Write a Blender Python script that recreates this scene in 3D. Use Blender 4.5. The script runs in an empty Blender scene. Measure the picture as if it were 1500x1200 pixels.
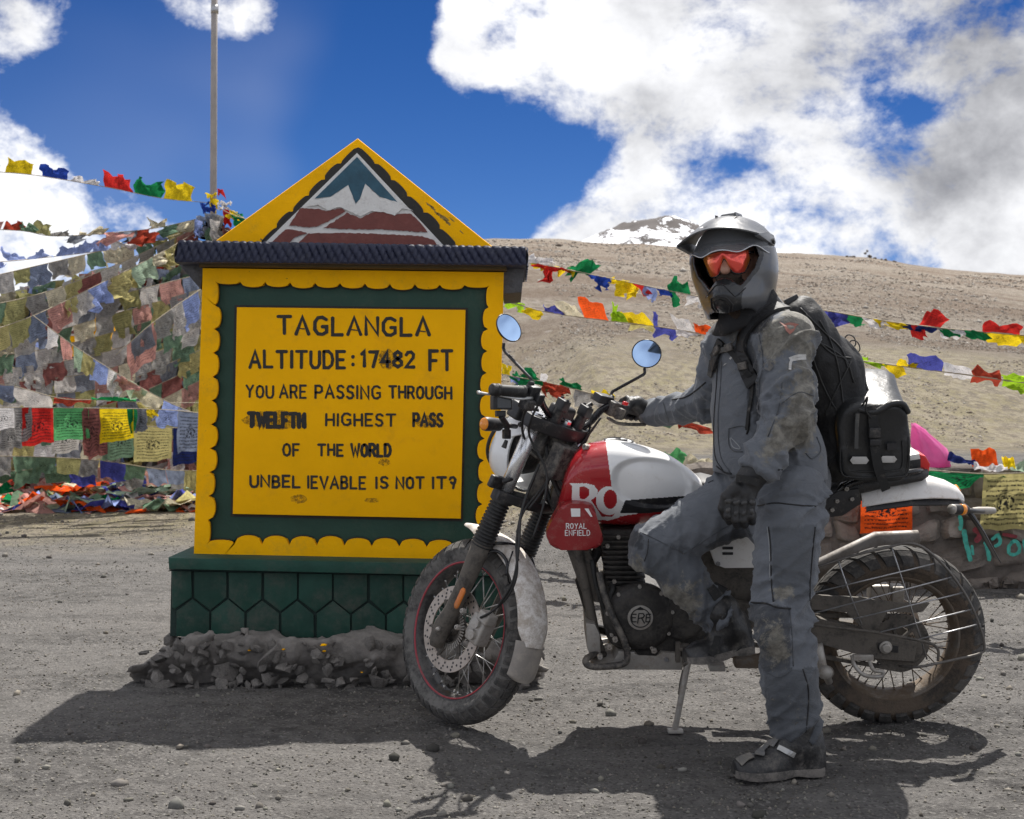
import bpy, bmesh, math, random
import numpy as np
from mathutils import Vector, Matrix, noise as mnoise

# ------------------------------------------------------------------ camera, sky, sun, exposure
SC = bpy.context.scene
COL = SC.collection
F, YH, H = 2000.0, 590.0, 1.13          # focal length in photo pixels, horizon row, camera height (m)
cam_data = bpy.data.cameras.new('camera')
cam = bpy.data.objects.new('camera', cam_data)
COL.objects.link(cam)
cam.location = (0, 0, H)
cam.rotation_euler = (math.radians(90), 0, 0)
cam_data.sensor_width = 36
cam_data.lens = 36 * F / 1500
cam_data.shift_y = (YH - 600) / 1500
cam_data.clip_start = 0.1
cam_data.clip_end = 6000
cam_data.dof.use_dof = True
cam_data.dof.focus_distance = 4.75
cam_data.dof.aperture_fstop = 9.0
SC.camera = cam

SUN_EL = math.radians(59)
SUN_DIR = Vector((0.286 * math.cos(SUN_EL), 0.958 * math.cos(SUN_EL), math.sin(SUN_EL))).normalized()
sun_data = bpy.data.lights.new('sun', 'SUN')
sun_data.energy = 2.4
sun_data.angle = math.radians(0.5)
sun_data.color = (1.0, 0.955, 0.89)
sun = bpy.data.objects.new('sun', sun_data)
COL.objects.link(sun)
sun.rotation_euler = SUN_DIR.to_track_quat('Z', 'Y').to_euler()
sun.location = (3, 12, 14)

SC.view_settings.view_transform = 'Standard'
SC.view_settings.look = 'None'
SC.view_settings.gamma = 1
SC.view_settings.use_curve_mapping = False
SC.view_settings.exposure = 1.66
SC.render.engine = 'CYCLES'
SC.cycles.use_denoising = True
SC.cycles.max_bounces = 7
SC.cycles.transparent_max_bounces = 12


class NB:
 """small node-tree builder"""
 def __init__(self, nt):
  self.nt = nt
  self.n = nt.nodes
  self.l = nt.links

 def new(self, t, **kw):
  nd = self.n.new(t)
  for k, v in kw.items():
   setattr(nd, k, v)
  return nd

 def put(self, sock, v):
  if v is None:
   return
  if hasattr(v, 'is_linked') or hasattr(v, 'links'):
   self.l.new(v, sock)
  else:
   if isinstance(v, (tuple, list)) and len(v) == 3 and len(sock.default_value) == 4:
    v = tuple(v) + (1,)
   sock.default_value = v

 def math(self, op, a, b=None, c=None, clamp=False):
  nd = self.new('ShaderNodeMath', operation=op, use_clamp=clamp)
  self.put(nd.inputs[0], a)
  self.put(nd.inputs[1], b)
  if c is not None:
   self.put(nd.inputs[2], c)
  return nd.outputs[0]

 def vmath(self, op, a, b=None, scale=None):
  nd = self.new('ShaderNodeVectorMath', operation=op)
  self.put(nd.inputs[0], a)
  if b is not None:
   self.put(nd.inputs[1], b)
  if scale is not None:
   self.put(nd.inputs['Scale'], scale)
  return nd.outputs['Value'] if op in ('DOT_PRODUCT', 'LENGTH', 'DISTANCE') else nd.outputs[0]

 def noise(self, vec, scale, detail=4, rough=0.55, dist=0.0, out='Fac'):
  nd = self.new('ShaderNodeTexNoise')
  self.put(nd.inputs['Vector'], vec)
  nd.inputs['Scale'].default_value = scale
  nd.inputs['Detail'].default_value = detail
  nd.inputs['Roughness'].default_value = rough
  nd.inputs['Distortion'].default_value = dist
  return nd.outputs[out]

 def voro(self, vec, scale, feature='F1', out='Distance', rnd=1.0):
  nd = self.new('ShaderNodeTexVoronoi', feature=feature)
  self.put(nd.inputs['Vector'], vec)
  nd.inputs['Scale'].default_value = scale
  nd.inputs['Randomness'].default_value = rnd
  return nd.outputs[out]

 def smooth(self, v, lo, hi, to0=0.0, to1=1.0):
  nd = self.new('ShaderNodeMapRange', interpolation_type='SMOOTHSTEP')
  self.put(nd.inputs[0], v)
  for i, x in ((1, lo), (2, hi), (3, to0), (4, to1)):
   nd.inputs[i].default_value = x
  return nd.outputs[0]

 def lin(self, v, lo, hi, to0=0.0, to1=1.0):
  nd = self.new('ShaderNodeMapRange')
  self.put(nd.inputs[0], v)
  for i, x in ((1, lo), (2, hi), (3, to0), (4, to1)):
   nd.inputs[i].default_value = x
  return nd.outputs[0]

 def mix(self, fac, a, b, blend='MIX'):
  nd = self.new('ShaderNodeMix', data_type='RGBA', blend_type=blend)
  self.put(nd.inputs[0], fac)
  self.put(nd.inputs[6], a)
  self.put(nd.inputs[7], b)
  return nd.outputs[2]

 def scale(self, vec, s):
  nd = self.new('ShaderNodeMapping')
  self.put(nd.inputs[0], vec)
  nd.inputs['Scale'].default_value = s
  return nd.outputs[0]


def pix_dir(px, py):
 return Vector((px - 750, F, YH - py)).normalized()


world = bpy.data.worlds.new('World')
SC.world = world
world.use_nodes = True
wb = NB(world.node_tree)
for nd in list(wb.n):
 wb.n.remove(nd)
w_out = wb.new('ShaderNodeOutputWorld')
w_bg = wb.new('ShaderNodeBackground')
w_bg.inputs['Strength'].default_value = 0.1
wb.l.new(w_bg.outputs[0], w_out.inputs[0])
sky = wb.new('ShaderNodeTexSky', sky_type='NISHITA')
sky.sun_disc = False
sky.sun_elevation = SUN_EL
sky.sun_rotation = math.atan2(SUN_DIR.x, SUN_DIR.y)
sky.altitude = 5300
sky.air_density = 1.0
sky.dust_density = 0.3
sky.ozone_density = 2.0
wd = wb.new('ShaderNodeTexCoord').outputs['Generated']
wdn = wb.vmath('NORMALIZE', wd)
# clouds: noise on the direction, warped, plus soft masses where the photograph has its cloud banks
wsep = wb.new('ShaderNodeSeparateXYZ')
wb.l.new(wdn, wsep.inputs[0])
cv = wb.scale(wdn, (1.0, 1.0, 1.35))
warp = wb.noise(cv, 3.2, 4, 0.55, out='Color')
cvw = wb.vmath('ADD', cv, wb.vmath('SCALE', wb.vmath('SUBTRACT', warp, (0.5, 0.5, 0.5)), scale=0.07))
n_big = wb.noise(cvw, 4.4, 10, 0.64)
n_fine = wb.noise(cvw, 21.0, 6, 0.66)
masses = [  # px, py, radius px, amount; the rest of the sky is broken cloud
 (1180, 60, 300, 0.30), (1420, 250, 250, 0.25), (900, 60, 170, 0.35), (1130, 290, 160, 0.25), (960, 290, 70, 0.30), (840, 335, 40, 0.75), (790, 345, 30, 0.5),
 (690, 40, 80, 0.75), (640, 90, 40, 0.6), (770, 110, 70, 0.35), (60, 345, 110, 1.1), (165, 300, 60, 0.7), (0, 260, 70, 0.7), (230, 350, 70, 0.8), (840, 160, 40, .3),
 (15, 40, 55, 0.95), (340, 25, 62, 0.85), (250, 0, 50, 0.75), (410, 0, 55, 0.75),
 (1420, 30, 150, .5), (1500, 10, 120, .5), (1055, 235, 75, .6), (960, 235, 50, .3), (1400, 350, 120, .4), (1250, 300, 90, .3), (700, 90, 60, .3), (300, 170, 330, -1.15), (640, 230, 150, -0.9), (820, 245, 80, -0.75), (520, 60, 110, -0.8),
 (900, 222, 40, -0.4), (740, 200, 60, -0.4), (450, 320, 110, -.6), (760, 300, 60, -.5), (590, 10, 60, -.5), (780, 10, 40, -.4)]
cover = None
for (px_, py_, r_, a_) in masses:
 d_ = pix_dir(px_, py_)
 rr = (r_ / F) ** 2
 dt = wb.vmath('DOT_PRODUCT', wdn, tuple(d_))
 g = wb.math('MULTIPLY', wb.math('EXPONENT', wb.math('MULTIPLY', wb.math('SUBTRACT', dt, 1.0), 2.0 / rr)), a_)
 cover = g if cover is None else wb.math('ADD', cover, g)
cover = wb.math('MINIMUM', wb.math('ADD', cover, 0.40), 0.50)
for (px_, py_, r_, a_) in [(1325, 182, 56, -.80), (1282, 140, 40, -.45), (1372, 150, 34, -.35), (1190, 150, 20, -.3), (1120, 195, 24, -.3)]:
 dt = wb.vmath('DOT_PRODUCT', wdn, tuple(pix_dir(px_, py_)))
 cover = wb.math('ADD', cover, wb.math('MULTIPLY', wb.math('EXPONENT', wb.math('MULTIPLY', wb.math('SUBTRACT', dt, 1.0), 2.0 / (r_ / F) ** 2)), a_))
dens = wb.math('ADD', wb.math('ADD', wb.math('MULTIPLY', wb.math('SUBTRACT', n_big, 0.5), 3.3),
                              wb.math('MULTIPLY', wb.math('SUBTRACT', n_fine, 0.5), 1.7)), cover)
c_mask = wb.smooth(dens, -0.06, 0.62)
thin = wb.math('MULTIPLY', wb.smooth(wb.noise(wb.scale(wdn, (1, 1, 1.2)), 2.6, 3, 0.5), 0.46, 0.78), 0.16)   # thin veil
vd = wb.math('EXPONENT', wb.math('MULTIPLY', wb.math('SUBTRACT', wb.vmath('DOT_PRODUCT', wdn, tuple(pix_dir(600, 330))), 1.0), 130.0))
thin = wb.math('MULTIPLY', thin, wb.math('ADD', wb.math('MULTIPLY', vd, 5.0), 0.2))
c_mask = wb.math('MAXIMUM', c_mask, thin)
n_up = wb.noise(wb.vmath('ADD', cvw, (0.0, 0.0, 0.040)), 4.4, 7, 0.60)
shade_n = wb.noise(wb.vmath('ADD', cvw, (0.3, 0.0, 0.1)), 9.0, 5, 0.55)
grey_m = None
for (px_, py_, r_, a_) in [(1330, 20, 190, 0.85), (1480, 90, 130, 0.8), (1180, 20, 90, .4), (1400, 260, 110, .45), (1080, 170, 110, -0.08), (1470, 230, 90, 0.35), (1230, 300, 130, 0.12),
                           (830, 120, 110, -0.25), (930, 190, 60, 0.25), (1010, 60, 100, -0.1), (1100, 130, 60, 0.25), (60, 330, 200, -0.4), (1450, 350, 60, 0.15),
                           (1200, 240, 80, -0.2), (1080, 300, 80, -0.1)]:
 d_ = pix_dir(px_, py_)
 rr = (r_ / F) ** 2
 dt = wb.vmath('DOT_PRODUCT', wdn, tuple(d_))
 g = wb.math('MULTIPLY', wb.math('EXPONENT', wb.math('MULTIPLY', wb.math('SUBTRACT', dt, 1.0), 2.0 / rr)), a_)
 grey_m = g if grey_m is None else wb.math('ADD', grey_m, g)
grey = wb.smooth(wb.math('ADD', wb.math('ADD', wb.math('MULTIPLY', wb.math('SUBTRACT', dens, 0.35), 0.35), wb.math('ADD', wb.math('ADD', wb.math('MULTIPLY', wb.math('SUBTRACT', n_up, n_big), 3.4), wb.math('MULTIPLY', wb.math('SUBTRACT', shade_n, 0.5), 1.6)), wb.math('MULTIPLY', wb.math('SUBTRACT', n_fine, 0.5), -0.9))), wb.math('MULTIPLY', grey_m, .66)), -0.35, 1.35)
c_col = wb.mix(grey, (3.55, 3.57, 3.66), (0.98, 1.0, 1.10))
sky_c = wb.mix(1.0, sky.outputs[0], (0.030, 0.120, 0.245), 'MULTIPLY')
hz = wb.math('MULTIPLY', wb.math('EXPONENT', wb.math('MULTIPLY', wb.math('MAXIMUM', wsep.outputs[2], 0.0), -11.0)), 0.75)
sky_c = wb.mix(hz, sky_c, (1.15, 1.75, 2.55))
w_mix = wb.mix(c_mask, sky_c, c_col)
wb.l.new(w_mix, w_bg.inputs['Color'])

# ------------------------------------------------------------------ coordinates measured from the photograph
rng = random.Random(7)
nrg = np.random.default_rng(11)


def P(px, py, Y):
 return Vector(((px - 750) / F * Y, Y, H - (py - YH) / F * Y))


def G(px, py):
 return P(px, py, H * F / (py - YH))


def project(p):
 return (750 + p[0] / p[1] * F, YH - (p[2] - H) / p[1] * F)


# ------------------------------------------------------------------ noise on numpy arrays
_tab = np.random.default_rng(5).random((32, 32, 32)).astype(np.float32)


def vnoise(p, seed=0):
 p = p + seed * 7.31
 i = np.floor(p).astype(np.int64)
 f = p - i
 f = f * f * (3 - 2 * f)
 i &= 31
 j = (i + 1) & 31
 x0, y0, z0 = i[..., 0], i[..., 1], i[..., 2]
 x1, y1, z1 = j[..., 0], j[..., 1], j[..., 2]
 fx, fy, fz = f[..., 0], f[..., 1], f[..., 2]
 a = _tab[x0, y0, z0] * (1 - fx) + _tab[x1, y0, z0] * fx
 b = _tab[x0, y1, z0] * (1 - fx) + _tab[x1, y1, z0] * fx
 c = _tab[x0, y0, z1] * (1 - fx) + _tab[x1, y0, z1] * fx
 d = _tab[x0, y1, z1] * (1 - fx) + _tab[x1, y1, z1] * fx
 a = a * (1 - fy) + b * fy
 c = c * (1 - fy) + d * fy
 return a * (1 - fz) + c * fz


def fbm(p, octs=4, seed=0, gain=0.5, lac=2.03):
 s = 0
 a = 1.0
 t = 0
 for k in range(octs):
  s = s + a * (vnoise(p, seed + k * 3) - 0.5)
  t += a
  a *= gain
  p = p * lac
 return s / t * 2          # about -1..1


def ss(x, a, b):
 t = np.clip((x - a) / (b - a), 0, 1)
 return t * t * (3 - 2 * t)


# ------------------------------------------------------------------ materials
def lin3(r, g, b):
 """sRGB 0-255 to linear"""
 return tuple(((c / 255) / 12.92 if c / 255 < 0.04045 else ((c / 255 + 0.055) / 1.055) ** 2.4) for c in (r, g, b))


def mk(name, base, rough=0.6, metal=0.0, var=0.18, vscale=9.0, dust=0.0, dcol=(0.23, 0.205, 0.175), dscale=14.0,
       bump=0.0, bscale=70.0, coat=0.0, attr=None, chips=0.0, chipcol=(0.1, 0.09, 0.08), trans=0.0, spec=0.5, weave=0.0, alpha=None, rnd=0.0):
 m = bpy.data.materials.new(name)
 m.use_nodes = True
 b = NB(m.node_tree)
 for nd in list(b.n):
  b.n.remove(nd)
 out = b.new('ShaderNodeOutputMaterial')
 bs = b.new('ShaderNodeBsdfPrincipled')
 oc = b.new('ShaderNodeTexCoord').outputs['Object']
 if attr:
  at = b.new('ShaderNodeAttribute', attribute_name=attr)
  col = at.outputs['Color']
 else:
  rgb = b.new('ShaderNodeRGB')
  rgb.outputs[0].default_value = tuple(base) + (1,)
  col = rgb.outputs[0]
 if var:
  n1 = b.noise(oc, vscale, 5, 0.6)
  f = b.lin(n1, 0.25, 0.75, 1 - var, 1 + var)
  cm = b.new('ShaderNodeVectorMath', operation='SCALE')
  b.l.new(col, cm.inputs[0])
  b.l.new(f, cm.inputs['Scale'])
  col = cm.outputs[0]
 if rnd:
  ri = b.new('ShaderNodeObjectInfo').outputs['Random']
  cm = b.new('ShaderNodeVectorMath', operation='SCALE')
  b.l.new(col, cm.inputs[0])
  b.l.new(b.lin(ri, 0, 1, 1 - rnd, 1 + rnd), cm.inputs['Scale'])
  col = cm.outputs[0]
 r_in = rough
 if dust:
  nd1 = b.noise(oc, dscale, 8, 0.68, 0.3)
  nd2 = b.noise(oc, dscale * 7, 4, 0.7)
  ds = b.math('ADD', b.math('MULTIPLY', nd1, 0.7), b.math('MULTIPLY', nd2, 0.3))
  th = 0.62 - 0.24 * dust
  fac = b.math('MULTIPLY', b.smooth(ds, th - 0.06, th + 0.16), min(1.0, 0.45 + 0.55 * dust))
  col = b.mix(fac, col, dcol)
  r_in = b.math('ADD', b.math('MULTIPLY', fac, 0.9 - rough), rough)
 if chips:
  cn = b.noise(oc, 42, 6, 0.75)
  cf = b.smooth(cn, 0.74 - 0.1 * chips, 0.76 - 0.1 * chips)
  col = b.mix(cf, col, chipcol)
 b.put(bs.inputs['Base Color'], col)
 b.put(bs.inputs['Roughness'], r_in)
 bs.inputs['Metallic'].default_value = metal
 bs.inputs['Coat Weight'].default_value = coat
 bs.inputs['Specular IOR Level'].default_value = spec
 hsum = None
 if bump:
  hb = b.noise(oc, bscale, 5, 0.65)
  bn = b.new('ShaderNodeBump')
  bn.inputs['Strength'].default_value = min(1, bump)
  bn.inputs['Distance'].default_value = 0.004 * max(1, bump)
  b.l.new(hb, bn.inputs['Height'])
  hsum = bn.outputs[0]
 if weave:
  wv = b.noise(b.scale(oc, (1, 1, 0.35)), 420, 2, 0.5)
  bn2 = b.new('ShaderNodeBump')
  bn2.inputs['Strength'].default_value = weave
  bn2.inputs['Distance'].default_value = 0.001
  b.l.new(wv, bn2.inputs['Height'])
  if hsum:
   b.l.new(hsum, bn2.inputs['Normal'])
  hsum = bn2.outputs[0]
 if hsum:
  b.l.new(hsum, bs.inputs['Normal'])
 sh = bs.outputs[0]
 if trans:
  tr = b.new('ShaderNodeBsdfTranslucent')
  b.put(tr.inputs['Color'], col)
  mx = b.new('ShaderNodeMixShader')
  mx.inputs[0].default_value = trans
  b.l.new(sh, mx.inputs[1])
  b.l.new(tr.outputs[0], mx.inputs[2])
  sh = mx.outputs[0]
 if alpha is not None:
  tp = b.new('ShaderNodeBsdfTransparent')
  mx = b.new('ShaderNodeMixShader')
  mx.inputs[0].default_value = alpha
  b.l.new(tp.outputs[0], mx.inputs[1])
  b.l.new(sh, mx.inputs[2])
  sh = mx.outputs[0]
 b.l.new(sh, out.inputs[0])
 m['b'] = 1
 return m


# ------------------------------------------------------------------ objects
def thing(name, label, cat, loc, group=None):
 o = bpy.data.objects.new(name, None)
 COL.objects.link(o)
 o.location = loc
 o.empty_display_size = 0.1
 o['label'] = label
 o['category'] = cat
 if group:
  o['group'] = group
 return o


def tag(o, label=None, cat=None, group=None, kind=None):
 for k, v in (('label', label), ('category', cat), ('group', group), ('kind', kind)):
  if v:
   o[k] = v
 return o


def origin_of(parent):
 v = Vector((0, 0, 0))
 while parent is not None:
  v += parent.location
  parent = parent.parent
 return v


def mesh_obj(name, verts, faces, mat, parent=None, smooth=False, uv=None, cols=None, mids=None, origin=None, autosmooth=None):
 """verts are world coordinates; the object is placed at its origin (or its parent's) and keeps them there"""
 v = np.asarray([tuple(p) for p in verts] if not isinstance(verts, np.ndarray) else verts, dtype=np.float64)
 po = origin_of(parent)
 if origin is None:
  origin = po if parent is not None else Vector((float(v[:, 0].mean()), float(v[:, 1].mean()), float(v[:, 2].min())))
 v = v - np.array(tuple(origin))
 me = bpy.data.meshes.new(name)
 if isinstance(faces, np.ndarray):
  nf, k = faces.shape
  me.vertices.add(len(v))
  me.vertices.foreach_set('co', v.astype(np.float32).ravel())
  me.loops.add(nf * k)
  me.loops.foreach_set('vertex_index', faces.astype(np.int32).ravel())
  me.polygons.add(nf)
  me.polygons.foreach_set('loop_start', np.arange(0, nf * k, k, dtype=np.int32))
  me.polygons.foreach_set('loop_total', np.full(nf, k, dtype=np.int32))
  me.update(calc_edges=True)
  me.validate()
 else:
  me.from_pydata([tuple(p) for p in v], [], faces)
  me.validate()
 if isinstance(mat, (list, tuple)):
  for m in mat:
   me.materials.append(m)
 elif mat is not None:
  me.materials.append(mat)
 if mids is not None:
  me.polygons.foreach_set('material_index', np.asarray(mids, dtype=np.int32))
 if smooth:
  me.shade_smooth()
 if autosmooth is not None:
  bm = bmesh.new()
  bm.from_mesh(me)
  bm.normal_update()
  for e in bm.edges:
   if len(e.link_faces) == 2 and e.calc_face_angle(0) > autosmooth:
    e.smooth = False
  bm.to_mesh(me)
  bm.free()
 if uv is not None:
  ul = me.uv_layers.new(name='UVMap')
  li = np.empty(len(me.loops), dtype=np.int32)
  me.loops.foreach_get('vertex_index', li)
  ul.data.foreach_set('uv', np.asarray(uv, dtype=np.float32)[li].ravel())
 if cols is not None:
  ca = me.color_attributes.new('Col', 'FLOAT_COLOR', 'POINT')
  c = np.asarray(cols, dtype=np.float32)
  if c.shape[1] == 3:
   c = np.hstack([c, np.ones((len(c), 1), dtype=np.float32)])
  ca.data.foreach_set('color', c.ravel())
 o = bpy.data.objects.new(name, me)
 COL.objects.link(o)
 if parent is not None:
  o.parent = parent
  o.location = origin - po
 else:
  o.location = origin
 return o


class MB:
 """collects shapes into one mesh"""
 def __init__(self):
  self.v = []
  self.f = []

 def add(self, verts, faces):
  n = len(self.v)
  self.v.extend([tuple(p) for p in verts])
  self.f.extend([tuple(i + n for i in f) for f in faces])
  return self

 def out(self, name, mat, parent=None, smooth=False, autosmooth=None, origin=None):
  if autosmooth is not None:
   smooth = True
  return mesh_obj(name, self.v, self.f, mat, parent, smooth=smooth, autosmooth=autosmooth, origin=origin)

 # --- shapes
 def box(self, c, ax, ay, az, bev=0.0):
  """centre, three half-axis vectors, bevel in metres"""
  c, ax, ay, az = Vector(c), Vector(ax), Vector(ay), Vector(az)
  if bev <= 0:
   vs = [c + sx * ax + sy * ay + sz * az for sx in (-1, 1) for sy in (-1, 1) for sz in (-1, 1)]
   fs = [(0, 1, 3, 2), (4, 6, 7, 5), (0, 4, 5, 1), (2, 3, 7, 6), (0, 2, 6, 4), (1, 5, 7, 3)]
   return self.add(vs, fs)
  bm = bmesh.new()
  bmesh.ops.create_cube(bm, size=2)
  L = (ax.length, ay.length, az.length)
  for v in bm.verts:
   v.co = Vector((v.co.x * L[0], v.co.y * L[1], v.co.z * L[2]))
  bev = min(bev, min(L) * 0.9)
  bmesh.ops.bevel(bm, geom=list(bm.edges), offset=bev, segments=3, affect='EDGES', profile=0.6)
  u = (ax.normalized(), ay.normalized(), az.normalized())
  bm.verts.index_update()
  vs = [c + v.co.x * u[0] + v.co.y * u[1] + v.co.z * u[2] for v in bm.verts]
  fs = [tuple(v.index for v in f.verts) for f in bm.faces]
  bm.free()
  return self.add(vs, fs)

 def tube(self, pts, r, seg=10, cap=True, flat=None):
  """pts: polyline; r: number or list; flat: (vector, factor) squashes the section"""
  pts = [Vector(p) for p in pts]
  n = len(pts)
  rs = [r] * n if not isinstance(r, (list, tuple)) else list(r)
  tang = []
  for i in range(n):
   a = pts[max(0, i - 1)]
   b = pts[min(n - 1, i + 1)]
   t = (b - a)
   tang.append(t.normalized() if t.length > 1e-9 else Vector((0, 0, 1)))
  up = Vector((0, 0, 1)) if abs(tang[0].z) < 0.9 else Vector((1, 0, 0))
  nrm = (up - tang[0] * up.dot(tang[0])).normalized()
  vs = []
  for i in range(n):
   nrm = (nrm - tang[i] * nrm.dot(tang[i]))
   nrm = nrm.normalized() if nrm.length > 1e-6 else tang[i].orthogonal().normalized()
   bn = tang[i].cross(nrm)
   for k in range(seg):
    a = 2 * math.pi * k / seg
    off = (nrm * math.cos(a) + bn * math.sin(a)) * rs[i]
    if flat:
     fv = flat[0]
     off = off - fv * off.dot(fv) * (1 - flat[1])
    vs.append(pts[i] + off)
  fs = []
  for i in range(n - 1):
   for k in range(seg):
    k2 = (k + 1) % seg
    fs.append((i * seg + k, i * seg + k2, (i + 1) * seg + k2, (i + 1) * seg + k))
  if cap:
   fs.append(tuple(range(seg - 1, -1, -1)))
   fs.append(tuple((n - 1) * seg + k for k in range(seg)))
  return self.add(vs, fs)

 def lathe(self, prof, c, axis, seg=32, closed=False, ref=None, arc=None):
  """prof: (radius, along axis); c centre; closed joins last to first"""
  c, axis = Vector(c), Vector(axis).normalized()
  e1 = Vector(ref).normalized() if ref is not None else axis.orthogonal().normalized()
  e1 = (e1 - axis * e1.dot(axis)).normalized()
  e2 = axis.cross(e1)
  a0, a1 = arc if arc else (0, 2 * math.pi)
  m = seg if not arc else seg + 1
  vs = []
  for j in range(m):
   a = a0 + (a1 - a0) * j / seg
   d = e1 * math.cos(a) + e2 * math.sin(a)
   for (r, h) in prof:
    vs.append(c + d * r + axis * h)
  k = len(prof)
  fs = []
  for j in range(seg):
   j2 = (j + 1) % m
   for i in range(k if closed else k - 1):
    i2 = (i + 1) % k
    fs.append((j * k + i, j2 * k + i, j2 * k + i2, j * k + i2))
  return self.add(vs, fs)

 def loft(self, rings, closed=True, caps=True):
  n = len(rings[0])
  vs = [p for r in rings for p in r]
  fs = []
  for i in range(len(rings) - 1):
   for k in range(n if closed else n - 1):
    k2 = (k + 1) % n
    fs.append((i * n + k, i * n + k2, (i + 1) * n + k2, (i + 1) * n + k))
  if caps and closed:
   fs.append(tuple(range(n - 1, -1, -1)))
   fs.append(tuple((len(rings) - 1) * n + k for k in range(n)))
  return self.add(vs, fs)

 def prism(self, front, back, bev=0.0, seg=2):
  """front and back: matching outlines"""
  front = [Vector(p) for p in front]
  back = [Vector(p) for p in back]
  n = len(front)
  if bev <= 0:
   fs = [tuple(range(n)), tuple(range(2 * n - 1, n - 1, -1))]
   for k in range(n):
    k2 = (k + 1) % n
    fs.append((k, n + k, n + k2, k2))
   return self.add(front + back, fs)
  bm = bmesh.new()
  vs = [bm.verts.new(p) for p in front + back]
  f1 = bm.faces.new(vs[:n])
  f2 = bm.faces.new(vs[n:][::-1])
  for k in range(n):
   k2 = (k + 1) % n
   bm.faces.new((vs[k], vs[n + k], vs[n + k2], vs[k2]))
  ed = set(f1.edges) | set(f2.edges)
  bmesh.ops.bevel(bm, geom=list(ed), offset=bev, segments=seg, affect='EDGES', profile=0.6, clamp_overlap=True)
  bm.verts.index_update()
  self.add([v.co.copy() for v in bm.verts], [tuple(v.index for v in f.verts) for f in bm.faces])
  bm.free()
  return self

 def bolt(self, c, axis, r=0.008, h=0.006):
  axis = Vector(axis).normalized()
  c = Vector(c)
  e1 = axis.orthogonal().normalized()
  e2 = axis.cross(e1)
  rings = []
  for (rr, hh) in ((r, -h), (r, h * 0.6), (r * 0.8, h), (r * 0.35, h), (r * 0.3, h * 0.4)):
   rings.append([c + (e1 * math.cos(k * math.pi / 3) + e2 * math.sin(k * math.pi / 3)) * rr + axis * hh for k in range(6)])
  return self.loft(rings)


def catmull(pts, n=8, closed=False):
 pts = [Vector(p) for p in pts]
 out = []
 m = len(pts)
 rng_ = range(m if closed else m - 1)
 for i in rng_:
  p0 = pts[(i - 1) % m] if closed or i > 0 else pts[0] * 2 - pts[1]
  p1 = pts[i]
  p2 = pts[(i + 1) % m]
  p3 = pts[(i + 2) % m] if closed or i + 2 < m else pts[-1] * 2 - pts[-2]
  for k in range(n):
   t = k / n
   out.append(0.5 * ((2 * p1) + (p2 - p0) * t + (2 * p0 - 5 * p1 + 4 * p2 - p3) * t * t + (3 * p1 - p0 - 3 * p2 + p3) * t ** 3))
 if not closed:
  out.append(pts[-1])
 return out


def inside(poly, x, y):
 """vectorised point in polygon"""
 x = np.asarray(x)
 y = np.asarray(y)
 r = np.zeros(x.shape, dtype=bool)
 n = len(poly)
 for i in range(n):
  x0, y0 = poly[i]
  x1, y1 = poly[(i + 1) % n]
  if y0 == y1:
   continue
  c = ((y0 > y) != (y1 > y)) & (x < (x1 - x0) * (y - y0) / (y1 - y0) + x0)
  r ^= c
 return r


def smooth2(pts, n=6, closed=True):
 return [(p.x, p.y) for p in catmull([Vector((a, b, 0)) for a, b in pts], n, closed)]


def grid_faces(nr, nc, wrap=False):
 i = np.arange(nr - 1)[:, None]
 j = np.arange(nc if wrap else nc - 1)[None, :]
 j2 = (j + 1) % nc
 a = i * nc + j
 b = i * nc + j2
 c = (i + 1) * nc + j2
 d = (i + 1) * nc + j
 return np.stack([a, b, c, d], -1).reshape(-1, 4)


# ------------------------------------------------------------------ implicit surfaces (surface nets on a numpy grid)
def smin(a, b, k):
 h = np.clip(0.5 + 0.5 * (b - a) / k, 0, 1)
 return b * (1 - h) + a * h - k * h * (1 - h)


def cone_d(p, a, b, ra, rb, sq=None):
 """distance to a capsule whose radius tapers from ra to rb; sq = (axis vector, factor) flattens it"""
 a = np.array(tuple(a), dtype=np.float32)
 b = np.array(tuple(b), dtype=np.float32)
 ab = b - a
 pa = p - a
 t = np.clip((pa @ ab) / float(ab @ ab + 1e-12), 0, 1)
 q = pa - t[..., None] * ab
 if sq is not None:
  ax = np.array(tuple(Vector(sq[0]).normalized()), dtype=np.float32)
  dq = q @ ax
  q = q + dq[..., None] * ax * (1.0 / sq[1] - 1)
 return np.sqrt((q * q).sum(-1)) - (ra + (rb - ra) * t)


def ell_d(p, c, ax, r):
 """ellipsoid; ax = three unit axes, r = three radii"""
 c = np.array(tuple(c), dtype=np.float32)
 q = p - c
 k = np.zeros(q.shape[:-1], dtype=np.float32)
 for a, rr in zip(ax, r):
  k += ((q @ np.array(tuple(a), dtype=np.float32)) / rr) ** 2
 k = np.sqrt(k)
 return (k - 1) * min(r) * 0.9 + 0 * k


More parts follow.
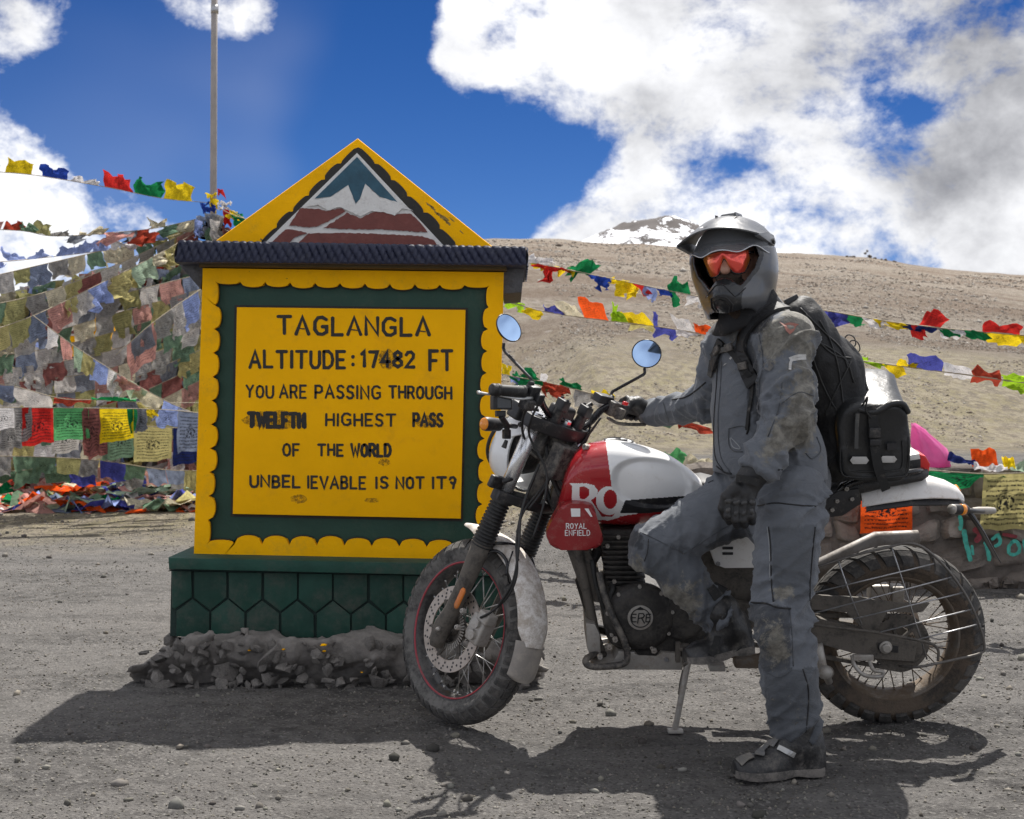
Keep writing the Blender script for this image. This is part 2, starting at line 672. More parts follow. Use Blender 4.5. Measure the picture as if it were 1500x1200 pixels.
def isosurface(fn, lo, hi, res):
 lo = np.array(lo, dtype=np.float32)
 n = [int(math.ceil((hi[i] - lo[i]) / res)) + 1 for i in range(3)]
 g = np.empty(n, dtype=np.float32)
 ys = lo[1] + np.arange(n[1], dtype=np.float32) * res
 zs = lo[2] + np.arange(n[2], dtype=np.float32) * res
 step = max(1, int(400000 / (n[1] * n[2])))
 for i0 in range(0, n[0], step):
  xs = lo[0] + np.arange(i0, min(n[0], i0 + step), dtype=np.float32) * res
  p = np.stack(np.meshgrid(xs, ys, zs, indexing='ij'), -1)
  g[i0:i0 + len(xs)] = fn(p)
 s = g < 0
 c = np.zeros((n[0] - 1, n[1] - 1, n[2] - 1), dtype=np.int8)
 for dx in (0, 1):
  for dy in (0, 1):
   for dz in (0, 1):
    c += s[dx:n[0] - 1 + dx, dy:n[1] - 1 + dy, dz:n[2] - 1 + dz]
 act = (c > 0) & (c < 8)
 idx = -np.ones(act.shape, dtype=np.int64)
 cells = np.argwhere(act)
 idx[act] = np.arange(len(cells))
 acc = np.zeros((len(cells), 3), dtype=np.float64)
 cnt = np.zeros(len(cells))
 for d in range(3):
  o = [i for i in range(3) if i != d]
  for u in (0, 1):
   for w in (0, 1):
    a = cells.copy()
    a[:, o[0]] += u
    a[:, o[1]] += w
    b = a.copy()
    b[:, d] += 1
    va = g[a[:, 0], a[:, 1], a[:, 2]]
    vb = g[b[:, 0], b[:, 1], b[:, 2]]
    m = (va < 0) != (vb < 0)
    t = np.where(m, va / np.where(m, va - vb, 1), 0)
    pt = a.astype(np.float64)
    pt[:, d] += t
    acc[m] += pt[m]
    cnt[m] += 1
 verts = acc / cnt[:, None] * res + lo
 faces = []
 for d in range(3):
  o = [i for i in range(3) if i != d]
  sl0 = [slice(None)] * 3
  sl1 = [slice(None)] * 3
  sl0[d] = slice(0, n[d] - 1)
  sl1[d] = slice(1, n[d])
  sg0, sg1 = s[tuple(sl0)], s[tuple(sl1)]
  e = np.argwhere(sg0 != sg1)
  e = e[(e[:, o[0]] > 0) & (e[:, o[1]] > 0) & (e[:, o[0]] < n[o[0]] - 1) & (e[:, o[1]] < n[o[1]] - 1)]
  q = []
  for (u, w) in ((-1, -1), (0, -1), (0, 0), (-1, 0)):
   a = e.copy()
   a[:, o[0]] += u
   a[:, o[1]] += w
   q.append(idx[a[:, 0], a[:, 1], a[:, 2]])
  q = np.stack(q, -1)
  inside0 = sg0[e[:, 0], e[:, 1], e[:, 2]]
  flip = inside0 if d != 1 else ~inside0
  q[~flip] = q[~flip][:, ::-1]
  faces.append(q)
 faces = np.concatenate(faces)
 faces = faces[(faces >= 0).all(1)]
 return verts, faces


def vert_normals(v, f):
 n = np.zeros_like(v)
 fn_ = np.cross(v[f[:, 2]] - v[f[:, 0]], v[f[:, 3]] - v[f[:, 1]])
 for k in range(4):
  np.add.at(n, f[:, k], fn_)
 return n / (np.linalg.norm(n, axis=1, keepdims=True) + 1e-12)


def relax(v, f, it=2, lam=0.5):
 e = np.concatenate([f[:, [0, 1]], f[:, [1, 2]], f[:, [2, 3]], f[:, [3, 0]]])
 for _ in range(it):
  s = np.zeros_like(v)
  c = np.zeros(len(v))
  np.add.at(s, e[:, 0], v[e[:, 1]])
  np.add.at(s, e[:, 1], v[e[:, 0]])
  np.add.at(c, e[:, 0], 1)
  np.add.at(c, e[:, 1], 1)
  v = v + lam * (s / c[:, None] - v)
 return v
# ------------------------------------------------------------------ shared materials
M = {}
M['black_plastic'] = mk('black_plastic', (0.018, 0.018, 0.02), 0.45, dust=0.25, dscale=22, bump=0.15, bscale=200)
M['black_gloss'] = mk('black_gloss', (0.012, 0.012, 0.014), 0.25, dust=0.12, dscale=30)
M['dusty_black'] = mk('dusty_black', (0.022, 0.021, 0.022), 0.5, dust=0.62, dscale=18, bump=0.3, bscale=150)
M['muddy_black'] = mk('muddy_black', (0.03, 0.028, 0.026), 0.6, dust=0.95, dscale=16, dcol=(0.13, 0.115, 0.098), bump=0.5, bscale=120)
M['chrome'] = mk('chrome', (0.72, 0.73, 0.75), 0.16, metal=1.0, dust=0.06, dscale=30, var=0.05)
M['steel'] = mk('steel', (0.42, 0.42, 0.43), 0.38, metal=0.9, dust=0.35, dscale=30)
M['yellow_paint'] = None

# ------------------------------------------------------------------ terrain
YR = 165.0


def ridge_z(X):
 px = 750 + X / YR * F
 pts = [(-3000, 900), (-900, 640), (0, 455), (200, 425), (300, 395), (420, 372), (560, 353), (730, 347), (800, 347), (950, 354), (1150, 366), (1275, 373),
           (1330, 384), (1500, 404), (1800, 430), (2600, 470), (5000, 520)]
 xs = [p[0] for p in pts]
 ys = [p[1] for p in pts]
 return H - (np.interp(px, xs, ys) - YH) / F * YR


def wall_front(X):
 return 8.25 + 0.05 * (X - 1.0)


WALL_X0, WALL_X1 = 0.95, 9.0


def ground_z(X, Y):
 X = np.asarray(X, dtype=np.float64)
 Y = np.asarray(Y, dtype=np.float64)
 rz = ridge_z(X / np.maximum(Y, 30) * YR)
 t = np.clip((Y - 13.0) / (YR - 13.0), 0, 1)
 prof = (t - 0.06 * t * (1 - t)) * ss(t, -0.02, 0.05)
 z = rz * prof
 over = np.clip(Y - YR, 0, None)
 z = z - over * 0.12 - (over ** 2) * 0.0002
 # the bank held up by the stone wall
 bank = 0.72 * ss(X, WALL_X0 - 0.15, WALL_X0 + 0.35) * (Y > wall_front(X) + 0.2) * (1 - ss(Y, 20, 45))
 left = 0.45 * ss(X, -0.4, WALL_X0) * ss(Y, 8.6, 10.5) * (1 - ss(X, WALL_X0 - 0.15, WALL_X0 + 0.35)) * (1 - ss(Y, 20, 45))
 z = z + bank + left
 # unevenness
 p = np.stack([X, Y, np.zeros_like(X)], -1)
 fl = 1 - 0.75 * ((np.abs(X) < 3) & (Y > 3.4) & (Y < 6.2))
 z = z + fbm(p * 0.9, 3, 1) * 0.018 * fl * ss(Y, -40, -5)
 z = z + fbm(p * 0.14, 3, 5) * 0.5 * ss(Y, 20, 60) + fbm(p * 0.03, 3, 6) * 1.0 * ss(Y, 50, 120)
 # soft dust berms pushed up on the right
 z = z + 0.02 * np.exp(-((Y - 4.55 - 0.05 * np.sin(X * 3)) / 0.08) ** 2) * ss(X, 1.45, 1.8) * (0.5 + vnoise(p * 6, 3))
 near = 1 - ss(Y, 7, 12)
 z = z + near * (fbm(p * 9, 3, 2) * 0.009 + fbm(p * 30, 2, 4) * 0.005 + np.abs(fbm(p * np.array([1.6, 5, 1]), 3, 8)) * 0.020 - 0.007)
 return z


def make_ground():
 ys = [-60.0, -40, -25, -14, -8, -4, -1, 0.6]
 y = 1.2
 while y < 900:
  ys.append(y)
  y += 0.016 + 0.0 * y if y < 2 else max(0.014, 0.0062 * (y - 2.0))
 ys = np.array(ys)
 # columns: dense within the view, coarser outside
 u = np.concatenate([np.linspace(-9, -1.3, 30, endpoint=False), np.linspace(-1.3, -0.5, 60, endpoint=False),
      np.linspace(-0.5, 0.5, 420, endpoint=False), np.linspace(0.5, 1.3, 60, endpoint=False), np.linspace(1.3, 9, 31)])
 wid = 0.9 + np.maximum(ys, 0.0) * 0.88
 X = u[None, :] * wid[:, None]
 Y = np.repeat(ys[:, None], len(u), 1)
 Z = ground_z(X, Y)
 v = np.stack([X, Y, Z], -1).reshape(-1, 3)
 f = grid_faces(len(ys), len(u))
 m = bpy.data.materials.new('ground')
 m.use_nodes = True
 b = NB(m.node_tree)
 bs = b.n['Principled BSDF']
 geo = b.new('ShaderNodeNewGeometry').outputs['Position']
 sp = b.new('ShaderNodeSeparateXYZ')
 b.l.new(geo, sp.inputs[0])
 n1 = b.noise(b.scale(geo, (1, 1.8, 1)), 0.9, 8, 0.68)
 n2 = b.noise(geo, 11, 6, 0.7)
 n3 = b.noise(geo, 85, 4, 0.7)
 grit = b.mix(b.smooth(n1, 0.36, 0.62), (0.056, 0.054, 0.052), (0.126, 0.120, 0.114))
 trk = b.noise(b.scale(geo, (0.35, 2.2, 1)), 1.6, 5, 0.6, 0.8)
 grit = b.mix(b.math('MULTIPLY', b.smooth(trk, 0.50, 0.62), 0.5), grit, (0.165, 0.157, 0.149))
 grit = b.mix(b.smooth(n2, 0.35, 0.72), grit, (0.155, 0.148, 0.141))
 grit = b.mix(b.math('MULTIPLY', b.smooth(n3, 0.5, 0.72), 0.6), grit, (0.065, 0.06, 0.058))
 sv = b.voro(geo, 120, 'F1', 'Color')
 vs_ = b.new('ShaderNodeSeparateColor')
 b.l.new(sv, vs_.inputs[0])
 peb = b.smooth(vs_.outputs[0], 0.90, 0.94)
 grit = b.mix(b.math('MULTIPLY', peb, 0.5), grit, (0.25, 0.24, 0.225))
 grit = b.mix(b.math('MULTIPLY', b.smooth(vs_.outputs[1], 0.88, 0.92), 0.6), grit, (0.05, 0.047, 0.046))
 # hill: dry grass low down, bare scree above
 hn = b.noise(geo, 0.7, 8, 0.7)
 hn2 = b.noise(b.scale(geo, (1, 0.2, 1)), 4.0, 8, 0.85)
 scree = b.mix(b.smooth(hn, 0.35, 0.68), (0.19, 0.153, 0.120), (0.25, 0.212, 0.168))
 scree = b.mix(b.smooth(hn2, 0.42, 0.58), scree, (0.34, 0.30, 0.25))
 scree = b.mix(b.math('MULTIPLY', b.smooth(b.noise(b.scale(geo, (.5, 1.6, 1)), 0.055, 7, 0.65), 0.42, 0.62), 0.65), scree, (0.155, 0.105, 0.072))
 hv = b.voro(b.scale(geo, (1, 0.25, 1)), 2.2, 'F1', 'Color')
 hs = b.new('ShaderNodeSeparateColor')
 b.l.new(hv, hs.inputs[0])
 hd = b.voro(b.scale(geo, (1, 0.25, 1)), 2.2, 'F1', 'Distance')
 st = b.math('MULTIPLY', b.smooth(hs.outputs[0], 0.80, 0.84), b.smooth(hd, 0.34, 0.12))
 scree = b.mix(b.math('MULTIPLY', st, 0.8), scree, (0.36, 0.33, 0.30))
 st2 = b.math('MULTIPLY', b.smooth(hs.outputs[1], 0.84, 0.87), b.smooth(hd, 0.34, 0.12))
 scree = b.mix(b.math('MULTIPLY', st2, 0.7), scree, (0.06, 0.05, 0.04))
 grass = b.mix(b.smooth(b.noise(b.scale(geo, (1, .3, 1)), 3.0, 8, 0.8), 0.42, 0.60), (0.46, 0.40, 0.30), (0.37, 0.325, 0.20))
 grass = b.mix(b.smooth(b.noise(b.scale(geo, (1, .3, 1)), 9.0, 6, 0.8), 0.46, 0.58), grass, (0.27, 0.235, 0.185))
 gfac = b.math('ADD', sp.outputs[1], b.math('MULTIPLY', b.math('SUBTRACT', b.noise(geo, 0.12, 5, 0.6), 0.5), 40))
 hill = b.mix(b.smooth(gfac, 16, 34), grass, scree)
 tofar = b.smooth(b.math('ADD', sp.outputs[1], b.math('MULTIPLY', b.math('SUBTRACT', n1, 0.5), 3.0)), 10.0, 13.0)
 # soil on top of the bank
 col = b.mix(tofar, grit, hill)
 b.l.new(col, bs.inputs['Base Color'])
 bs.inputs['Roughness'].default_value = 0.95
 bs.inputs['Specular IOR Level'].default_value = 0.15
 hh = b.math('ADD', b.math('MULTIPLY', b.noise(geo, 55, 6, 0.75), 0.012), b.math('MULTIPLY', b.voro(geo, 90, 'F1', 'Distance'), -0.006))
 hh = b.math('ADD', hh, b.math('MULTIPLY', b.math('MULTIPLY', b.noise(geo, 5.0, 7, 0.78), tofar), 0.25))
 bn = b.new('ShaderNodeBump')
 bn.inputs['Strength'].default_value = 1.0
 bn.inputs['Distance'].default_value = 1.0
 b.l.new(hh, bn.inputs['Height'])
 b.l.new(bn.outputs[0], bs.inputs['Normal'])
 o = mesh_obj('ground', v, f, m, None, smooth=True, origin=Vector((0, 0, 0)))
 tag(o, kind='structure')
 return o


make_ground()


def gz(x, y):
 return float(ground_z(np.array([x]), np.array([y]))[0])


# icosphere-like stone shapes shared between stones
def stone_mesh(seed, sub=1, flat=0.6):
 bm = bmesh.new()
 bmesh.ops.create_icosphere(bm, subdivisions=sub, radius=1.0)
 r = random.Random(seed)
 ax = [Vector((r.uniform(-1, 1), r.uniform(-1, 1), r.uniform(-1, 1))).normalized() for _ in range(9)]
 dd = [r.uniform(0.45, 0.85) for _ in range(9)]
 for v in bm.verts:
  c = v.co.copy()
  for a, d in zip(ax, dd):
   t = c.dot(a)
   if t > d:
    c -= a * (t - d)
  v.co = Vector((c.x * r.uniform(0.95, 1.05), c.y, c.z * flat))
 bm.verts.index_update()
 vs = np.array([tuple(v.co) for v in bm.verts])
 fs = np.array([[v.index for v in f.verts] for f in bm.faces])
 bm.free()
 return vs, fs


# scattered gravel: real little stones, one mass of them
def make_gravel():
 kinds = [stone_mesh(s + 20, 1, 0.85) for s in range(5)]
 cube = stone_mesh(9, 1, 0.55)
 r = np.random.default_rng(3)
 octv = np.array([(1, 0, 0), (-1, 0, 0), (0, 1, 0), (0, -1, 0), (0, 0, 1), (0, 0, -1)], dtype=float)
 octf = np.array([(0, 2, 4), (2, 1, 4), (1, 3, 4), (3, 0, 4), (2, 0, 5), (1, 2, 5), (3, 1, 5), (0, 3, 5)])
 V, Fc, C = [], [], []
 off = 0
 N = 42000
 Y = 2.9 + (r.random(N) ** 1.5) * 11.0
 X = (r.random(N) - 0.5) * 0.95 * Y
 size = 0.0022 + 0.0035 * r.random(N) ** 2 + (r.random(N) > 0.985) * r.random(N) * 0.016 + (r.random(N) > 0.9975) * (0.012 + 0.016 * r.random(N))
 size *= 0.75 + 0.09 * Y
 clump = vnoise(np.stack([X * 2.3, Y * 2.3, X * 0], -1), 4)
 keep = clump + r.random(N) * 0.6 > 0.62
 keep &= ~((X > WALL_X0 - 0.1) & (Y > 8.15))
 X, Y, size = X[keep], Y[keep], size[keep]
 Z = ground_z(X, Y)
 for i in range(len(X)):
  big = size[i] > 0.012
  vs, fs = (kinds[i % 5] if big else (octv * (0.8 + 0.4 * r.random((6, 1))), octf))
  a = r.random() * 6.28
  ca, sa = math.cos(a), math.sin(a)
  s = size[i] * (0.6 + 0.6 * r.random(3)) * np.array([1.1, 1.0, 0.95])
  q = vs * s
  q = np.stack([q[:, 0] * ca - q[:, 1] * sa, q[:, 0] * sa + q[:, 1] * ca, q[:, 2]], -1) + np.array([X[i], Y[i], Z[i] + size[i] * 0.2])
  V.append(q)
  Fc.append(fs + off)
  off += len(vs)
  t = r.random()
  c = np.array([0.15, 0.14, 0.13]) * (0.35 + 1.3 * t) * np.array([1 + 0.1 * (r.random() - .5), 1, 1 - 0.12 * r.random()])
  C.append(np.repeat(c[None], len(vs), 0))
 m = mk('gravel_stone', (0.2, 0.19, 0.18), 0.9, attr='Col', var=0.2, vscale=60, spec=0.2)
 o = mesh_obj('gravel', np.concatenate(V), np.concatenate(Fc), m, None, cols=np.concatenate(C), origin=Vector((0, 0, 0)))
 tag(o, 'loose grey gravel and small stones scattered over the dusty ground', 'gravel', kind='stuff')


make_gravel()


def make_hill_stones():
 r = np.random.default_rng(8)
 octv = np.array([(1, 0, 0), (-1, 0, 0), (0, 1, 0), (0, -1, 0), (0, 0, 1), (0, 0, -1)], dtype=float)
 octf = np.array([(0, 2, 4), (2, 1, 4), (1, 3, 4), (3, 0, 4), (2, 0, 5), (1, 2, 5), (3, 1, 5), (0, 3, 5)])
 N = 26000
 Y = 9.2 * np.exp(r.random(N) * math.log(155 / 9.2))
 X = (r.random(N) * .42 - .03) * Y
 s = Y * (0.00045 + 0.0007 * r.random(N) ** 3 + (r.random(N) > .9985) * .0015)
 k = (vnoise(np.stack([X, Y * .6, X * 0], -1) * 9 / (Y[:, None] ** .7), 2) > .42) & (Y > 10.5)
 X, Y, s = X[k], Y[k], s[k]
 Z = ground_z(X, Y)
 n = len(X)
 V = octv[None] * (.6 + .8 * r.random((n, 6, 1))) * (s[:, None, None] * np.array([1.2, 1., .75]))
 V = V + np.stack([X, Y, Z + s * .25], -1)[:, None]
 Fc = octf[None] + (np.arange(n) * 6)[:, None, None]
 t = r.random(n)
 c = np.where((t > .55)[:, None], np.array([[.40, .37, .33]]), np.array([[.19, .155, .125]])) * (.6 + .6 * r.random((n, 1)))
 m = mk('hill_stone', (.2, .2, .2), .9, attr='Col', var=.1, spec=.2)
 o = mesh_obj('hill_stones', V.reshape(-1, 3), Fc.reshape(-1, 3), m, None, cols=np.repeat(c, 6, 0), origin=Vector((0, 0, 0)))
 tag(o, 'pale and dark stones strewn over the dry hillside', 'stones', kind='stuff')


make_hill_stones()


# snow mountain far behind the ridge
def make_snow_mountain():
 Y0 = 1100.0
 pts = [(600, 420), (780, 372), (862, 345), (880, 337), (905, 327), (940, 318), (975, 316), (1000, 321), (1040, 335), (1090, 352), (1130, 362), (1160, 369), (1230, 385), (1400, 420), (1700, 480)]
 nx, ny = 260, 90
 px = np.linspace(600, 1700, nx)
 top = H - (np.interp(px, [p[0] for p in pts], [p[1] for p in pts]) - YH) / F * Y0
 X = (px - 750) / F * Y0
 V = []
 yy = np.linspace(-260, 300, ny)
 XX, YY = np.meshgrid(X, yy)
 base = np.where(yy < 0, 1 + yy / 260 * 1.0, 1 - yy / 300)[:, None]
 Z = top[None, :] * np.clip(base, 0, 1) ** 0.8
 p = np.stack([XX * 0.02, YY * 0.02, XX * 0], -1)
 rg = np.abs(fbm(p, 5, 2))
 Z = Z + (rg - 0.25) * 22 * (0.25 + 0.75 * np.abs(yy)[:, None] / 260) + fbm(p * 6, 3, 4) * 2.5
 v = np.stack([XX, YY + Y0, Z], -1).reshape(-1, 3)
 f = grid_faces(ny, nx)
 m = bpy.data.materials.new('snow_and_rock')
 m.use_nodes = True
 b = NB(m.node_tree)
 bs = b.n['Principled BSDF']
 geo = b.new('ShaderNodeNewGeometry')
 ps = geo.outputs['Position']
 sp = b.new('ShaderNodeSeparateXYZ')
 b.l.new(ps, sp.inputs[0])
 n1 = b.noise(b.scale(ps, (1, 1, 0.5)), 0.04, 8, 0.75)
 n2 = b.noise(ps, 0.014, 3, 0.5)
 hi = b.smooth(sp.outputs[2], 128, 150)
 fac = b.smooth(b.math('ADD', b.math('ADD', b.math('MULTIPLY', b.math('SUBTRACT', n1, .18), 1.55), b.math('MULTIPLY', hi, 0.16)), b.math('MULTIPLY', n2, 0.2)), 0.69, 0.73)
 b.l.new(b.mix(fac, (0.78, 0.80, 0.84), (0.06, 0.05, 0.048)), bs.inputs['Base Color'])
 bs.inputs['Roughness'].default_value = 0.9
 o = mesh_obj('snow_mountain', v, f, m, None, smooth=True)
 tag(o, 'snow covered peak with dark rock patches rising behind the brown ridge', 'mountain', kind='structure')


make_snow_mountain()

# cairn on the ridge
cq = thing('stone_cairn', 'tiny grey stone cairn standing on the far ridge line', 'cairn', (43.0, 163.5, float(ground_z(np.array([43.0]), np.array([163.5]))[0])))
cairn_m = mk('cairn_stone', (.12, .10, .085), .9, var=.2)
for k in range(16):
 vs, fs = stone_mesh(40 + k, 1, 0.8)
 s = rng.uniform(0.14, 0.34)
 x = 43.0 + rng.uniform(-3.4, 4.0)
 zt = ground_z(np.array([x]), np.array([163.5]))[0]
 hgt = rng.uniform(0, 1.0) * max(0.0, 1 - abs(x - 42.3) / 1.2) - .15
 mesh_obj('stone', vs * s + np.array([x, 163.5, zt + hgt + 0.2]), fs, cairn_m, cq)

# ------------------------------------------------------------------ painted stroke lettering
A = {
 'T': (0.8, [[(0, 0), (.8, 0)], [(.4, 0), (.4, 1)]]),
 'A': (0.8, [[(0, 1), (.4, 0), (.8, 1)], [(.16, .66), (.64, .66)]]),
 '^': (0.8, [[(0, 1), (.4, 0), (.8, 1)]]),
 'G': (0.8, [[(.76, .14), (.5, 0), (.22, .03), (.03, .28), (.03, .72), (.22, .97), (.5, 1), (.76, .86), (.76, .55), (.48, .55)]]),
 'L': (0.62, [[(0, 0), (0, 1), (.62, 1)]]),
 'N': (0.72, [[(0, 1), (0, 0), (.72, 1), (.72, 0)]]),
 'I': (0.06, [[(.03, 0), (.03, 1)]]),
 'U': (0.68, [[(0, 0), (0, .75), (.15, .97), (.34, 1), (.53, .97), (.68, .75), (.68, 0)]]),
 'D': (0.70, [[(0, 0), (0, 1), (.38, 1), (.62, .82), (.70, .5), (.62, .18), (.38, 0), (0, 0)]]),
 'E': (0.6, [[(.6, 0), (0, 0), (0, 1), (.6, 1)], [(0, .5), (.48, .5)]]),
 'F': (0.6, [[(.6, 0), (0, 0), (0, 1)], [(0, .5), (.48, .5)]]),
 ':': (0.1, [[(.05, .22), (.05, .30)], [(.05, .78), (.05, .86)]]),
 '1': (0.25, [[(0, .2), (.2, 0), (.2, 1)]]),
 '7': (0.6, [[(0, 0), (.6, 0), (.3, 1)]]),
 '4': (0.62, [[(.45, 1), (.45, 0), (0, .68), (.62, .68)]]),
 '8': (0.6, [[(.3, .47), (.06, .3), (.06, .14), (.3, 0), (.54, .14), (.54, .3), (.3, .47), (0, .66), (.02, .86), (.3, 1), (.58, .86), (.6, .66), (.3, .47)]]),
 '2': (0.6, [[(.02, .2), (.14, .03), (.4, 0), (.58, .16), (.56, .38), (0, 1), (.62, 1)]]),
 'Y': (0.7, [[(0, 0), (.35, .5), (.7, 0)], [(.35, .5), (.35, 1)]]),
 'O': (0.72, [[(.36, 0), (.1, .12), (0, .5), (.1, .88), (.36, 1), (.62, .88), (.72, .5), (.62, .12), (.36, 0)]]),
 'R': (0.66, [[(0, 1), (0, 0), (.42, 0), (.62, .12), (.62, .38), (.42, .52), (0, .52)], [(.36, .52), (.66, 1)]]),
 'P': (0.64, [[(0, 1), (0, 0), (.42, 0), (.62, .13), (.62, .42), (.42, .55), (0, .55)]]),
 'S': (0.62, [[(.6, .14), (.4, 0), (.16, .03), (.03, .2), (.1, .42), (.5, .56), (.6, .78), (.46, .97), (.2, 1), (0, .86)]]),
 'H': (0.68, [[(0, 0), (0, 1)], [(.68, 0), (.68, 1)], [(0, .5), (.68, .5)]]),
 'W': (0.95, [[(0, 0), (.24, 1), (.48, .3), (.72, 1), (.95, 0)]]),
 'V': (0.75, [[(0, 0), (.38, 1), (.75, 0)]]),
 'B': (0.64, [[(0, 0), (0, 1), (.42, 1), (.62, .86), (.6, .6), (.4, .48), (0, .48)], [(.4, .48), (.56, .34), (.54, .12), (.38, 0), (0, 0)]]),
 '?': (0.5, [[(0, .22), (.1, .04), (.34, 0), (.5, .2), (.46, .48), (.22, .56), (.1, .45)], [(.42, .5), (.3, 1)]]),
}


def ribbon(mb, pts, w, to3d, depth, lift):
 """a brush stroke: flat strip with rounded ends, standing `lift` proud; to3d(px, py, d) gives the point d metres in front of the surface"""
 r = len(pts)
 L, R = [], []
 for i in range(r):
  a = Vector(pts[max(0, i - 1)])
  b = Vector(pts[min(r - 1, i + 1)])
  p = Vector(pts[i])
  if 0 < i < r - 1:
   d1 = (p - a).normalized()
   d2 = (b - p).normalized()
   t = (d1 + d2)
   t = t.normalized() if t.length > 0.05 else d1
   n = Vector((-t.y, t.x))
   k = 1.0 / max(0.55, n.dot(Vector((-d1.y, d1.x))))
  else:
   t = (b - a).normalized()
   n = Vector((-t.y, t.x))
   k = 1.0
  ww = w * 0.5 * k * rng.uniform(0.92, 1.10)
  L.append(p + n * ww)
  R.append(p - n * ww)

 def cap(p, t, n):
  return [p + n * (w * 0.5 * math.cos(a)) + t * (w * 0.42 * math.sin(a)) for a in (math.radians(q) for q in (45, 90, 135))]
 t0 = (Vector(pts[0]) - Vector(pts[1])).normalized()
 t1 = (Vector(pts[-1]) - Vector(pts[-2])).normalized()
 n0 = Vector((t0.y, -t0.x))
 n1 = Vector((-t1.y, t1.x))
 outline = L + cap(Vector(pts[-1]), t1, n1) + R[::-1] + cap(Vector(pts[0]), t0, -n0 * 1.0)
 # quads for the strip, fans for the ends
 top = [to3d(p.x, p.y, lift) for p in L + R]
 fs = [(i, i + 1, r + i + 1, r + i) for i in range(r - 1)]
 mb.add(top, fs)
 e = [L[-1]] + cap(Vector(pts[-1]), t1, n1) + [R[-1]]
 mb.add([to3d(p.x, p.y, lift) for p in e], [tuple(range(5))])
 e = [R[0]] + cap(Vector(pts[0]), t0, (R[0] - L[0]).normalized()) + [L[0]]
 mb.add([to3d(p.x, p.y, lift) for p in e], [tuple(range(5))])


def word(mb, text, x0, x1, y0, y1, w, to3d, slope=0.012, jit=0.6, each=None):
 adv = []
 gap = 0.34
 for ch in text:
  adv.append(A[ch][0] if ch != ' ' else 0.3)
 tot = sum(adv) + gap * (len(text) - 1)
 sx = (x1 - x0) / tot
 x = x0
 for ch, a in zip(text, adv):
  if ch != ' ':
   jy = rng.uniform(-jit, jit)
   if each:
    mb = MB()
   for st in A[ch][1]:
    pts = [(x + u * sx + rng.uniform(-.25, .25), y0 + v * (y1 - y0) + jy + (x - x0) * slope) for u, v in st]
    ribbon(mb, pts, w, to3d, 0.0, 0.0012 + rng.random() * 0.0012)
   if each:
    mb.out('letter', *each)
  x += (a + gap) * sx


# ------------------------------------------------------------------ the pass sign
paint_y = mk('yellow_sign_paint', (1.0, 0.50, 0.002), 0.75, var=0.10, vscale=6, dust=0.30, dcol=(0.62, 0.34, 0.03), dscale=7, bump=0.9, bscale=22, chips=0.65, chipcol=(0.30, 0.17, 0.02), spec=0.12)
paint_y2 = mk('yellow_board_paint', (1.0, 0.50, 0.002), 0.75, var=0.08, vscale=3.5, dust=0.22, dcol=(0.72, 0.34, 0.02), dscale=5, bump=0.6, bscale=20, spec=0.12, chips=0.1, chipcol=(0.4, 0.2, 0.03))
paint_g = mk('green_sign_paint', (0.016, 0.058, 0.040), 0.5, var=0.18, vscale=5, dust=0.14, dcol=(0.10, 0.11, 0.085), dscale=5, bump=0.55, bscale=30, spec=0.35, chips=0.1, chipcol=(0.3, 0.32, 0.28))
paint_g2 = mk('green_plinth_paint', (0.014, 0.058, 0.042), 0.6, rnd=.2, chips=.3, chipcol=(.1, .11, .09), var=0.25, vscale=9, dust=0.42, dcol=(0.09, 0.095, 0.08), dscale=5, bump=0.8, bscale=24, spec=0.3)
paint_n = mk('navy_cap_paint', (0.018, 0.022, 0.05), 0.6, var=0.25, vscale=14, dust=0.2, dcol=(0.10, 0.10, 0.11), dscale=16, bump=0.6, bscale=60)
paint_k = mk('black_sign_paint', (0.016, 0.014, 0.011), 0.6, var=0.2, dust=0.10, dcol=(0.2, 0.13, 0.03), dscale=60, bump=0.2, bscale=60)
paint_w = mk('white_sign_paint', (0.70, 0.69, 0.66), 0.6, var=0.08, vscale=20, dust=0.3, dcol=(0.42, 0.39, 0.36), dscale=16, bump=0.6, bscale=55)
paint_b = mk('blue_sign_paint', (0.022, 0.085, 0.13), 0.6, var=0.28, vscale=16, dust=0.15, dcol=(0.10, 0.15, 0.17), dscale=16, bump=0.5, bscale=55)
paint_r = mk('maroon_sign_paint', (0.17, 0.042, 0.032), 0.6, var=0.15, vscale=20, dust=0.2, dcol=(0.25, 0.13, 0.10), dscale=20, bump=0.6, bscale=60)
cement = mk('rough_cement', (0.20, 0.185, 0.17), 0.9, var=0.35, vscale=16, dust=0.5, dcol=(0.27, 0.25, 0.225), dscale=9, bump=1.5, bscale=60, spec=0.2)
rock_m = mk('foundation_stone', (0.21, 0.195, 0.18), 0.85, rnd=.4, var=0.4, vscale=9, dust=0.5, dcol=(0.28, 0.26, 0.235), dscale=14, bump=1.2, bscale=50, spec=0.25)

SY = 5.70
sign = thing('pass_sign', 'yellow and green painted concrete pass sign on a dark green plinth beside the motorcycle', 'sign',
             (float(P(500, 980, SY).x), SY + 0.3, 0.0))


def SP(dy=0.0):
 return lambda x, y, d=0.0: P(x, y, SY + dy - d)


# body block behind the face
b0 = MB()
fr = [(297, 393), (738, 399), (727, 824), (284, 812)]
b0.prism([P(x, y, SY + 0.045) for x, y in [(298, 394), (737, 400), (726, 822), (285, 811)]], [P(x, y, SY + 0.045) + Vector((0, 0.52, 0)) for x, y in [(298, 394), (737, 400), (726, 822), (285, 811)]], 0.006)
b0.out('body', paint_y, sign)


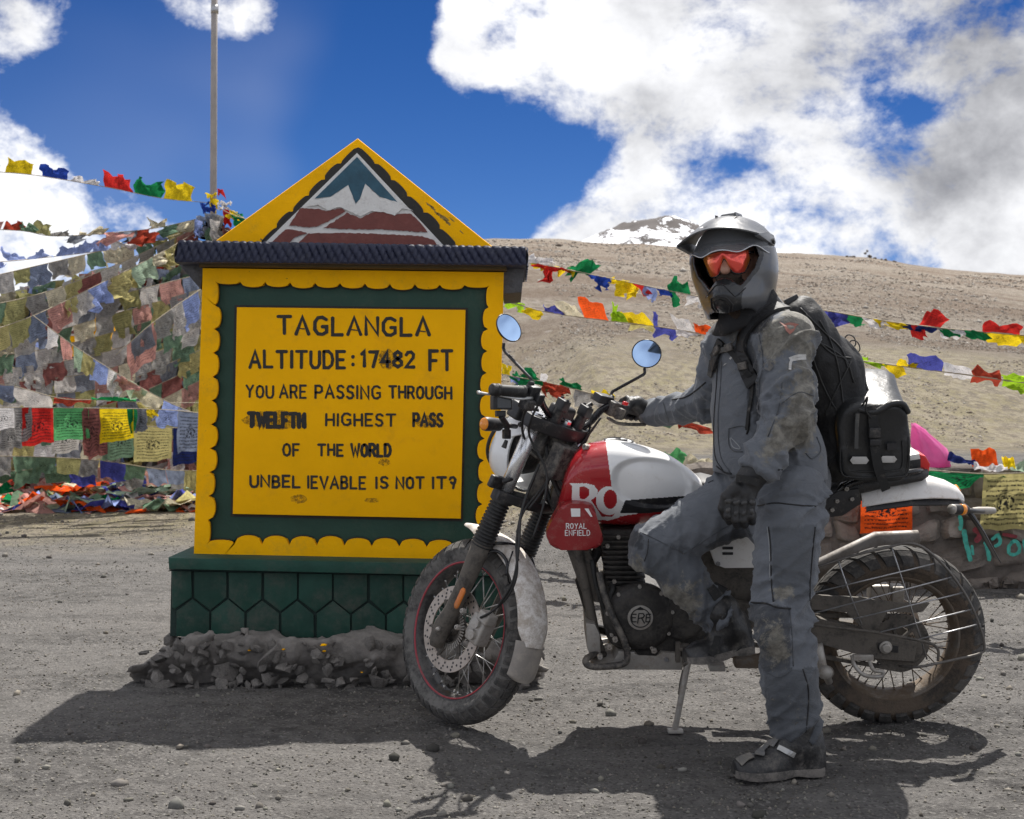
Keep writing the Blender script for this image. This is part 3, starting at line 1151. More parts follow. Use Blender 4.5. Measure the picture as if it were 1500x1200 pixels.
def scallops(p0, p1, n, amp, inward, m=9):
 """lobes bulging towards `inward` between cusps p0..p1"""
 p0, p1 = Vector(p0), Vector(p1)
 out = []
 for i in range(n):
  k = rng.uniform(0.85, 1.15) * (.5 if i in (0, n - 1) else 1)
  for j in range(m):
   t = (i + j / m) / n
   u = j / m
   out.append(p0.lerp(p1, t) + Vector(inward) * (amp * k * math.sqrt(max(0, 1 - (2 * u - 1) ** 2)) ** 0.85))
 return out


cTL, cTR, cBR, cBL = (315, 412), (717, 418), (705, 803), (303, 797)
sides = [((297, 393), (738, 399), cTL, cTR, 11, 8, (0, 1)), ((738, 399), (727, 824), cTR, cBR, 12, 9, (-1, 0)),
         ((727, 824), (284, 812), cBR, cBL, 10, 12, (0, -1)), ((284, 812), (297, 393), cBL, cTL, 11, 9, (1, 0))]
yel, blk = MB(), MB()
for mbx, grow, dy, thick in ((yel, 0, 0.0, 0.035), (blk, 2.2, 0.022, 0.014)):
 outer, inner = [], []
 for (o0, o1, i0, i1, n, amp, inw) in sides:
  rng.seed(int(i0[0]))
  s = scallops(i0, i1, n, amp, inw)
  for q, p in enumerate(s):
   t = q / len(s)
   inner.append(p + Vector(inw) * grow)
   outer.append(Vector(o0).lerp(Vector(o1), t))
 n = len(inner)
 fo = [P(p.x, p.y, SY + dy) for p in outer]
 fi = [P(p.x, p.y, SY + dy) for p in inner]
 bo = [p + Vector((0, thick, 0)) for p in fo]
 bi = [p + Vector((0, thick, 0)) for p in fi]
 fs = []
 for k in range(n):
  k2 = (k + 1) % n
  fs += [(k, k2, n + k2, n + k), (n + k, n + k2, 3 * n + k2, 3 * n + k), (k2, k, 2 * n + k, 2 * n + k2)]
 mbx.add(fo + fi + bo + bi, fs)
yel.out('scalloped_border', paint_y, sign)
blk.out('border_outline', paint_k, sign)
MB().prism([P(x, y, SY + 0.036) for x, y in [(300, 400), (734, 404), (724, 812), (290, 806)]], [P(x, y, SY + 0.045) for x, y in [(300, 400), (734, 404), (724, 812), (290, 806)]]).out('green_panel', paint_g, sign)
bd = MB()
bq = [(347, 450), (682, 454), (675, 760), (341, 753)]
bd.prism([P(x, y, SY + 0.006) for x, y in bq], [P(x, y, SY + 0.036) for x, y in bq], 0.004)
board = bd.out('message_board', paint_y2, sign, autosmooth=0.6)
MB().prism([P(x, y, SY + 0.034) for x, y in [(343.5, 447), (685.5, 451), (678, 764), (338, 757)]], [P(x, y, SY + 0.036) for x, y in [(343.5, 447), (685.5, 451), (678, 764), (338, 757)]]).out('board_outline', paint_k, sign)

LB = SP(0.006)
for txt, segs in (
  ('lettering_line', [('T^GL^NGL^', 407, 629, 464, 489, 5.0)]),
  ('lettering_line', [('ALTITUDE', 366, 505, 514, 538, 4.6), (':', 516, 518, 517, 537, 5), ('17482', 530, 606, 515, 537, 5.0), ('FT', 630, 662, 514, 542, 5.0)]),
  ('lettering_line', [('YOU', 361, 400, 565, 582, 3.2), ('ARE', 410, 448, 565, 583, 3.2), ('PASSING', 462, 557, 565, 583, 3.4), ('THROUGH', 570, 661, 566, 583, 3.4)]),
  ('lettering_line', [('TWELFTH', 364, 446, 605, 625, 5.6), ('TWELFTH', 367, 444, 606, 624, 4.0), ('HIGHEST', 478, 579, 606, 623, 3.3), ('PASS', 606, 648, 606, 624, 4.2)]),
  ('lettering_line', [('OF', 415, 438, 651, 668, 3.3), ('THE', 466, 502, 651, 667, 3.4), ('WORLD', 515, 572, 651, 668, 4.4)]),
  ('lettering_line', [('UNBEL', 367, 439, 697, 713, 3.5), ('IEVABLE', 451, 535, 698, 715, 3.4), ('IS', 551, 568, 699, 715, 3.4), ('NOT', 581, 621, 699, 715, 3.5), ('IT?', 634, 667, 699, 715, 3.6)])):
 for s in segs:
  word(None, *s, to3d=LB, each=(paint_k, board))
# crossbars only on some of the A of the place name, and smudges
mb = MB()
for (x, y) in ((442, 481), (519, 483), (619, 485)):
 ribbon(mb, [(x - 4, y), (x + 4, y + 1)], 1.6, LB, 0, 0.0026)
mb.out('lettering_mark', paint_k, board)
smudge_m = mk('smudged_paint', (0.10, 0.055, 0.01), 0.7, var=0.5, vscale=120, bump=0.3, alpha=0.55)
sn = NB(smudge_m.node_tree)
mx_ = [n for n in sn.n if n.type == 'MIX_SHADER'][-1]
oc_ = sn.new('ShaderNodeTexCoord').outputs['Object']
sn.l.new(sn.math('MULTIPLY', sn.smooth(sn.noise(oc_, 75, 6, 0.8), 0.38, 0.62), 0.6), mx_.inputs[0])
mb = MB()
for (x, y, w, h) in ((567, 527, 13, 16), (404, 615, 47, 15), (628, 618, 20, 10), (438, 731, 13, 7), (545, 733, 12, 4), (563, 677, 9, 6)):
 pts = [(x + w * math.cos(a) * rng.uniform(.8, 1.1), y + h * math.sin(a) * rng.uniform(.8, 1.1)) for a in np.linspace(0, 2 * math.pi, 14, endpoint=False)]
 mb = MB()
 mb.add([LB(a, b, 0.0006) for a, b in pts], [tuple(range(14))])
 mb.out('paint_smudge', smudge_m, board)

# cap: slab with twisted rope ridges on its front and ends
capmb = MB()
nx, nz = 420, 14
cf, cb = [], []
rows = []
for j in range(nz):
 w = j / (nz - 1)
 row = []
 for i in range(nx):
  u = i / (nx - 1)
  xt, yt = 262 + (770 - 262) * u, 352 + (361.5 - 352) * u
  xb, yb = 257 + (771 - 257) * u, 384 + (389 - 384) * u
  x = xt + (xb - xt) * w
  y = yt + (yb - yt) * w
  ph = u * 41 - w * 1.35 + 0.2 * math.sin(u * 31)
  r = abs(math.sin(math.pi * ph))
  rid = 0.012 * (r ** 0.6) + 0.002 * math.sin(u * 400 + w * 9)
  edge = math.sin(math.pi * min(1, max(0, w))) ** 0.4
  y2 = y - (1 - w) ** 8 * 1.2 * (r - 0.5)
  row.append(P(x, y2, SY - 0.115 - rid * edge))
 rows.append(row)
back = SY + 0.66
allv = [p for r in rows for p in r]
capmb.add(allv, [(j * nx + i, j * nx + i + 1, (j + 1) * nx + i + 1, (j + 1) * nx + i) for j in range(nz - 1) for i in range(nx - 1)])
for row in (rows[0], rows[-1]):
 bk = [Vector((p.x, back, p.z)) for p in row]
 capmb.add(row + bk, [(i, i + 1, nx + i + 1, nx + i) for i in range(nx - 1)])
for i in (0, nx - 1):
 cc = [rows[j][i] for j in range(nz)]
 m_ = 40
 vv = []
 for j, p in enumerate(cc):
  for k in range(m_):
   t = k / (m_ - 1)
   bump = 0.010 * abs(math.sin(math.pi * (t * 7 + j / nz))) * (1 if i else -1)
   vv.append(Vector((p.x + bump, p.y + (back - p.y) * t, p.z)))
 capmb.add(vv, [(j * m_ + k, j * m_ + k + 1, (j + 1) * m_ + k + 1, (j + 1) * m_ + k) for j in range(nz - 1) for k in range(m_ - 1)])
capmb.out('cap_slab', paint_n, sign)
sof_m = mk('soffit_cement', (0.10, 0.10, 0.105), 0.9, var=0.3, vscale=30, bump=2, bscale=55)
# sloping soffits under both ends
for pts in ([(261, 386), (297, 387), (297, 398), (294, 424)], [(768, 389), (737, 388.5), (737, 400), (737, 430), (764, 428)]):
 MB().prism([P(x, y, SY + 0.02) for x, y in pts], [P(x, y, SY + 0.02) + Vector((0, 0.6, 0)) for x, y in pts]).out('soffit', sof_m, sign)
MB().prism([P(x, y, SY - 0.06) for x, y in [(292, 384), (742, 388), (742, 395), (292, 389)]], [P(x, y, SY + 0.04) for x, y in [(292, 384), (742, 388), (742, 399), (292, 393)]]).out('cap_moulding', mk('brown_moulding', (0.09, 0.06, 0.02), 0.8, var=0.3, bump=0.8), sign)

# gable
tri = [(524, 203), (722, 362), (312, 356)]
gm = MB()
gm.prism([P(x, y, SY + 0.02) for x, y in tri], [P(x, y, SY + 0.36) for x, y in tri], 0.006)
gable = gm.out('gable', paint_y, sign, autosmooth=0.6)


def layer(name, pts, d, mat, parent=gable, th=0.004):
 mb = MB()
 mb.prism([P(x, y, SY + 0.02 - d) for x, y in pts], [P(x, y, SY + 0.02 - d + th) for x, y in pts])
 return mb.out(name, mat, parent)


bl = [p for p in scallops((382, 357), (523, 216), 6, -5, (0.7, 0.7), 8)] + [p for p in scallops((525, 216), (668, 359), 6, 5, (0.7, -0.7), 8)]
bl = [(p.x, p.y) for p in bl] + [(668, 360), (382, 356)]
layer('black_field', bl, 0.004, paint_k)
layer('white_frame', [(523, 224), (650, 360), (388, 356)], 0.008, paint_w)
# blue sky with the notch between the two peaks
layer('blue_field', [(523, 230), (583, 297), (556, 288), (535, 269), (527, 292), (521, 298), (510, 271), (484, 288), (461, 291)], 0.012, paint_b)


def ragged(pts, amp, step=3.0):
 out = []
 for i in range(len(pts)):
  a, b = Vector(pts[i]), Vector(pts[(i + 1) % len(pts)])
  n = max(1, int((b - a).length / step))
  for k in range(n):
   p = a.lerp(b, k / n)
   out.append((p.x + rng.uniform(-amp, amp) * .4, p.y + rng.uniform(-amp, amp)))
 return out


layer('maroon_field', ragged([(440, 305), (466, 306), (478, 309), (500, 305), (506, 309), (496, 316), (480, 325), (463, 333), (446, 333), (424, 330)], 0.8), 0.0135, paint_r)
layer('maroon_field', ragged([(508, 312), (528, 320), (548, 310), (566, 312), (578, 315), (600, 312), (615, 325), (626, 340), (600, 339), (560, 336), (520, 336), (474, 334), (490, 324)], 0.8), 0.0135, paint_r)
layer('maroon_field', ragged([(418, 336), (432, 337), (450, 341), (430, 349), (424, 356), (397, 356)], 0.6), 0.0135, paint_r)
layer('maroon_field', ragged([(452, 342), (500, 341), (560, 343), (618, 346), (636, 352), (640, 359), (437, 356)], 0.6), 0.0135, paint_r)
layer('snow_field', ragged([(521, 299), (510, 272), (484, 289), (460, 293), (448, 303), (466, 300), (480, 308), (497, 303), (508, 308), (528, 317), (545, 309), (562, 311), (578, 316), (590, 305), (606, 309), (585, 297), (556, 289), (535, 270), (527, 292)], 0.7, 4), 0.016, paint_w)
# worn patches on the right slope
wm = MB()
for (x, y, w, h) in ((628, 300, 6, 2), (634, 305, 4, 3), (648, 318, 9, 4), (655, 326, 6, 3), (662, 322, 5, 2), (640, 313, 4, 3), (384, 352, 4, 2), (676, 340, 3, 2)):
 pts = [(x + w * math.cos(a) * rng.uniform(.6, 1.2) + h * math.sin(a) * .3, y + h * math.sin(a) * rng.uniform(.6, 1.2) + w * .6 * math.cos(a)) for a in np.linspace(0, 2 * math.pi, 12, endpoint=False)]
 wm.add([P(a, b, SY + 0.0195) for a, b in pts], [tuple(range(12))])
wm.out('worn_patch', mk('worn_yellow', (0.30, 0.19, 0.04), 0.8, var=0.6, vscale=80, bump=0.5), gable)

# plinth
pl = MB()
pl.prism([P(x, y, SY - 0.16) for x, y in [(246, 817), (768, 828), (768, 846), (247, 834)]], [P(x, y, SY - 0.16) + Vector((0, 0.86, 0)) for x, y in [(246, 817), (768, 828), (768, 846), (247, 834)]], 0.008)
plinth = pl.out('plinth', paint_g2, sign, autosmooth=0.6)
PY = SY - 0.10
pq = [(251, 834), (763, 845), (763, 940), (249, 932)]
MB().prism([P(x, y, PY) for x, y in pq], [P(x, y, PY) + Vector((0, 0.74, 0)) for x, y in pq]).out('plinth_block', mk('plinth_joint', (0.012, 0.03, 0.025), 0.8, bump=0.6), plinth)


def clip_poly(poly, x0, x1, y0, y1):
 def cl(pl_, f, g):
  o = []
  for i in range(len(pl_)):
   a, b = pl_[i], pl_[(i + 1) % len(pl_)]
   fa, fb = f(a), f(b)
   if fa >= 0:
    o.append(a)
   if (fa >= 0) != (fb >= 0):
    t = fa / (fa - fb)
    o.append((a[0] + (b[0] - a[0]) * t, a[1] + (b[1] - a[1]) * t))
  return o
 for f in (lambda p: p[0] - x0, lambda p: x1 - p[0], lambda p: p[1] - y0, lambda p: y1 - p[1]):
  poly = cl(poly, f, None)
  if len(poly) < 3:
   return None
 return poly


def shrink(poly, d):
 """inset a convex polygon by moving every edge inwards by d"""
 c = Vector((sum(p[0] for p in poly) / len(poly), sum(p[1] for p in poly) / len(poly)))
 lines = []
 n = len(poly)
 for i in range(n):
  a, b = Vector(poly[i]), Vector(poly[(i + 1) % n])
  if (b - a).length < 1e-6:
   continue
  t = (b - a).normalized()
  nn = Vector((-t.y, t.x))
  if nn.dot(c - a) < 0:
   nn = -nn
  lines.append((a + nn * d, t))
 out = []
 m = len(lines)
 for i in range(m):
  (p, t), (q, s) = lines[i - 1], lines[i]
  den = t.x * s.y - t.y * s.x
  if abs(den) < 1e-6:
   out.append(tuple(q))
   continue
  k = ((q.x - p.x) * s.y - (q.y - p.y) * s.x) / den
  out.append(tuple(p + t * k))
 return out


# hexagonal stonework: an upper and a lower row of blocks
for row in range(2):
 for i in range(-1, 12):
  w = 51.5
  if row == 0:
   xa = 282 + i * w
   poly = [(xa, 790), (xa + w, 790), (xa + w, 875 + .5), (xa + w / 2, 895), (xa, 875)]
  else:
   xa = 282 + w / 2 + i * w
   poly = [(xa, 895), (xa + w / 2, 875), (xa + w, 895), (xa + w, 990), (xa, 990)]
  poly = [(x + rng.uniform(-1, 1), y + (x - 250) * 0.018 + rng.uniform(-1, 1)) for x, y in poly]
  poly = clip_poly(poly, 250.5, 762, 835.5 + (xa - 250) * 0.018, 934 + (xa - 250) * 0.012)
  if not poly or max(p[0] for p in poly) - min(p[0] for p in poly) < 6:
   continue
  poly = shrink(poly, 1.6)
  mb = MB()
  mb.prism([P(x, y, PY - 0.012) for x, y in poly], [P(x, y, PY + 0.002) for x, y in poly], 0.005)
  mb.out('block', paint_g2, plinth, autosmooth=0.7)

# rubble footing: cement mass and stones
def footing():
 lo, hi = (P(200, 985, SY).x - 0.12, SY - 0.35, -0.05), (P(795, 985, SY).x + 0.15, SY + 0.95, 0.32)
 xl, xr = P(214, 960, SY).x, P(794, 975, SY).x

 def fn(p):
  x, y, z = p[..., 0], p[..., 1], p[..., 2]
  top = 0.185 - 0.02 * ss(x, -0.6, 0.2)
  n = fbm(p * 9, 4, 3) * 0.055
  xl_z = xl + 0.28 * ss(z, 0.02, 0.22) - 0.02
  xr_z = xr - 0.22 * ss(z, 0.04, 0.2)
  yf = SY - 0.21 - 0.03 * np.sin(z * 12) + 0.05 * ss(z, 0.12, 0.0)
  d = np.maximum(np.maximum(xl_z - x, x - xr_z), np.maximum(yf - y, y - (SY + 0.80)))
  return np.maximum(d, z - top) - n
 v, f = isosurface(fn, lo, hi, 0.014)
 nn = vert_normals(v, f)
 v = v + nn * (fbm(v * 40, 3, 6)[:, None] * 0.006)
 o = mesh_obj('footing', v, f, cement, sign, smooth=False)
 kinds = [stone_mesh(s + 70, 1, 0.8) for s in range(7)]
 r = random.Random(4)
 meshes = []
 for k, (vs, fs) in enumerate(kinds):
  me = bpy.data.meshes.new('stone')
  me.from_pydata([tuple(p) for p in vs], [], [tuple(int(q) for q in f_) for f_ in fs])
  me.materials.append(rock_m)
  meshes.append(me)
 og = origin_of(sign)
 n_ = 0
 for k in range(250):
  t = r.random()
  z = r.uniform(-0.01, 0.17) if k % 4 else r.uniform(-0.02, 0.03)
  if k < 205:
   x = xl + 0.05 + t * (xr - xl - 0.1) + 0.12 * max(0, z - .05)
   y = SY - 0.235 - 0.03 * r.random() + 0.03 * z
  elif k < 232:
   x = xl + r.uniform(-0.01, 0.12) + z * 0.8
   y = SY + r.uniform(-0.2, 0.7)
  else:
   x = xr - r.uniform(-0.02, 0.1) - z * 0.5
   y = SY + r.uniform(-0.2, 0.5)
  s = r.uniform(0.010, 0.034) * (1.7 if k % 9 == 0 else 1)
  so = bpy.data.objects.new('stone', meshes[r.randrange(7)])
  COL.objects.link(so)
  so.parent = o
  so.location = Vector((x, y, z)) - og
  so.rotation_euler = (r.uniform(-1.2, 1.2), r.uniform(-1.2, 1.2), r.uniform(0, 6.28))
  so.scale = (s * r.uniform(1, 1.6), s * r.uniform(0.8, 1.2), s * r.uniform(0.6, 1.0))
 # yellow drips
 mb = MB()
 for (px, py, s) in ((474, 945, .018), (475, 954, .013), (416, 951, .014), (365, 953, .009), (530, 985, .007)):
  vs, fs = stone_mesh(int(px), 1, 0.4)
  mb.add([Vector(tuple(q * s)) + P(px, py, SY - 0.255) for q in vs], fs.tolist())
 mb.out('paint_drip', paint_y, o)


footing()
# ------------------------------------------------------------------ the stone retaining wall on the right
wall = thing('stone_wall', 'rough grey stone retaining wall behind the rear wheel with teal painted marks', 'wall', (2.4, 8.3, 0))
wall_m = mk('wall_stone', (0.17, 0.148, 0.13), 0.9, rnd=.3, var=0.45, vscale=7, dust=0.45, dcol=(0.21, 0.185, 0.165), dscale=8, bump=2.2, bscale=28, spec=0.2)
mortar_m = mk('wall_mortar', (0.12, 0.105, 0.094), 0.95, var=0.4, vscale=10, bump=2, bscale=40, spec=0.1)
WZ = 0.74


def wall_body():
 mb = MB()
 nx, nz = 120, 14
 vv = []
 for i in range(nx):
  X = WALL_X0 + 0.1 + (WALL_X1 - WALL_X0) * i / (nx - 1)
  for j in range(nz):
   z = -0.15 + (WZ + 0.13) * j / (nz - 1)
   vv.append((X, wall_front(X) + 0.02 + 0.12 * max(0, z) + 0.03 * mnoise.noise((X * 5, z * 5, 1)), z))
  vv.append((X, wall_front(X) + 0.5, WZ - 0.01))
 k = nz + 1
 mb.add(vv, [(i * k + j, (i + 1) * k + j, (i + 1) * k + j + 1, i * k + j + 1) for i in range(nx - 1) for j in range(nz)])
 mb.out('mortar', mortar_m, wall, smooth=True)
 r = random.Random(12)
 z = -0.06
 for course in range(5):
  hgt = r.uniform(0.12, 0.20) if course < 4 else WZ - z
  X = WALL_X0 + 0.12 + r.uniform(-.1, 0)
  while X < (4.4 if course < 9 else 9):
   w = r.uniform(0.10, 0.42)
   n = 7
   q = []
   for a in range(n):
    for c in range(n):
     u, v = a / (n - 1) * 2 - 1, c / (n - 1) * 2 - 1
     sx = u * (1 - 0.05 * v * v)
     sz = v * (1 - 0.05 * u * u)
     x = X + w / 2 + sx * (w / 2 - 0.002)
     zz = z + hgt / 2 + sz * (hgt / 2 - 0.002) + 0.03 * math.sin(x * 6 + course * 1.7)
     edge = (1 - max(abs(u), abs(v)) ** 6)
     nz_ = mnoise.fractal((x * 7, zz * 7, course + X), 1, 2, 4)
     y = wall_front(x) + 0.12 * max(0, zz) + 0.030 - 0.055 * edge - 0.030 * nz_ * edge
     q.append((x + 0.028 * mnoise.noise((x * 9, zz * 9, 3)), y, zz + 0.028 * mnoise.noise((x * 9, zz * 9, 9))))
   mesh_obj('stone', q, [(a * n + c, (a + 1) * n + c, (a + 1) * n + c + 1, a * n + c + 1) for a in range(n - 1) for c in range(n - 1)], wall_m, wall, smooth=r.random() < 0.4)
   X += w
  z += hgt
 # rough lip of earth and cement
 cm = MB()
 for k in range(70):
  X = r.uniform(WALL_X0 + 0.1, 4.4)
  vs, fs = stone_mesh(200 + k % 9, 1, 0.7)
  s = r.uniform(0.02, 0.055)
  cm.add([Vector(tuple(p * s)) + Vector((X, wall_front(X) + r.uniform(-.05, .02), r.uniform(-0.01, 0.04))) for p in vs], fs.tolist())
 o = cm.out('rubble', wall_m, wall)
 o['kind'] = 'stuff'


wall_body()
teal = mk('teal_paint', (0.05, 0.33, 0.27), 0.8, var=0.4, vscale=30, bump=1, bscale=60)
red_m = mk('faded_red_paint', (0.20, 0.03, 0.04), 0.8, var=0.4, vscale=30, bump=1, bscale=60)


def WP(x, y, d=0.0):
 p = P(x, y, 8.35)
 return P(x, y, wall_front(p.x) + 0.12 * max(0, p.z) - 0.058 - d)


for mat_, strokes in ((teal, [([(1406, 757), (1408, 768), (1407, 775)], 6), ([(1412, 778), (1414, 792), (1418, 806), (1421, 820)], 7), ([(1424, 800), (1426, 812)], 4),
                              ([(1444, 795), (1447, 808), (1449, 820)], 6), ([(1454, 790), (1462, 784), (1465, 795), (1458, 800)], 5),
                              ([(1482, 795), (1477, 803), (1480, 812), (1490, 811), (1494, 802), (1488, 793), (1482, 795)], 5), ([(1500, 792), (1503, 812)], 5)]),
                      (red_m, [([(1428, 776), (1436, 783), (1431, 792)], 8), ([(1470, 783), (1488, 786)], 5)])):
 for st, w in strokes:
  mb = MB()
  ribbon(mb, [(x + rng.uniform(-.7, .7), y) for x, y in catmull([Vector((a, b, 0)) for a, b in st], 3) and [(p.x, p.y) for p in catmull([Vector((a, b, 0)) for a, b in st], 3)]], w, WP, 0, 0.0)
  mb.out('painted_mark', mat_, wall)

# ------------------------------------------------------------------ cloth for the prayer flags
def cloth_material():
 m = bpy.data.materials.new('flag_cloth')
 m.use_nodes = True
 b = NB(m.node_tree)
 for nd in list(b.n):
  b.n.remove(nd)
 out = b.new('ShaderNodeOutputMaterial')
 at = b.new('ShaderNodeAttribute', attribute_name='Col')
 uv = b.new('ShaderNodeUVMap').outputs[0]
 sp = b.new('ShaderNodeSeparateXYZ')
 b.l.new(uv, sp.inputs[0])
 oc = b.new('ShaderNodeTexCoord').outputs['Object']
 rows = b.smooth(b.math('SINE', b.math('MULTIPLY', sp.outputs[1], 75.0)), 0.0, 0.5)
 chars = b.smooth(b.noise(b.scale(uv, (1, 0.35, 1)), 60, 2, 0.6), 0.42, 0.55)
 dx = b.math('MULTIPLY', b.math('SUBTRACT', sp.outputs[0], 0.5), 1.0)
 dy = b.math('MULTIPLY', b.math('SUBTRACT', sp.outputs[1], 0.5), 1.2)
 rad = b.math('SQRT', b.math('ADD', b.math('MULTIPLY', dx, dx), b.math('MULTIPLY', dy, dy)))
 emb = b.math('MULTIPLY', b.smooth(rad, 0.21, 0.18), b.smooth(b.noise(uv, 14, 4, 0.7), 0.46, 0.54))
 inb = b.math('MULTIPLY', b.smooth(b.math('ABSOLUTE', dx), 0.43, 0.41), b.smooth(b.math('ABSOLUTE', b.math('SUBTRACT', sp.outputs[1], 0.5)), 0.44, 0.42))
 text = b.math('MULTIPLY', b.math('MULTIPLY', rows, chars), b.smooth(rad, 0.20, 0.22))
 ink = b.math('MULTIPLY', b.math('MAXIMUM', text, emb), inb)
 ink = b.math('MULTIPLY', ink, at.outputs['Alpha'])
 wear = b.smooth(b.noise(oc, 18, 5, 0.65), 0.3, 0.75)
 vv = b.lin(wear, 0, 1, 0.72, 1.15)
 c = b.new('ShaderNodeVectorMath', operation='SCALE')
 b.l.new(at.outputs['Color'], c.inputs[0])
 b.l.new(vv, c.inputs['Scale'])
 col = b.mix(ink, c.outputs[0], (0.02, 0.02, 0.022))
 di = b.new('ShaderNodeBsdfDiffuse')
 tr = b.new('ShaderNodeBsdfTranslucent')
 b.l.new(col, di.inputs[0])
 b.l.new(col, tr.inputs[0])
 bn = b.new('ShaderNodeBump')
 bn.inputs['Strength'].default_value = 0.5
 bn.inputs['Distance'].default_value = 0.02
 b.l.new(b.noise(oc, 22, 5, 0.7), bn.inputs['Height'])
 b.l.new(bn.outputs[0], di.inputs['Normal'])
 mx = b.new('ShaderNodeMixShader')
 mx.inputs[0].default_value = 0.30
 b.l.new(di.outputs[0], mx.inputs[1])
 b.l.new(tr.outputs[0], mx.inputs[2])
 b.l.new(mx.outputs[0], out.inputs[0])
 return m


CLOTH = cloth_material()
cord_m = mk('flag_cord', (0.35, 0.30, 0.22), 0.9, var=0.2)
FC = dict(yellow=(0.90, 0.66, 0.02), blue=(0.03, 0.075, 0.42), white=(0.74, 0.72, 0.72), red=(0.66, 0.035, 0.03), green=(0.015, 0.22, 0.075),
          orange=(0.85, 0.11, 0.02), lime=(0.36, 0.60, 0.03), violet=(0.09, 0.10, 0.42), sky=(0.30, 0.38, 0.70), brick=(0.45, 0.07, 0.04),
          fyellow=(0.52, 0.46, 0.20), fblue=(0.22, 0.26, 0.36), fwhite=(0.56, 0.53, 0.50), fpink=(0.52, 0.28, 0.24), fgreen=(0.17, 0.27, 0.18),
          folive=(0.36, 0.34, 0.15), fslate=(0.22, 0.235, 0.27), fmaroon=(0.26, 0.10, 0.09), cream=(0.66, 0.60, 0.44), navy=(0.02, 0.03, 0.12),
          grey=(0.34, 0.33, 0.31), fgrey=(0.33, 0.32, 0.31), mint=(0.40, 0.52, 0.38), lgreen=(0.12, 0.42, 0.16), pink=(0.62, 0.32, 0.28))


def flag_geo(a, b, free_a, free_b, n=8, wave=0.1, seed=0, curl=0.0, view=Vector((0, -1, 0))):
 """cloth between the cord points a,b and the free corners; waves along it"""
 a, b, fa, fb = Vector(a), Vector(b), Vector(free_a), Vector(free_b)
 size = max((fa - a).length, (b - a).length)
 nrm = (b - a).cross(fa - a)
 nrm = nrm.normalized() if nrm.length > 1e-9 else view
 # where the cloth is seen edge-on keep the waves towards the viewer
 nrm = (nrm + view * 0.3).normalized()
 r = random.Random(seed)
 ph, k1, k2 = r.uniform(0, 6.28), r.uniform(0.7, 1.6), r.uniform(1.6, 3.4)
 vs, uv = [], []
 ddir = (fa + fb - a - b).normalized()
 for i in range(n + 1):
  u = i / n
  for j in range(n + 1):
   w = j / n
   p = a.lerp(b, u).lerp(fa.lerp(fb, u), w)
   d = (math.sin(ph + 6.28 * (u * k1 + w * 0.5)) * 0.6 + math.sin(ph * 2 + 6.28 * (u * k2 - w * k1)) * 0.4)
   amp = wave * size * (0.25 + 0.75 * w)
   p += nrm * d * amp
   p += ddir * (0.35 * amp * math.sin(ph * 3 + u * 9.0)) * w
   if curl:
    p += (nrm * math.sin(w * 3.0) + (a + b - fa - fb).normalized() * (1 - math.cos(w * 2.2))) * curl * size * (0.4 + 0.6 * math.sin(u * 3 + ph))
   p += Vector((mnoise.noise(p * 14), mnoise.noise(p * 14 + Vector((9, 0, 0))), mnoise.noise(p * 14 + Vector((0, 9, 0))))) * wave * size * 0.35 * (0.3 + w)
   vs.append(p)
   uv.append((u, 1 - w))
 fs = [(i * (n + 1) + j, (i + 1) * (n + 1) + j, (i + 1) * (n + 1) + j + 1, i * (n + 1) + j + 1) for i in range(n) for j in range(n)]
 return vs, fs, uv


def jitcol(c, k=0.12, ink=0.7):
 f = 1 + rng.uniform(-k, k)
 return (min(1, c[0] * f), min(1, c[1] * f), min(1, c[2] * f), ink)


def add_flag(parent, col, *args, ink=0.6, name='flag', **kw):
 vs, fs, uv = flag_geo(*args, **kw)
 c = jitcol(FC[col], 0.12, ink)
 return mesh_obj(name, vs, fs, CLOTH, parent, smooth=True, uv=uv, cols=[c] * len(vs))


class Cord:
 def __init__(self, nodes):
  self.n = nodes           # (px, py, Y)
  self.pts = catmull([P(*q) for q in nodes], 10)
  self.px = [project(p)[0] for p in self.pts]

 def at(self, px):
  for i in range(len(self.px) - 1):
   a, b = self.px[i], self.px[i + 1]
   if (a <= px <= b) or (b <= px <= a):
    return self.pts[i].lerp(self.pts[i + 1], (px - a) / (b - a + 1e-9))
  return self.pts[0] if abs(px - self.px[0]) < abs(px - self.px[-1]) else self.pts[-1]

 def off(self, px, dx, dy, dY=0.0):
  """the point dx, dy photo pixels from the cord at its distance"""
  p = self.at(px)
  s = p.y / F
  return p + Vector((dx * s, dY, -dy * s))


def flag_string(nodes, flags, label, group, wave=0.12, r=0.004, name='prayer_flag_string', ink=0.5, twin=True):
 c = Cord(nodes)
 t = thing(name, label, 'prayer flags', tuple(c.pts[0]), group)
 MB().tube(c.pts, r, 5).out('cord', cord_m, t, smooth=True)
 for k, fl in enumerate(flags):
  x0, x1, col, dx, dy = fl[:5]
  wv = (fl[5] if len(fl) > 5 else wave) * (.72 if group == 'prayer flag strings' else 1)
  cu = fl[6] if len(fl) > 6 else 0.0
  x1e = fl[7] if len(fl) > 7 else 0.85
  dY = rng.uniform(-0.06, 0.06)
  add_flag(t, col, c.at(x0), c.at(x1), c.off(x0, dx, dy, dY), c.off(x1, dx, dy * x1e, dY), wave=wv, seed=k * 7 + int(x0), curl=cu, ink=ink)
 return t


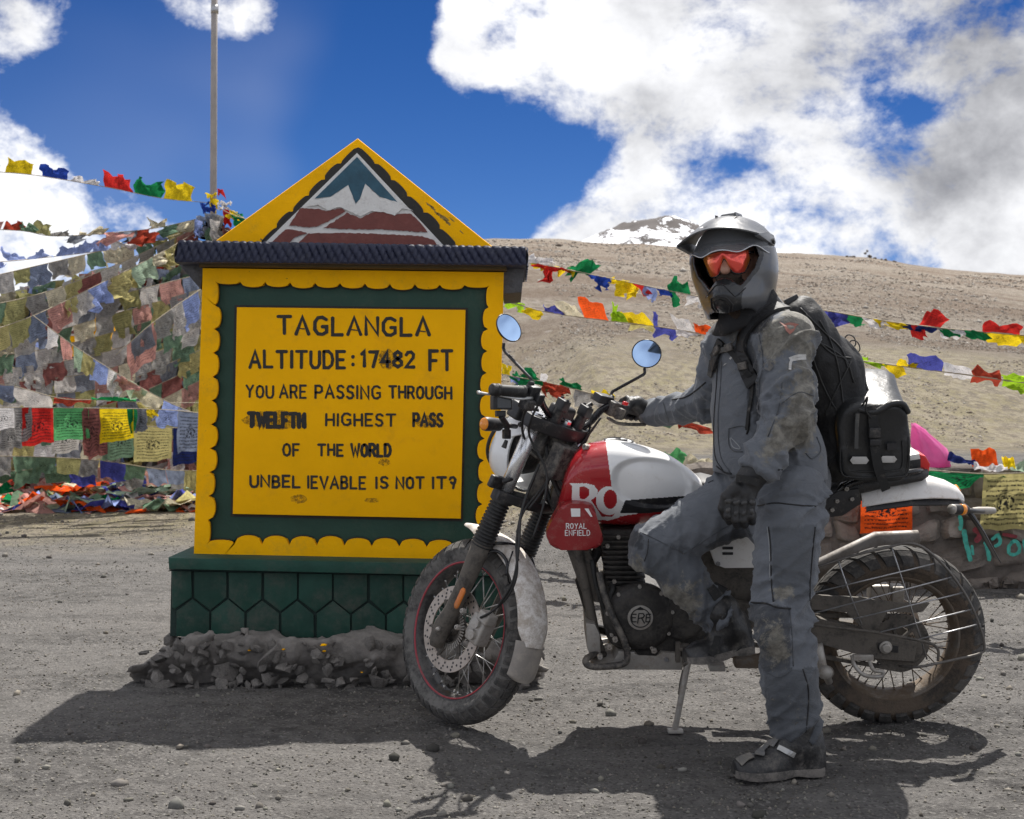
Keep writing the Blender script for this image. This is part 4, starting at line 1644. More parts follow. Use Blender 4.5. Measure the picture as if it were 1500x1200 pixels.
GR = 'prayer flag strings'
flag_string([(315, 298, 16), (345, 316, 15.3), (480, 352, 13.4), (640, 372, 12), (770, 384, 11), (880, 405, 10), (1040, 437, 9), (1160, 447, 8.3), (1330, 475, 7.6), (1530, 494, 7)],
   [(772, 806, 'white', 4, -9, .2), (778, 798, 'yellow', 8, 10, .2), (788, 832, 'red', -4, 14, .35, .2), (800, 836, 'yellow', 6, 8, .2), (826, 862, 'green', 14, 14, .35, .2),
             (858, 880, 'blue', 16, 12, .3, .2), (874, 893, 'blue', -2, 18, .4), (892, 924, 'yellow', 8, 14, .3, .2), (904, 930, 'yellow', 2, 20, .4), (927, 946, 'red', 10, 17, .3),
             (944, 962, 'sky', 2, 22, .4), (960, 982, 'blue', 6, 12, .3), (980, 1012, 'green', -2, -20, .35), (981, 990, 'green', 4, 22, .3), (1008, 1040, 'white', 0, 13, .3),
             (1166, 1192, 'yellow', 6, 6, .3), (1188, 1202, 'red', 6, 8, .3), (1197, 1222, 'violet', 14, 16, .4), (1214, 1244, 'violet', -4, 16, .35), (1236, 1266, 'green', 4, 12, .3),
             (1264, 1300, 'white', 6, 14, .3), (1280, 1326, 'yellow', 4, 12, .3), (1318, 1346, 'navy', 2, 10, .2), (1330, 1352, 'red', 4, 22, .3), (1344, 1378, 'red', 16, -20, .3), (1345, 1378, 'navy', -4, 8, .2),
             (1372, 1398, 'white', 12, 14, .3), (1390, 1416, 'white', 4, 9, .2), (1376, 1400, 'green', 6, 13, .2), (1410, 1444, 'green', 4, 12, .3), (1438, 1494, 'red', 4, -14, .2),
             (1440, 1496, 'yellow', 4, 16, .2), (1490, 1530, 'yellow', 2, 14, .2)],
   'uppermost string of bright knotted prayer flags crossing the hillside from the sign cap', GR)
flag_string([(313, 330, 16), (480, 395, 12.5), (640, 422, 10.4), (738, 441, 9.4), (800, 457, 9), (890, 470, 8.6), (960, 478, 8.4), (1045, 492, 8.2), (1160, 512, 7.8), (1250, 527, 7.5), (1400, 547, 7.1), (1530, 565, 6.8)],
   [(737, 768, 'lime', -6, -9, .25), (740, 766, 'lime', 4, 7, .2), (767, 792, 'yellow', 2, 14, .4), (797, 828, 'violet', -2, -10, .3), (826, 858, 'cream', -14, -22, .2), (856, 892, 'orange', -10, -30, .12),
             (895, 928, 'lime', -2, -14, .3), (898, 906, 'lime', -4, -30, .3), (921, 958, 'yellow', -14, -18, .2), (922, 958, 'fyellow', 2, 8, .2), (957, 992, 'violet', 2, 12, .3), (957, 964, 'violet', -2, -22, .3), (992, 1020, 'white', -12, -22, .25),
             (990, 1022, 'white', 0, 8, .2), (1018, 1050, 'orange', -2, -14, .25),
             (1250, 1272, 'lime', 2, -8, .2), (1250, 1296, 'lime', 4, 6, .2), (1293, 1322, 'yellow', 8, 18, .35), (1312, 1342, 'yellow', 0, -8, .3), (1330, 1380, 'violet', -4, -20, .2), (1384, 1424, 'white', -2, -13, .12), (1384, 1424, 'white', 4, 6, .12),
             (1425, 1468, 'brick', -4, -14, .35), (1426, 1468, 'brick', 2, 6, .2), (1470, 1530, 'lime', -4, -10, .2), (1470, 1530, 'lime', 4, 12, .2)],
   'middle string of orange, lime, white and violet prayer flags crossing behind the helmet and luggage', GR)
flag_string([(312, 400, 16), (480, 480, 12.6), (640, 525, 10.9), (735, 548, 10), (800, 560, 9.6), (860, 575, 9.3), (920, 592, 9.1), (1000, 615, 9), (1080, 640, 8.9)],
   [(734, 748, 'yellow', 2, -14, .3), (746, 762, 'sky', 2, 10, .2), (748, 796, 'green', 6, 15, .3), (752, 794, 'green', 6, -8, .3), (790, 800, 'white', 2, -12, .2), (797, 824, 'brick', -2, 18, .45), (800, 832, 'brick', 2, 8, .4), (822, 852, 'green', -2, -10, .35),
             (842, 890, 'fgrey', 2, 22, .25), (866, 900, 'yellow', 2, -8, .25), (884, 925, 'violet', 4, 10, .3), (945, 1000, 'fgreen', 0, 12, .3), (990, 1040, 'brick', 4, 12, .3)],
   'lowest short string of flags between the sign edge and the gripping hand', GR)

# ------------------------------------------------------------------ left: mast, heap of flags, strings
mast = thing('mast', 'thin grey metal mast rising out of the heap of prayer flags left of the sign', 'pole', (float(P(314, 700, 16.2).x), 16.2, 0))
MB().tube([P(311, 740, 16.2), P(312.5, 300, 16.2), P(315.5, -260, 16.2)], [0.05, 0.041, 0.036], 14).out('pole', mk('grey_mast_paint', (0.30, 0.27, 0.25), 0.6, var=0.15, dust=0.2), mast, smooth=True)
MB().tube([P(314.4, 20, 16.2), P(314.6, 8, 16.2)], [0.046, 0.046], 14).out('sleeve', M['steel'], mast, smooth=True)


def heap_top(px):
 return np.interp(px, [-400, -60, 60, 180, 260, 300, 330, 380, 480], [520, 432, 402, 372, 350, 345, 350, 380, 470])


def heap():
 nu, nw = 90, 46
 px = np.linspace(-380, 470, nu)
 vv = []
 for i in range(nw):
  w = i / (nw - 1) * 1.7
  for q in px:
   y = 742 + (heap_top(q) + 12 - 742) * min(w, 1)
   Y = 15.0 + 1.9 * min(w, 1) ** 1.2 + max(0, w - 1) * 4.5
   p = P(q, y, Y)
   if w > 1:
    p.z *= max(0, 1 - (w - 1) / 0.7)
    p.z -= 0.1
   n = mnoise.fractal(p * 1.9, 1, 2, 3)
   vv.append(p + Vector((0, -0.14 * n, 0.08 * n)))
 vv = np.array([tuple(p) for p in vv])
 m = bpy.data.materials.new('packed_cloth_gap_shade')
 m.use_nodes = True
 b = NB(m.node_tree)
 bs = b.n['Principled BSDF']
 geo = b.new('ShaderNodeNewGeometry').outputs['Position']
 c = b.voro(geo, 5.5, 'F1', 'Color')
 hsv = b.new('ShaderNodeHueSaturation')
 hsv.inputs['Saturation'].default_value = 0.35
 hsv.inputs['Value'].default_value = 0.09  # cloth colour darkened so gaps between the flags read as shade
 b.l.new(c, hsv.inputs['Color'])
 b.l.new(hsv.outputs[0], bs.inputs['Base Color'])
 bs.inputs['Roughness'].default_value = 0.95
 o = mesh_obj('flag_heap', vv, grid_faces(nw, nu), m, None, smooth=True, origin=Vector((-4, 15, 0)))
 tag(o, 'mound of packed faded prayer flags, darkened as shade in the gaps, under the strings on the left', 'flag heap', kind='stuff')
 # loose flags draped over it, one mass
 r = random.Random(21)
 V, Fc, C, UV = [], [], [], []
 cols = ['fyellow', 'fblue', 'fwhite', 'fpink', 'fgreen', 'folive', 'fslate', 'grey', 'fgrey', 'fwhite', 'cream', 'pink', 'fyellow', 'fgreen', 'fwhite', 'brick', 'sky', 'folive', 'fslate']
 for k in range(1150):
  q = r.uniform(-330, 400)
  w = r.random()
  ty = heap_top(q)
  y = 738 + (ty + 14 - 738) * w
  Y = 15.0 + 1.9 * w ** 1.2 - r.uniform(0.08, 0.32)
  c0 = P(q, y, Y)
  s = r.uniform(0.14, 0.36)
  a = r.uniform(0.0, 0.7) + r.choice((0, 0, -.7))
  ux = Vector((math.cos(a), r.uniform(-.3, .3), math.sin(a)))
  dn = Vector((r.uniform(-.3, .3), -r.uniform(0.0, 0.4), -1)).normalized()
  col = FC[r.choice(cols)]
  br = r.uniform(0.35, 1.5)
  vs, fs, uv = flag_geo(c0 - ux * s / 2, c0 + ux * s / 2, c0 - ux * s / 2 + dn * s * r.uniform(.7, 1.2), c0 + ux * s / 2 + dn * s * r.uniform(.7, 1.2), n=6, wave=r.uniform(.15, .5), seed=k)
  off = len(V)
  V.extend(vs)
  UV.extend(uv)
  Fc.extend([tuple(i + off for i in f) for f in fs])
  C.extend([(col[0] * br, col[1] * br, col[2] * br, 0.45)] * len(vs))
 o = mesh_obj('loose_flags', V, Fc, CLOTH, None, smooth=True, uv=UV, cols=C, origin=Vector((-4, 14.8, 0)))
 tag(o, 'countless faded prayer flags draped over the mound left of the sign', 'prayer flags', kind='stuff')
 # crumpled cloth along the ground in front
 V, Fc, C, UV = [], [], [], []
 cols2 = ['orange', 'pink', 'cream', 'white', 'fgreen', 'fyellow', 'violet', 'fpink', 'fwhite', 'green', 'brick', 'mint', 'fblue', 'sky', 'white', 'pink', 'cream']
 for k in range(460):
  q = r.uniform(-320, 300)
  Y = r.uniform(13.9, 15.1)
  p = P(q, 700, Y)
  p.z = gz(p.x, p.y) + r.uniform(0.0, 0.18) * (1 if Y > 14.4 else 0.4)
  s = r.uniform(0.18, 0.42)
  a = r.uniform(-.35, .35)
  ux = Vector((math.cos(a), math.sin(a), r.uniform(-.08, .08)))
  dn = Vector((-math.sin(a), -math.cos(a), r.uniform(-.35, .2))).normalized()
  vs, fs, uv = flag_geo(p - ux * s, p + ux * s, p - ux * s + dn * s * .8, p + ux * s + dn * s * .8, n=6, wave=r.uniform(.08, .22), seed=k + 900)
  for v_ in vs:
   v_.z = max(v_.z, 0.012)
  col = FC[r.choice(cols2)]
  off = len(V)
  V.extend(vs)
  UV.extend(uv)
  Fc.extend([tuple(i + off for i in f) for f in fs])
  C.extend([(col[0], col[1], col[2], 0.3)] * len(vs))
 o = mesh_obj('fallen_flags', V, Fc, CLOTH, None, smooth=True, uv=UV, cols=C, origin=Vector((-4, 14.4, 0)))
 tag(o, 'crumpled fallen prayer flags lying along the foot of the mound', 'prayer flags', kind='stuff')


heap()

GL = 'prayer flag strings tied to the mast'
flag_string([(-70, 247, 12.6), (0, 252, 12.9), (60, 258, 13.3), (160, 275, 14.3), (240, 291, 15.3), (305, 297, 16.1)],
   [(-34, 0, 'green', 0, -12), (7, 46, 'yellow', 4, -21, .12), (62, 99, 'blue', -2, -17, .12), (103, 143, 'white', 0, -9, .15), (154, 194, 'red', 0, -22, .12), (198, 237, 'green', 2, -21, .16), (241, 282, 'yellow', 2, -27, .12)],
   'topmost string of clean bright flags blown upward against the white cloud', GL)
flag_string([(-60, 335, 12), (30, 338, 12.5), (80, 346, 13), (160, 341, 14), (230, 334, 15), (300, 318, 16.1)],
   [(-30, 0, 'fpink', 4, -16), (4, 30, 'brick', 6, -12, .25), (26, 50, 'fgreen', 4, -10, .3), (48, 74, 'folive', 2, -17, .15), (72, 100, 'fgrey', 0, -6, .3), (98, 120, 'fslate', 2, 8, .3), (118, 150, 'cream', 0, -6, .3),
             (148, 180, 'pink', 2, 16, .3), (176, 206, 'fslate', 2, 13, .3), (196, 222, 'brick', 4, 20, .3), (218, 240, 'cream', 0, -10, .3), (236, 262, 'fgreen', 2, 13, .3), (258, 286, 'cream', 2, 12, .3)],
   'faded string hanging below the topmost one, pink and olive flags near the left edge', GL)
flag_string([(-60, 388, 12), (10, 383, 12.4), (60, 378, 13), (130, 370, 13.8), (200, 360, 14.8), (290, 335, 16)],
   [(-24, 6, 'sky', 4, 8, .2), (12, 40, 'sky', -12, -19, .15, 0, .2), (40, 62, 'sky', 12, -15, .15, 0, .3), (82, 106, 'sky', 4, -14, .15), (108, 132, 'sky', 8, -18, .15), (134, 160, 'sky', 2, -15, .15), (162, 206, 'white', 8, -10, .2), (196, 240, 'sky', 4, -8, .2)],
   'string of small pale blue flags blown against the white cloud', GL)
EDGE = ['fgreen', 'folive', 'fslate', 'fwhite', 'fyellow', 'fpink', 'fblue', 'grey', 'fmaroon', 'fgreen', 'fwhite', 'folive']


def auto(x0, x1, step, hgt, pal, seed, ragged_=0.15, lean=0.0, gap=0.03):
 r = random.Random(seed)
 out = []
 x = x0
 while x < x1:
  w = step * r.uniform(0.8, 1.15)
  out.append((x, min(x + w * (1 - gap), x1), r.choice(pal), lean * hgt + r.uniform(-.15, .15) * hgt, hgt * r.uniform(.75, 1.15), r.uniform(.08, .25), 0.0, r.uniform(.7, 1.1)))
  x += w
 return out


PAL_F = ['fyellow', 'folive', 'fslate', 'fwhite', 'fgreen', 'fpink', 'fblue', 'grey', 'fmaroon', 'fgrey', 'folive', 'fgreen', 'fwhite', 'fyellow', 'cream']
PAL_B = ['white', 'pink', 'mint', 'cream', 'sky', 'white', 'fyellow', 'fgreen']
flag_string([(-60, 416, 12.6), (60, 388, 13.6), (170, 362, 14.6), (290, 330, 16)], auto(-50, 288, 25, 27, PAL_F, 1), 'upper edge string of the mound, dull green and grey flags along its sloping top', GL)
flag_string([(-60, 456, 12.4), (60, 430, 13.2), (170, 388, 14.4), (296, 330, 16)], auto(-50, 285, 27, 34, PAL_F, 2), 'second sloping string of dull flags just under the mound top', GL)
flag_string([(-60, 500, 12.0), (50, 462, 12.8), (150, 414, 13.8), (240, 368, 15), (300, 332, 16)],
   [(-50, -20, 'fyellow', 0, 34), (-16, 12, 'fyellow', 2, 36), (14, 44, 'folive', 2, 34), (46, 68, 'fblue', -2, 40, .2), (72, 100, 'pink', 4, 38, .2, 0, .9), (96, 112, 'fyellow', 2, 26, .3), (104, 130, 'fwhite', 6, 32, .2), (128, 160, 'sky', 4, 36, .2), (160, 196, 'fyellow', 4, 38, .3, 0, .8), (194, 226, 'mint', 4, 32, .2), (222, 244, 'cream', 2, 16, .3), (240, 268, 'fyellow', 4, 30, .2), (266, 290, 'fmaroon', 2, 26, .2)],
   'sloping string with a torn yellow flag and pale grey flags, third from the mound top', GL)
flag_string([(48, 462, 12.2), (110, 508, 12.2), (180, 552, 12.3), (240, 586, 12.5), (300, 612, 12.8)],
   [(70, 86, 'white', -4, 34, .15, 0, .5), (88, 103, 'pink', 2, 36, .15, 0, .6), (108, 122, 'mint', 0, 34, .15), (122, 140, 'fyellow', -2, 30, .2), (136, 160, 'sky', -4, 30, .15), (158, 178, 'white', -4, 36, .2), (172, 205, 'pink', -6, 14, .3), (170, 216, 'mint', -12, 14, .2), (200, 240, 'cream', -10, 18, .2), (240, 266, 'sky', -6, 30, .15), (262, 290, 'white', -6, 30, .2)],
   'string running down to the right with small pale triangular flags in front of the heap', GL)
flag_string([(170, 520, 13.4), (215, 480, 13.6), (258, 448, 14), (300, 420, 14.5)],
   [(186, 226, 'pink', 0, 54, .1), (192, 222, 'fslate', 2, 34, .15), (226, 250, 'grey', 4, 30, .2), (250, 266, 'fwhite', 4, 44, .2), (268, 290, 'sky', 2, 44, .1)],
   'short string with a slate flag over a pink one left of the sign', GL)
flag_string([(-40, 560, 12.4), (20, 566, 12.4), (90, 584, 12.3), (150, 586, 12.4), (230, 590, 12.6), (300, 590, 12.8)],
   [(-36, 20, 'fblue', 0, 24, .2), (20, 74, 'fwhite', 2, 28, .1), (80, 134, 'brick', 0, 8, .1), (134, 200, 'green', 0, -5, .1), (200, 240, 'fyellow', 2, 10, .3)],
   'sagging string with a grey printed flag just above the row of large flags', GL)
flag_string([(-60, 597, 11.6), (20, 597, 11.8), (120, 598, 12), (200, 599, 12.1), (250, 601, 12.4), (310, 607, 12.7)],
   [(-40, -14, 'blue', 0, 50), (-12, 20, 'white', 0, 34, .08), (20, 46, 'fgrey', 2, 52, .1), (32, 78, 'red', 0, 58, .08), (78, 130, 'lgreen', 0, 48, .08, 0, .9), (120, 146, 'fmaroon', 2, 72, .12), (146, 196, 'yellow', -2, 52, .06), (186, 204, 'green', 2, 36, .1), (200, 214, 'fslate', 2, 36, .2), (214, 226, 'yellow', 2, 12, .4), (232, 262, 'sky', -4, 26, .12), (262, 300, 'fblue', -4, 62, .06)],
   'row of large printed flags, white, red, green and yellow, hanging in front of the heap', GL, ink=0.9)
flag_string([(-60, 622, 12.6), (40, 624, 12.7), (140, 622, 12.8), (240, 626, 12.9), (310, 630, 13)],
   [(-40, -5, 'fgrey', 0, 36), (0, 34, 'fgrey', 0, 36), (76, 116, 'fwhite', 2, 44, .1), (130, 158, 'fmaroon', 2, 50, .1), (158, 196, 'fgreen', 0, 52, .08), (196, 252, 'fyellow', 0, 54, .08), (254, 290, 'navy', 0, 56, .08)],
   'row of large dusty flags hanging just behind the clean printed ones', GL, ink=0.9)
flag_string([(-60, 668, 12.8), (40, 669, 12.9), (140, 674, 13), (240, 688, 13.1), (310, 690, 13.3)],
   auto(-50, 290, 34, 24, ['fyellow', 'folive', 'fblue', 'fgreen', 'violet', 'fmaroon', 'fgrey'], 5), 'low string of small dull flags near the foot of the mound', GL)
flag_string([(-60, 688, 13.0), (20, 690, 13), (100, 682, 13.1), (180, 688, 13.2), (300, 694, 13.4)],
   auto(-50, 290, 36, 26, ['fpink', 'fgreen', 'fyellow', 'fgrey', 'fmaroon', 'fgreen', 'folive', 'violet'], 6), 'lowest string of square faded flags almost touching the ground', GL)
for k in range(9):
 y0 = 470 + k * 17
 lab = ['faded string crossing the upper heap behind the torn yellow flag', 'dull string high on the heap, sagging towards the left edge', 'dusty string across the middle of the heap above the pale triangles',
           'dark mixed string behind the pale triangular flags', 'dull string through the middle of the heap at the left edge', 'dusty string crossing low behind the pale triangular flags',
           'half hidden string of dull flags above the grey printed flag', 'half hidden string of dull flags beside the sagging grey one', 'string half buried behind the row of large flags'][k]
 flag_string([(-70, y0 + 12 + k * 4, 13.3), (40, y0 + 4 + k * 4, 13.7), (160, y0 - 34 + k * 9, 14.2), (300, 400 + k * 22, 14.9)],
    auto(-60, 296, 30, 32, PAL_F + (['cream', 'white'] if k > 3 else ['fwhite']), 30 + k), lab, GL)

# bundle where the strings meet on the mast
bun = thing('flag_bundle', 'knotted bundle of red, yellow, blue and white flags tied round the mast', 'prayer flags', tuple(P(313, 330, 16.05)))
for k, (x, y, dx, dy, col) in enumerate([(300, 284, 18, 4, 'yellow'), (306, 290, 14, 18, 'yellow'), (318, 276, 10, 12, 'red'), (293, 298, 22, 2, 'blue'), (296, 302, 20, 12, 'blue'), (318, 296, 22, 3, 'white'), (320, 302, 16, 4, 'white'),
          (326, 306, 10, 26, 'red'), (336, 308, 12, 10, 'yellow'), (344, 312, 12, 8, 'green'), (342, 318, 16, 14, 'green'), (288, 316, 20, 12, 'fblue'), (300, 312, 18, 24, 'fslate'), (312, 314, 16, 26, 'fgrey'),
          (286, 330, 18, 18, 'fslate'), (300, 334, 18, 22, 'fgreen'), (316, 338, 16, 16, 'fgrey'), (284, 322, 12, 26, 'sky'), (326, 332, 12, 16, 'fmaroon'), (308, 322, 14, 30, 'fwhite')]):
 Y = 15.95 - 0.02 * k
 add_flag(bun, col, P(x, y, Y), P(x + dx, y + 2, Y - .05), P(x + 2, y + dy, Y - 0.1), P(x + dx, y + dy * .9, Y), wave=.3, seed=k + 50)
MB().tube([P(313, 350, 15.98), P(313, 332, 15.98), P(314, 318, 15.98)], [0.16, 0.13, 0.06], 10).out('knot', CLOTH, bun, smooth=True)
flag_string([(316, 296, 16), (345, 312, 15.6), (380, 335, 15), (430, 352, 14)], [(338, 352, 'yellow', 0, 9, .3), (346, 362, 'green', 0, 8, .3)], 'short string running from the mast down behind the sign gable', GL)

# the small painted shrine half hidden in the heap
shr = thing('painted_shrine', 'small yellow shrine with a stepped maroon and white motif half buried in flags', 'shrine', tuple(P(118, 560, 13.62)))
SHY = 15.2
MB().prism([P(x, y, SHY) for x, y in [(80, 476), (150, 464), (152, 520), (84, 524)]], [P(x, y, SHY) + Vector((0, .5, 0)) for x, y in [(80, 476), (150, 464), (152, 520), (84, 524)]], 0.01).out('wall', paint_y, shr)
for k, (pts, mt) in enumerate([([(96, 492), (106, 477), (126, 477), (136, 492)], paint_w), ([(101, 489), (101, 485), (106, 485), (106, 481), (110, 481), (110, 477), (120, 477), (120, 481), (124, 481), (124, 485), (130, 485), (130, 489)], paint_r),
                               ([(110, 494), (133, 494), (133, 500), (110, 500)], paint_w)]):
 MB().prism([P(x, y, SHY - .01 - .008 * k) for x, y in pts], [P(x, y, SHY - .002 - .008 * k) for x, y in pts]).out('painted_panel', mt, shr)
MB().lathe([(0, -.012), (.032, -.012), (.032, 0), (0, 0)], P(136, 482, SHY), (0, 1, 0), 20).out('round_badge', paint_w, shr)
# supports down to the ground behind the flags
MB().prism([P(x, y, SHY + .02) for x, y in [(84, 520), (150, 520), (150, 752), (84, 752)]], [P(x, y, SHY + .02) + Vector((0, .46, 0)) for x, y in [(84, 520), (150, 520), (150, 752), (84, 752)]]).out('pedestal', cement, shr)

# ------------------------------------------------------------------ flags and cloths on the wall
def WY(px):
 return wall_front(P(px, 700, 8.3).x) + 0.02


flag_string([(1120, 702, 8.24), (1250, 712, 8.22), (1262, 712, 8.22), (1338, 709, 8.22), (1352, 690, 8.24), (1440, 694, 8.22), (1530, 692, 8.25)],
   [(1262, 1338, 'orange', -2, 70, .05, 0, 1.0), (1350, 1432, 'green', 40, 28, .12, 0, .1), (1441, 1512, 'fyellow', -3, 84, .04, 0, 1.0)],
   'cord along the wall front carrying an orange, a green and a printed yellow flag', None, ink=1.0)
for k, (lab, col, pts) in enumerate([
  ('navy cloth lying crumpled on the wall beside the pink bag', 'navy', [(1390, 676, 8.5), (1432, 684, 8.4)]),
  ('pinkish orange cloth sticking up from the wall top at the right', 'orange', [(1424, 684, 8.45), (1462, 684, 8.4)]),
  ('white cloth lying flat on the wall top at the right', 'white', [(1428, 688, 8.35), (1476, 690, 8.3)]),
  ('pale yellow cloth knotted on the wall top near the right edge', 'yellow', [(1470, 686, 8.4), (1488, 686, 8.35)]),
  ('mint cloth on the wall top at the right edge', 'mint', [(1480, 690, 8.35), (1520, 691, 8.3)]),
  ('green cloth lying on the bank seen behind the fuel tank', 'lgreen', [(972, 676, 9.0), (1016, 686, 8.9)]),
  ('cream cloth lying on the bank between the fuel tank and the jacket', 'cream', [(1000, 690, 8.8), (1050, 692, 8.7)]),
  ('dirty white cloth low behind the fuel tank', 'grey', [(985, 700, 8.7), (1060, 702, 8.6)])]):
 a, b = P(*pts[0]), P(*pts[1])
 up = [10, 26, 5, 16, 12, 20, 22, 10][k] * 8.4 / F
 o_ = MB()
 vs, fs, uv = flag_geo(a, b, a + Vector((.02, .08, up)), b + Vector((0, .05, up * (.9 if k != 1 else 1.0))), n=10, wave=0.22, seed=k + 300)
 ob = mesh_obj('cloth', vs, fs, CLOTH, None, smooth=True, uv=uv, cols=[jitcol(FC[col], .05, .2)] * len(vs))
 tag(ob, lab, 'cloth')

# pink plastic bag
def pink_bag():
 Y0 = 8.62
 prof = [((1338, 622), 3), ((1345, 632), 9), ((1352, 645), 16), ((1360, 658), 22), ((1364, 670), 25), ((1366, 680), 24), ((1366, 688), 18)]
 rings = []
 for k, ((x, y), r) in enumerate(prof):
  c = P(x, y, Y0)
  R_ = r * Y0 / F
  ring = []
  for a in range(28):
   t = a / 28 * 6.283
   f = 1 + 0.24 * math.sin(t * 6 + k * 0.5) * (1 - k / 9) + 0.10 * math.sin(t * 11 - k * 1.4)
   ring.append(c + Vector((math.cos(t) * R_ * f, math.sin(t) * R_ * f * 0.8, 0.012 * math.sin(t * 3 + k))))
  rings.append(ring)
 m = mk('pink_plastic', (0.80, 0.22, 0.50), 0.35, var=0.15, vscale=8, trans=0.5, bump=1.2, bscale=16)
 mb = MB().loft(rings)
 o = mb.out('plastic_bag', m, None, smooth=True)
 tag(o, 'pink plastic bag sitting on the wall behind the black luggage', 'bag')
 return o


pink_bag()
# ------------------------------------------------------------------ the motorcycle, leaning on its side stand, bars turned away
Y0 = 4.84
LEAN = math.radians(10)
cL, sL = math.cos(LEAN), math.sin(LEAN)
BU = Vector((0, -sL, cL))        # up in the bike's own plane
BN = Vector((0, cL, sL))         # to its far side
BX = Vector((1, 0, 0))           # to its rear


def B(px, py, v=0.0):
 k = (py - YH) / F
 Y = (v + Y0 * cL - H * sL) / (cL - k * sL)
 return P(px, py, Y)


def BW(u, v, h):
 return Vector((u, Y0, 0)) + BN * v + BU * h


RAKE, STEER = math.radians(23), math.radians(52)
A0 = B(822, 636, 0)
AX_S = BX * math.sin(RAKE) + BU * math.cos(RAKE)
E_0 = -BX * math.cos(RAKE) + BU * math.sin(RAKE)
E_ = E_0 * math.cos(STEER) + BN * math.sin(STEER)
N_ = BN * math.cos(STEER) - E_0 * math.sin(STEER)


def FP(e, n, s):
 return A0 + E_ * e + N_ * n + AX_S * s


def FB(px, py, n):
 """point on the ray of a photo pixel at lateral offset n of the steered front end"""
 o = Vector((0, 0, H))
 d = Vector(((px - 750) / F, 1, -(py - YH) / F))
 t = (n - (o - A0).dot(N_)) / d.dot(N_)
 return o + d * t


bike = thing('motorcycle', 'dusty red and white motorcycle leaning on its side stand with its front wheel turned away', 'motorcycle', (1.0, Y0, 0))
M['tyre_front'] = mk('front_tyre_rubber', (0.030, 0.029, 0.028), 0.8, var=0.2, vscale=12, dust=0.85, dcol=(0.165, 0.158, 0.148), dscale=9, bump=0.6, bscale=90)
M['tyre_rear'] = mk('rear_tyre_rubber', (0.030, 0.027, 0.024), 0.85, var=0.25, vscale=14, dust=0.85, dcol=(0.105, 0.078, 0.056), dscale=8, bump=0.9, bscale=110)
M['tread'] = mk('tread_rubber', (0.035, 0.034, 0.033), 0.8, var=0.2, dust=0.7, dcol=(0.12, 0.11, 0.10), dscale=16, bump=0.4, bscale=120)
M['rim_dirty'] = mk('muddy_rim', (0.20, 0.18, 0.16), 0.5, metal=0.7, var=0.2, dust=0.9, dcol=(0.19, 0.145, 0.105), dscale=9, bump=0.4)
M['rim_black'] = mk('dusty_black_rim', (0.04, 0.04, 0.042), 0.35, metal=0.2, var=0.15, dust=0.62, dcol=(0.17, 0.16, 0.15), dscale=10, bump=0.2)
M['fork_chrome'] = mk('fork_tube', (.80, .80, .80), .27, metal=.75, dust=.15, dscale=30, var=.05)
M['spoke'] = mk('spoke_steel', (0.50, 0.49, 0.47), 0.35, metal=0.85, var=0.1, dust=0.3, dscale=60)
M['disc'] = mk('brake_disc_steel', (0.44, 0.38, 0.33), 0.42, metal=0.7, var=0.1, dust=0.3, dcol=(0.26, 0.21, 0.17), dscale=20)
M['white_paint'] = mk('white_bodywork', (0.86, 0.86, 0.85), 0.28, var=0.03, dust=0.08, dcol=(0.55, 0.50, 0.45), dscale=14, coat=0.4)
M['white_dusty'] = mk('dusty_white_bodywork', (0.82, 0.80, 0.77), 0.35, var=0.05, dust=0.4, dcol=(0.52, 0.46, 0.40), dscale=18, coat=0.2, bump=0.1)
M['fender_muddy'] = mk('muddy_white_fender', (0.74, 0.71, 0.67), 0.45, var=0.06, dust=0.75, dcol=(0.38, 0.32, 0.26), dscale=26, bump=0.25, bscale=160)
M['flap'] = mk('grey_fender_flap', (0.28, 0.255, 0.23), 0.6, var=0.15, dust=0.6, dcol=(0.38, 0.34, 0.29), dscale=24, bump=0.3)
M['red_paint'] = mk('red_bodywork', (0.40, 0.016, 0.022), 0.22, var=0.06, dust=0.08, dcol=(0.40, 0.16, 0.13), dscale=20, coat=0.5)
M['red_dusty'] = mk('scuffed_red_bodywork', (0.27, 0.012, 0.016), 0.32, var=0.1, dust=0.30, dcol=(0.30, 0.16, 0.13), dscale=24, coat=0.3, chips=0.25, chipcol=(0.45, 0.33, 0.30))
M['engine'] = mk('muddy_engine', (0.028, 0.026, 0.025), 0.5, metal=0.2, var=0.3, dust=0.55, dcol=(0.11, 0.10, 0.088), dscale=13, bump=0.9, bscale=75)
M['alu_dusty'] = mk('dusty_aluminium', (0.42, 0.40, 0.37), 0.5, metal=0.5, var=0.12, dust=0.6, dcol=(0.33, 0.29, 0.25), dscale=16, bump=0.2)
M['rubber'] = mk('black_rubber', (0.018, 0.018, 0.018), 0.6, var=0.15, dust=0.25, dcol=(0.12, 0.112, 0.105), dscale=22)
M['amber'] = mk('amber_lens', (0.85, 0.28, 0.01), 0.2, var=0.05, coat=0.5)
M['amber_dusty'] = mk('dusty_amber_reflector', (0.62, 0.17, 0.02), 0.3, var=0.1, dust=0.3, dcol=(0.40, 0.24, 0.14))
M['redlens'] = mk('red_lens', (0.70, 0.02, 0.02), 0.2, var=0.05, coat=0.5)
M['seat'] = mk('seat_vinyl', (0.02, 0.02, 0.021), 0.55, var=0.15, dust=0.25, bump=0.3, bscale=180)
M['decal_white'] = mk('white_decal', (0.85, 0.84, 0.83), 0.35, var=0.04, dust=0.08)
M['decal_black'] = mk('black_decal', (0.02, 0.02, 0.022), 0.35, var=0.1, dust=0.12)
M['alu_dark'] = mk('guard_steel', (0.16, 0.15, 0.14), 0.5, metal=0.7, dust=0.5, dcol=(.16, .145, .13))
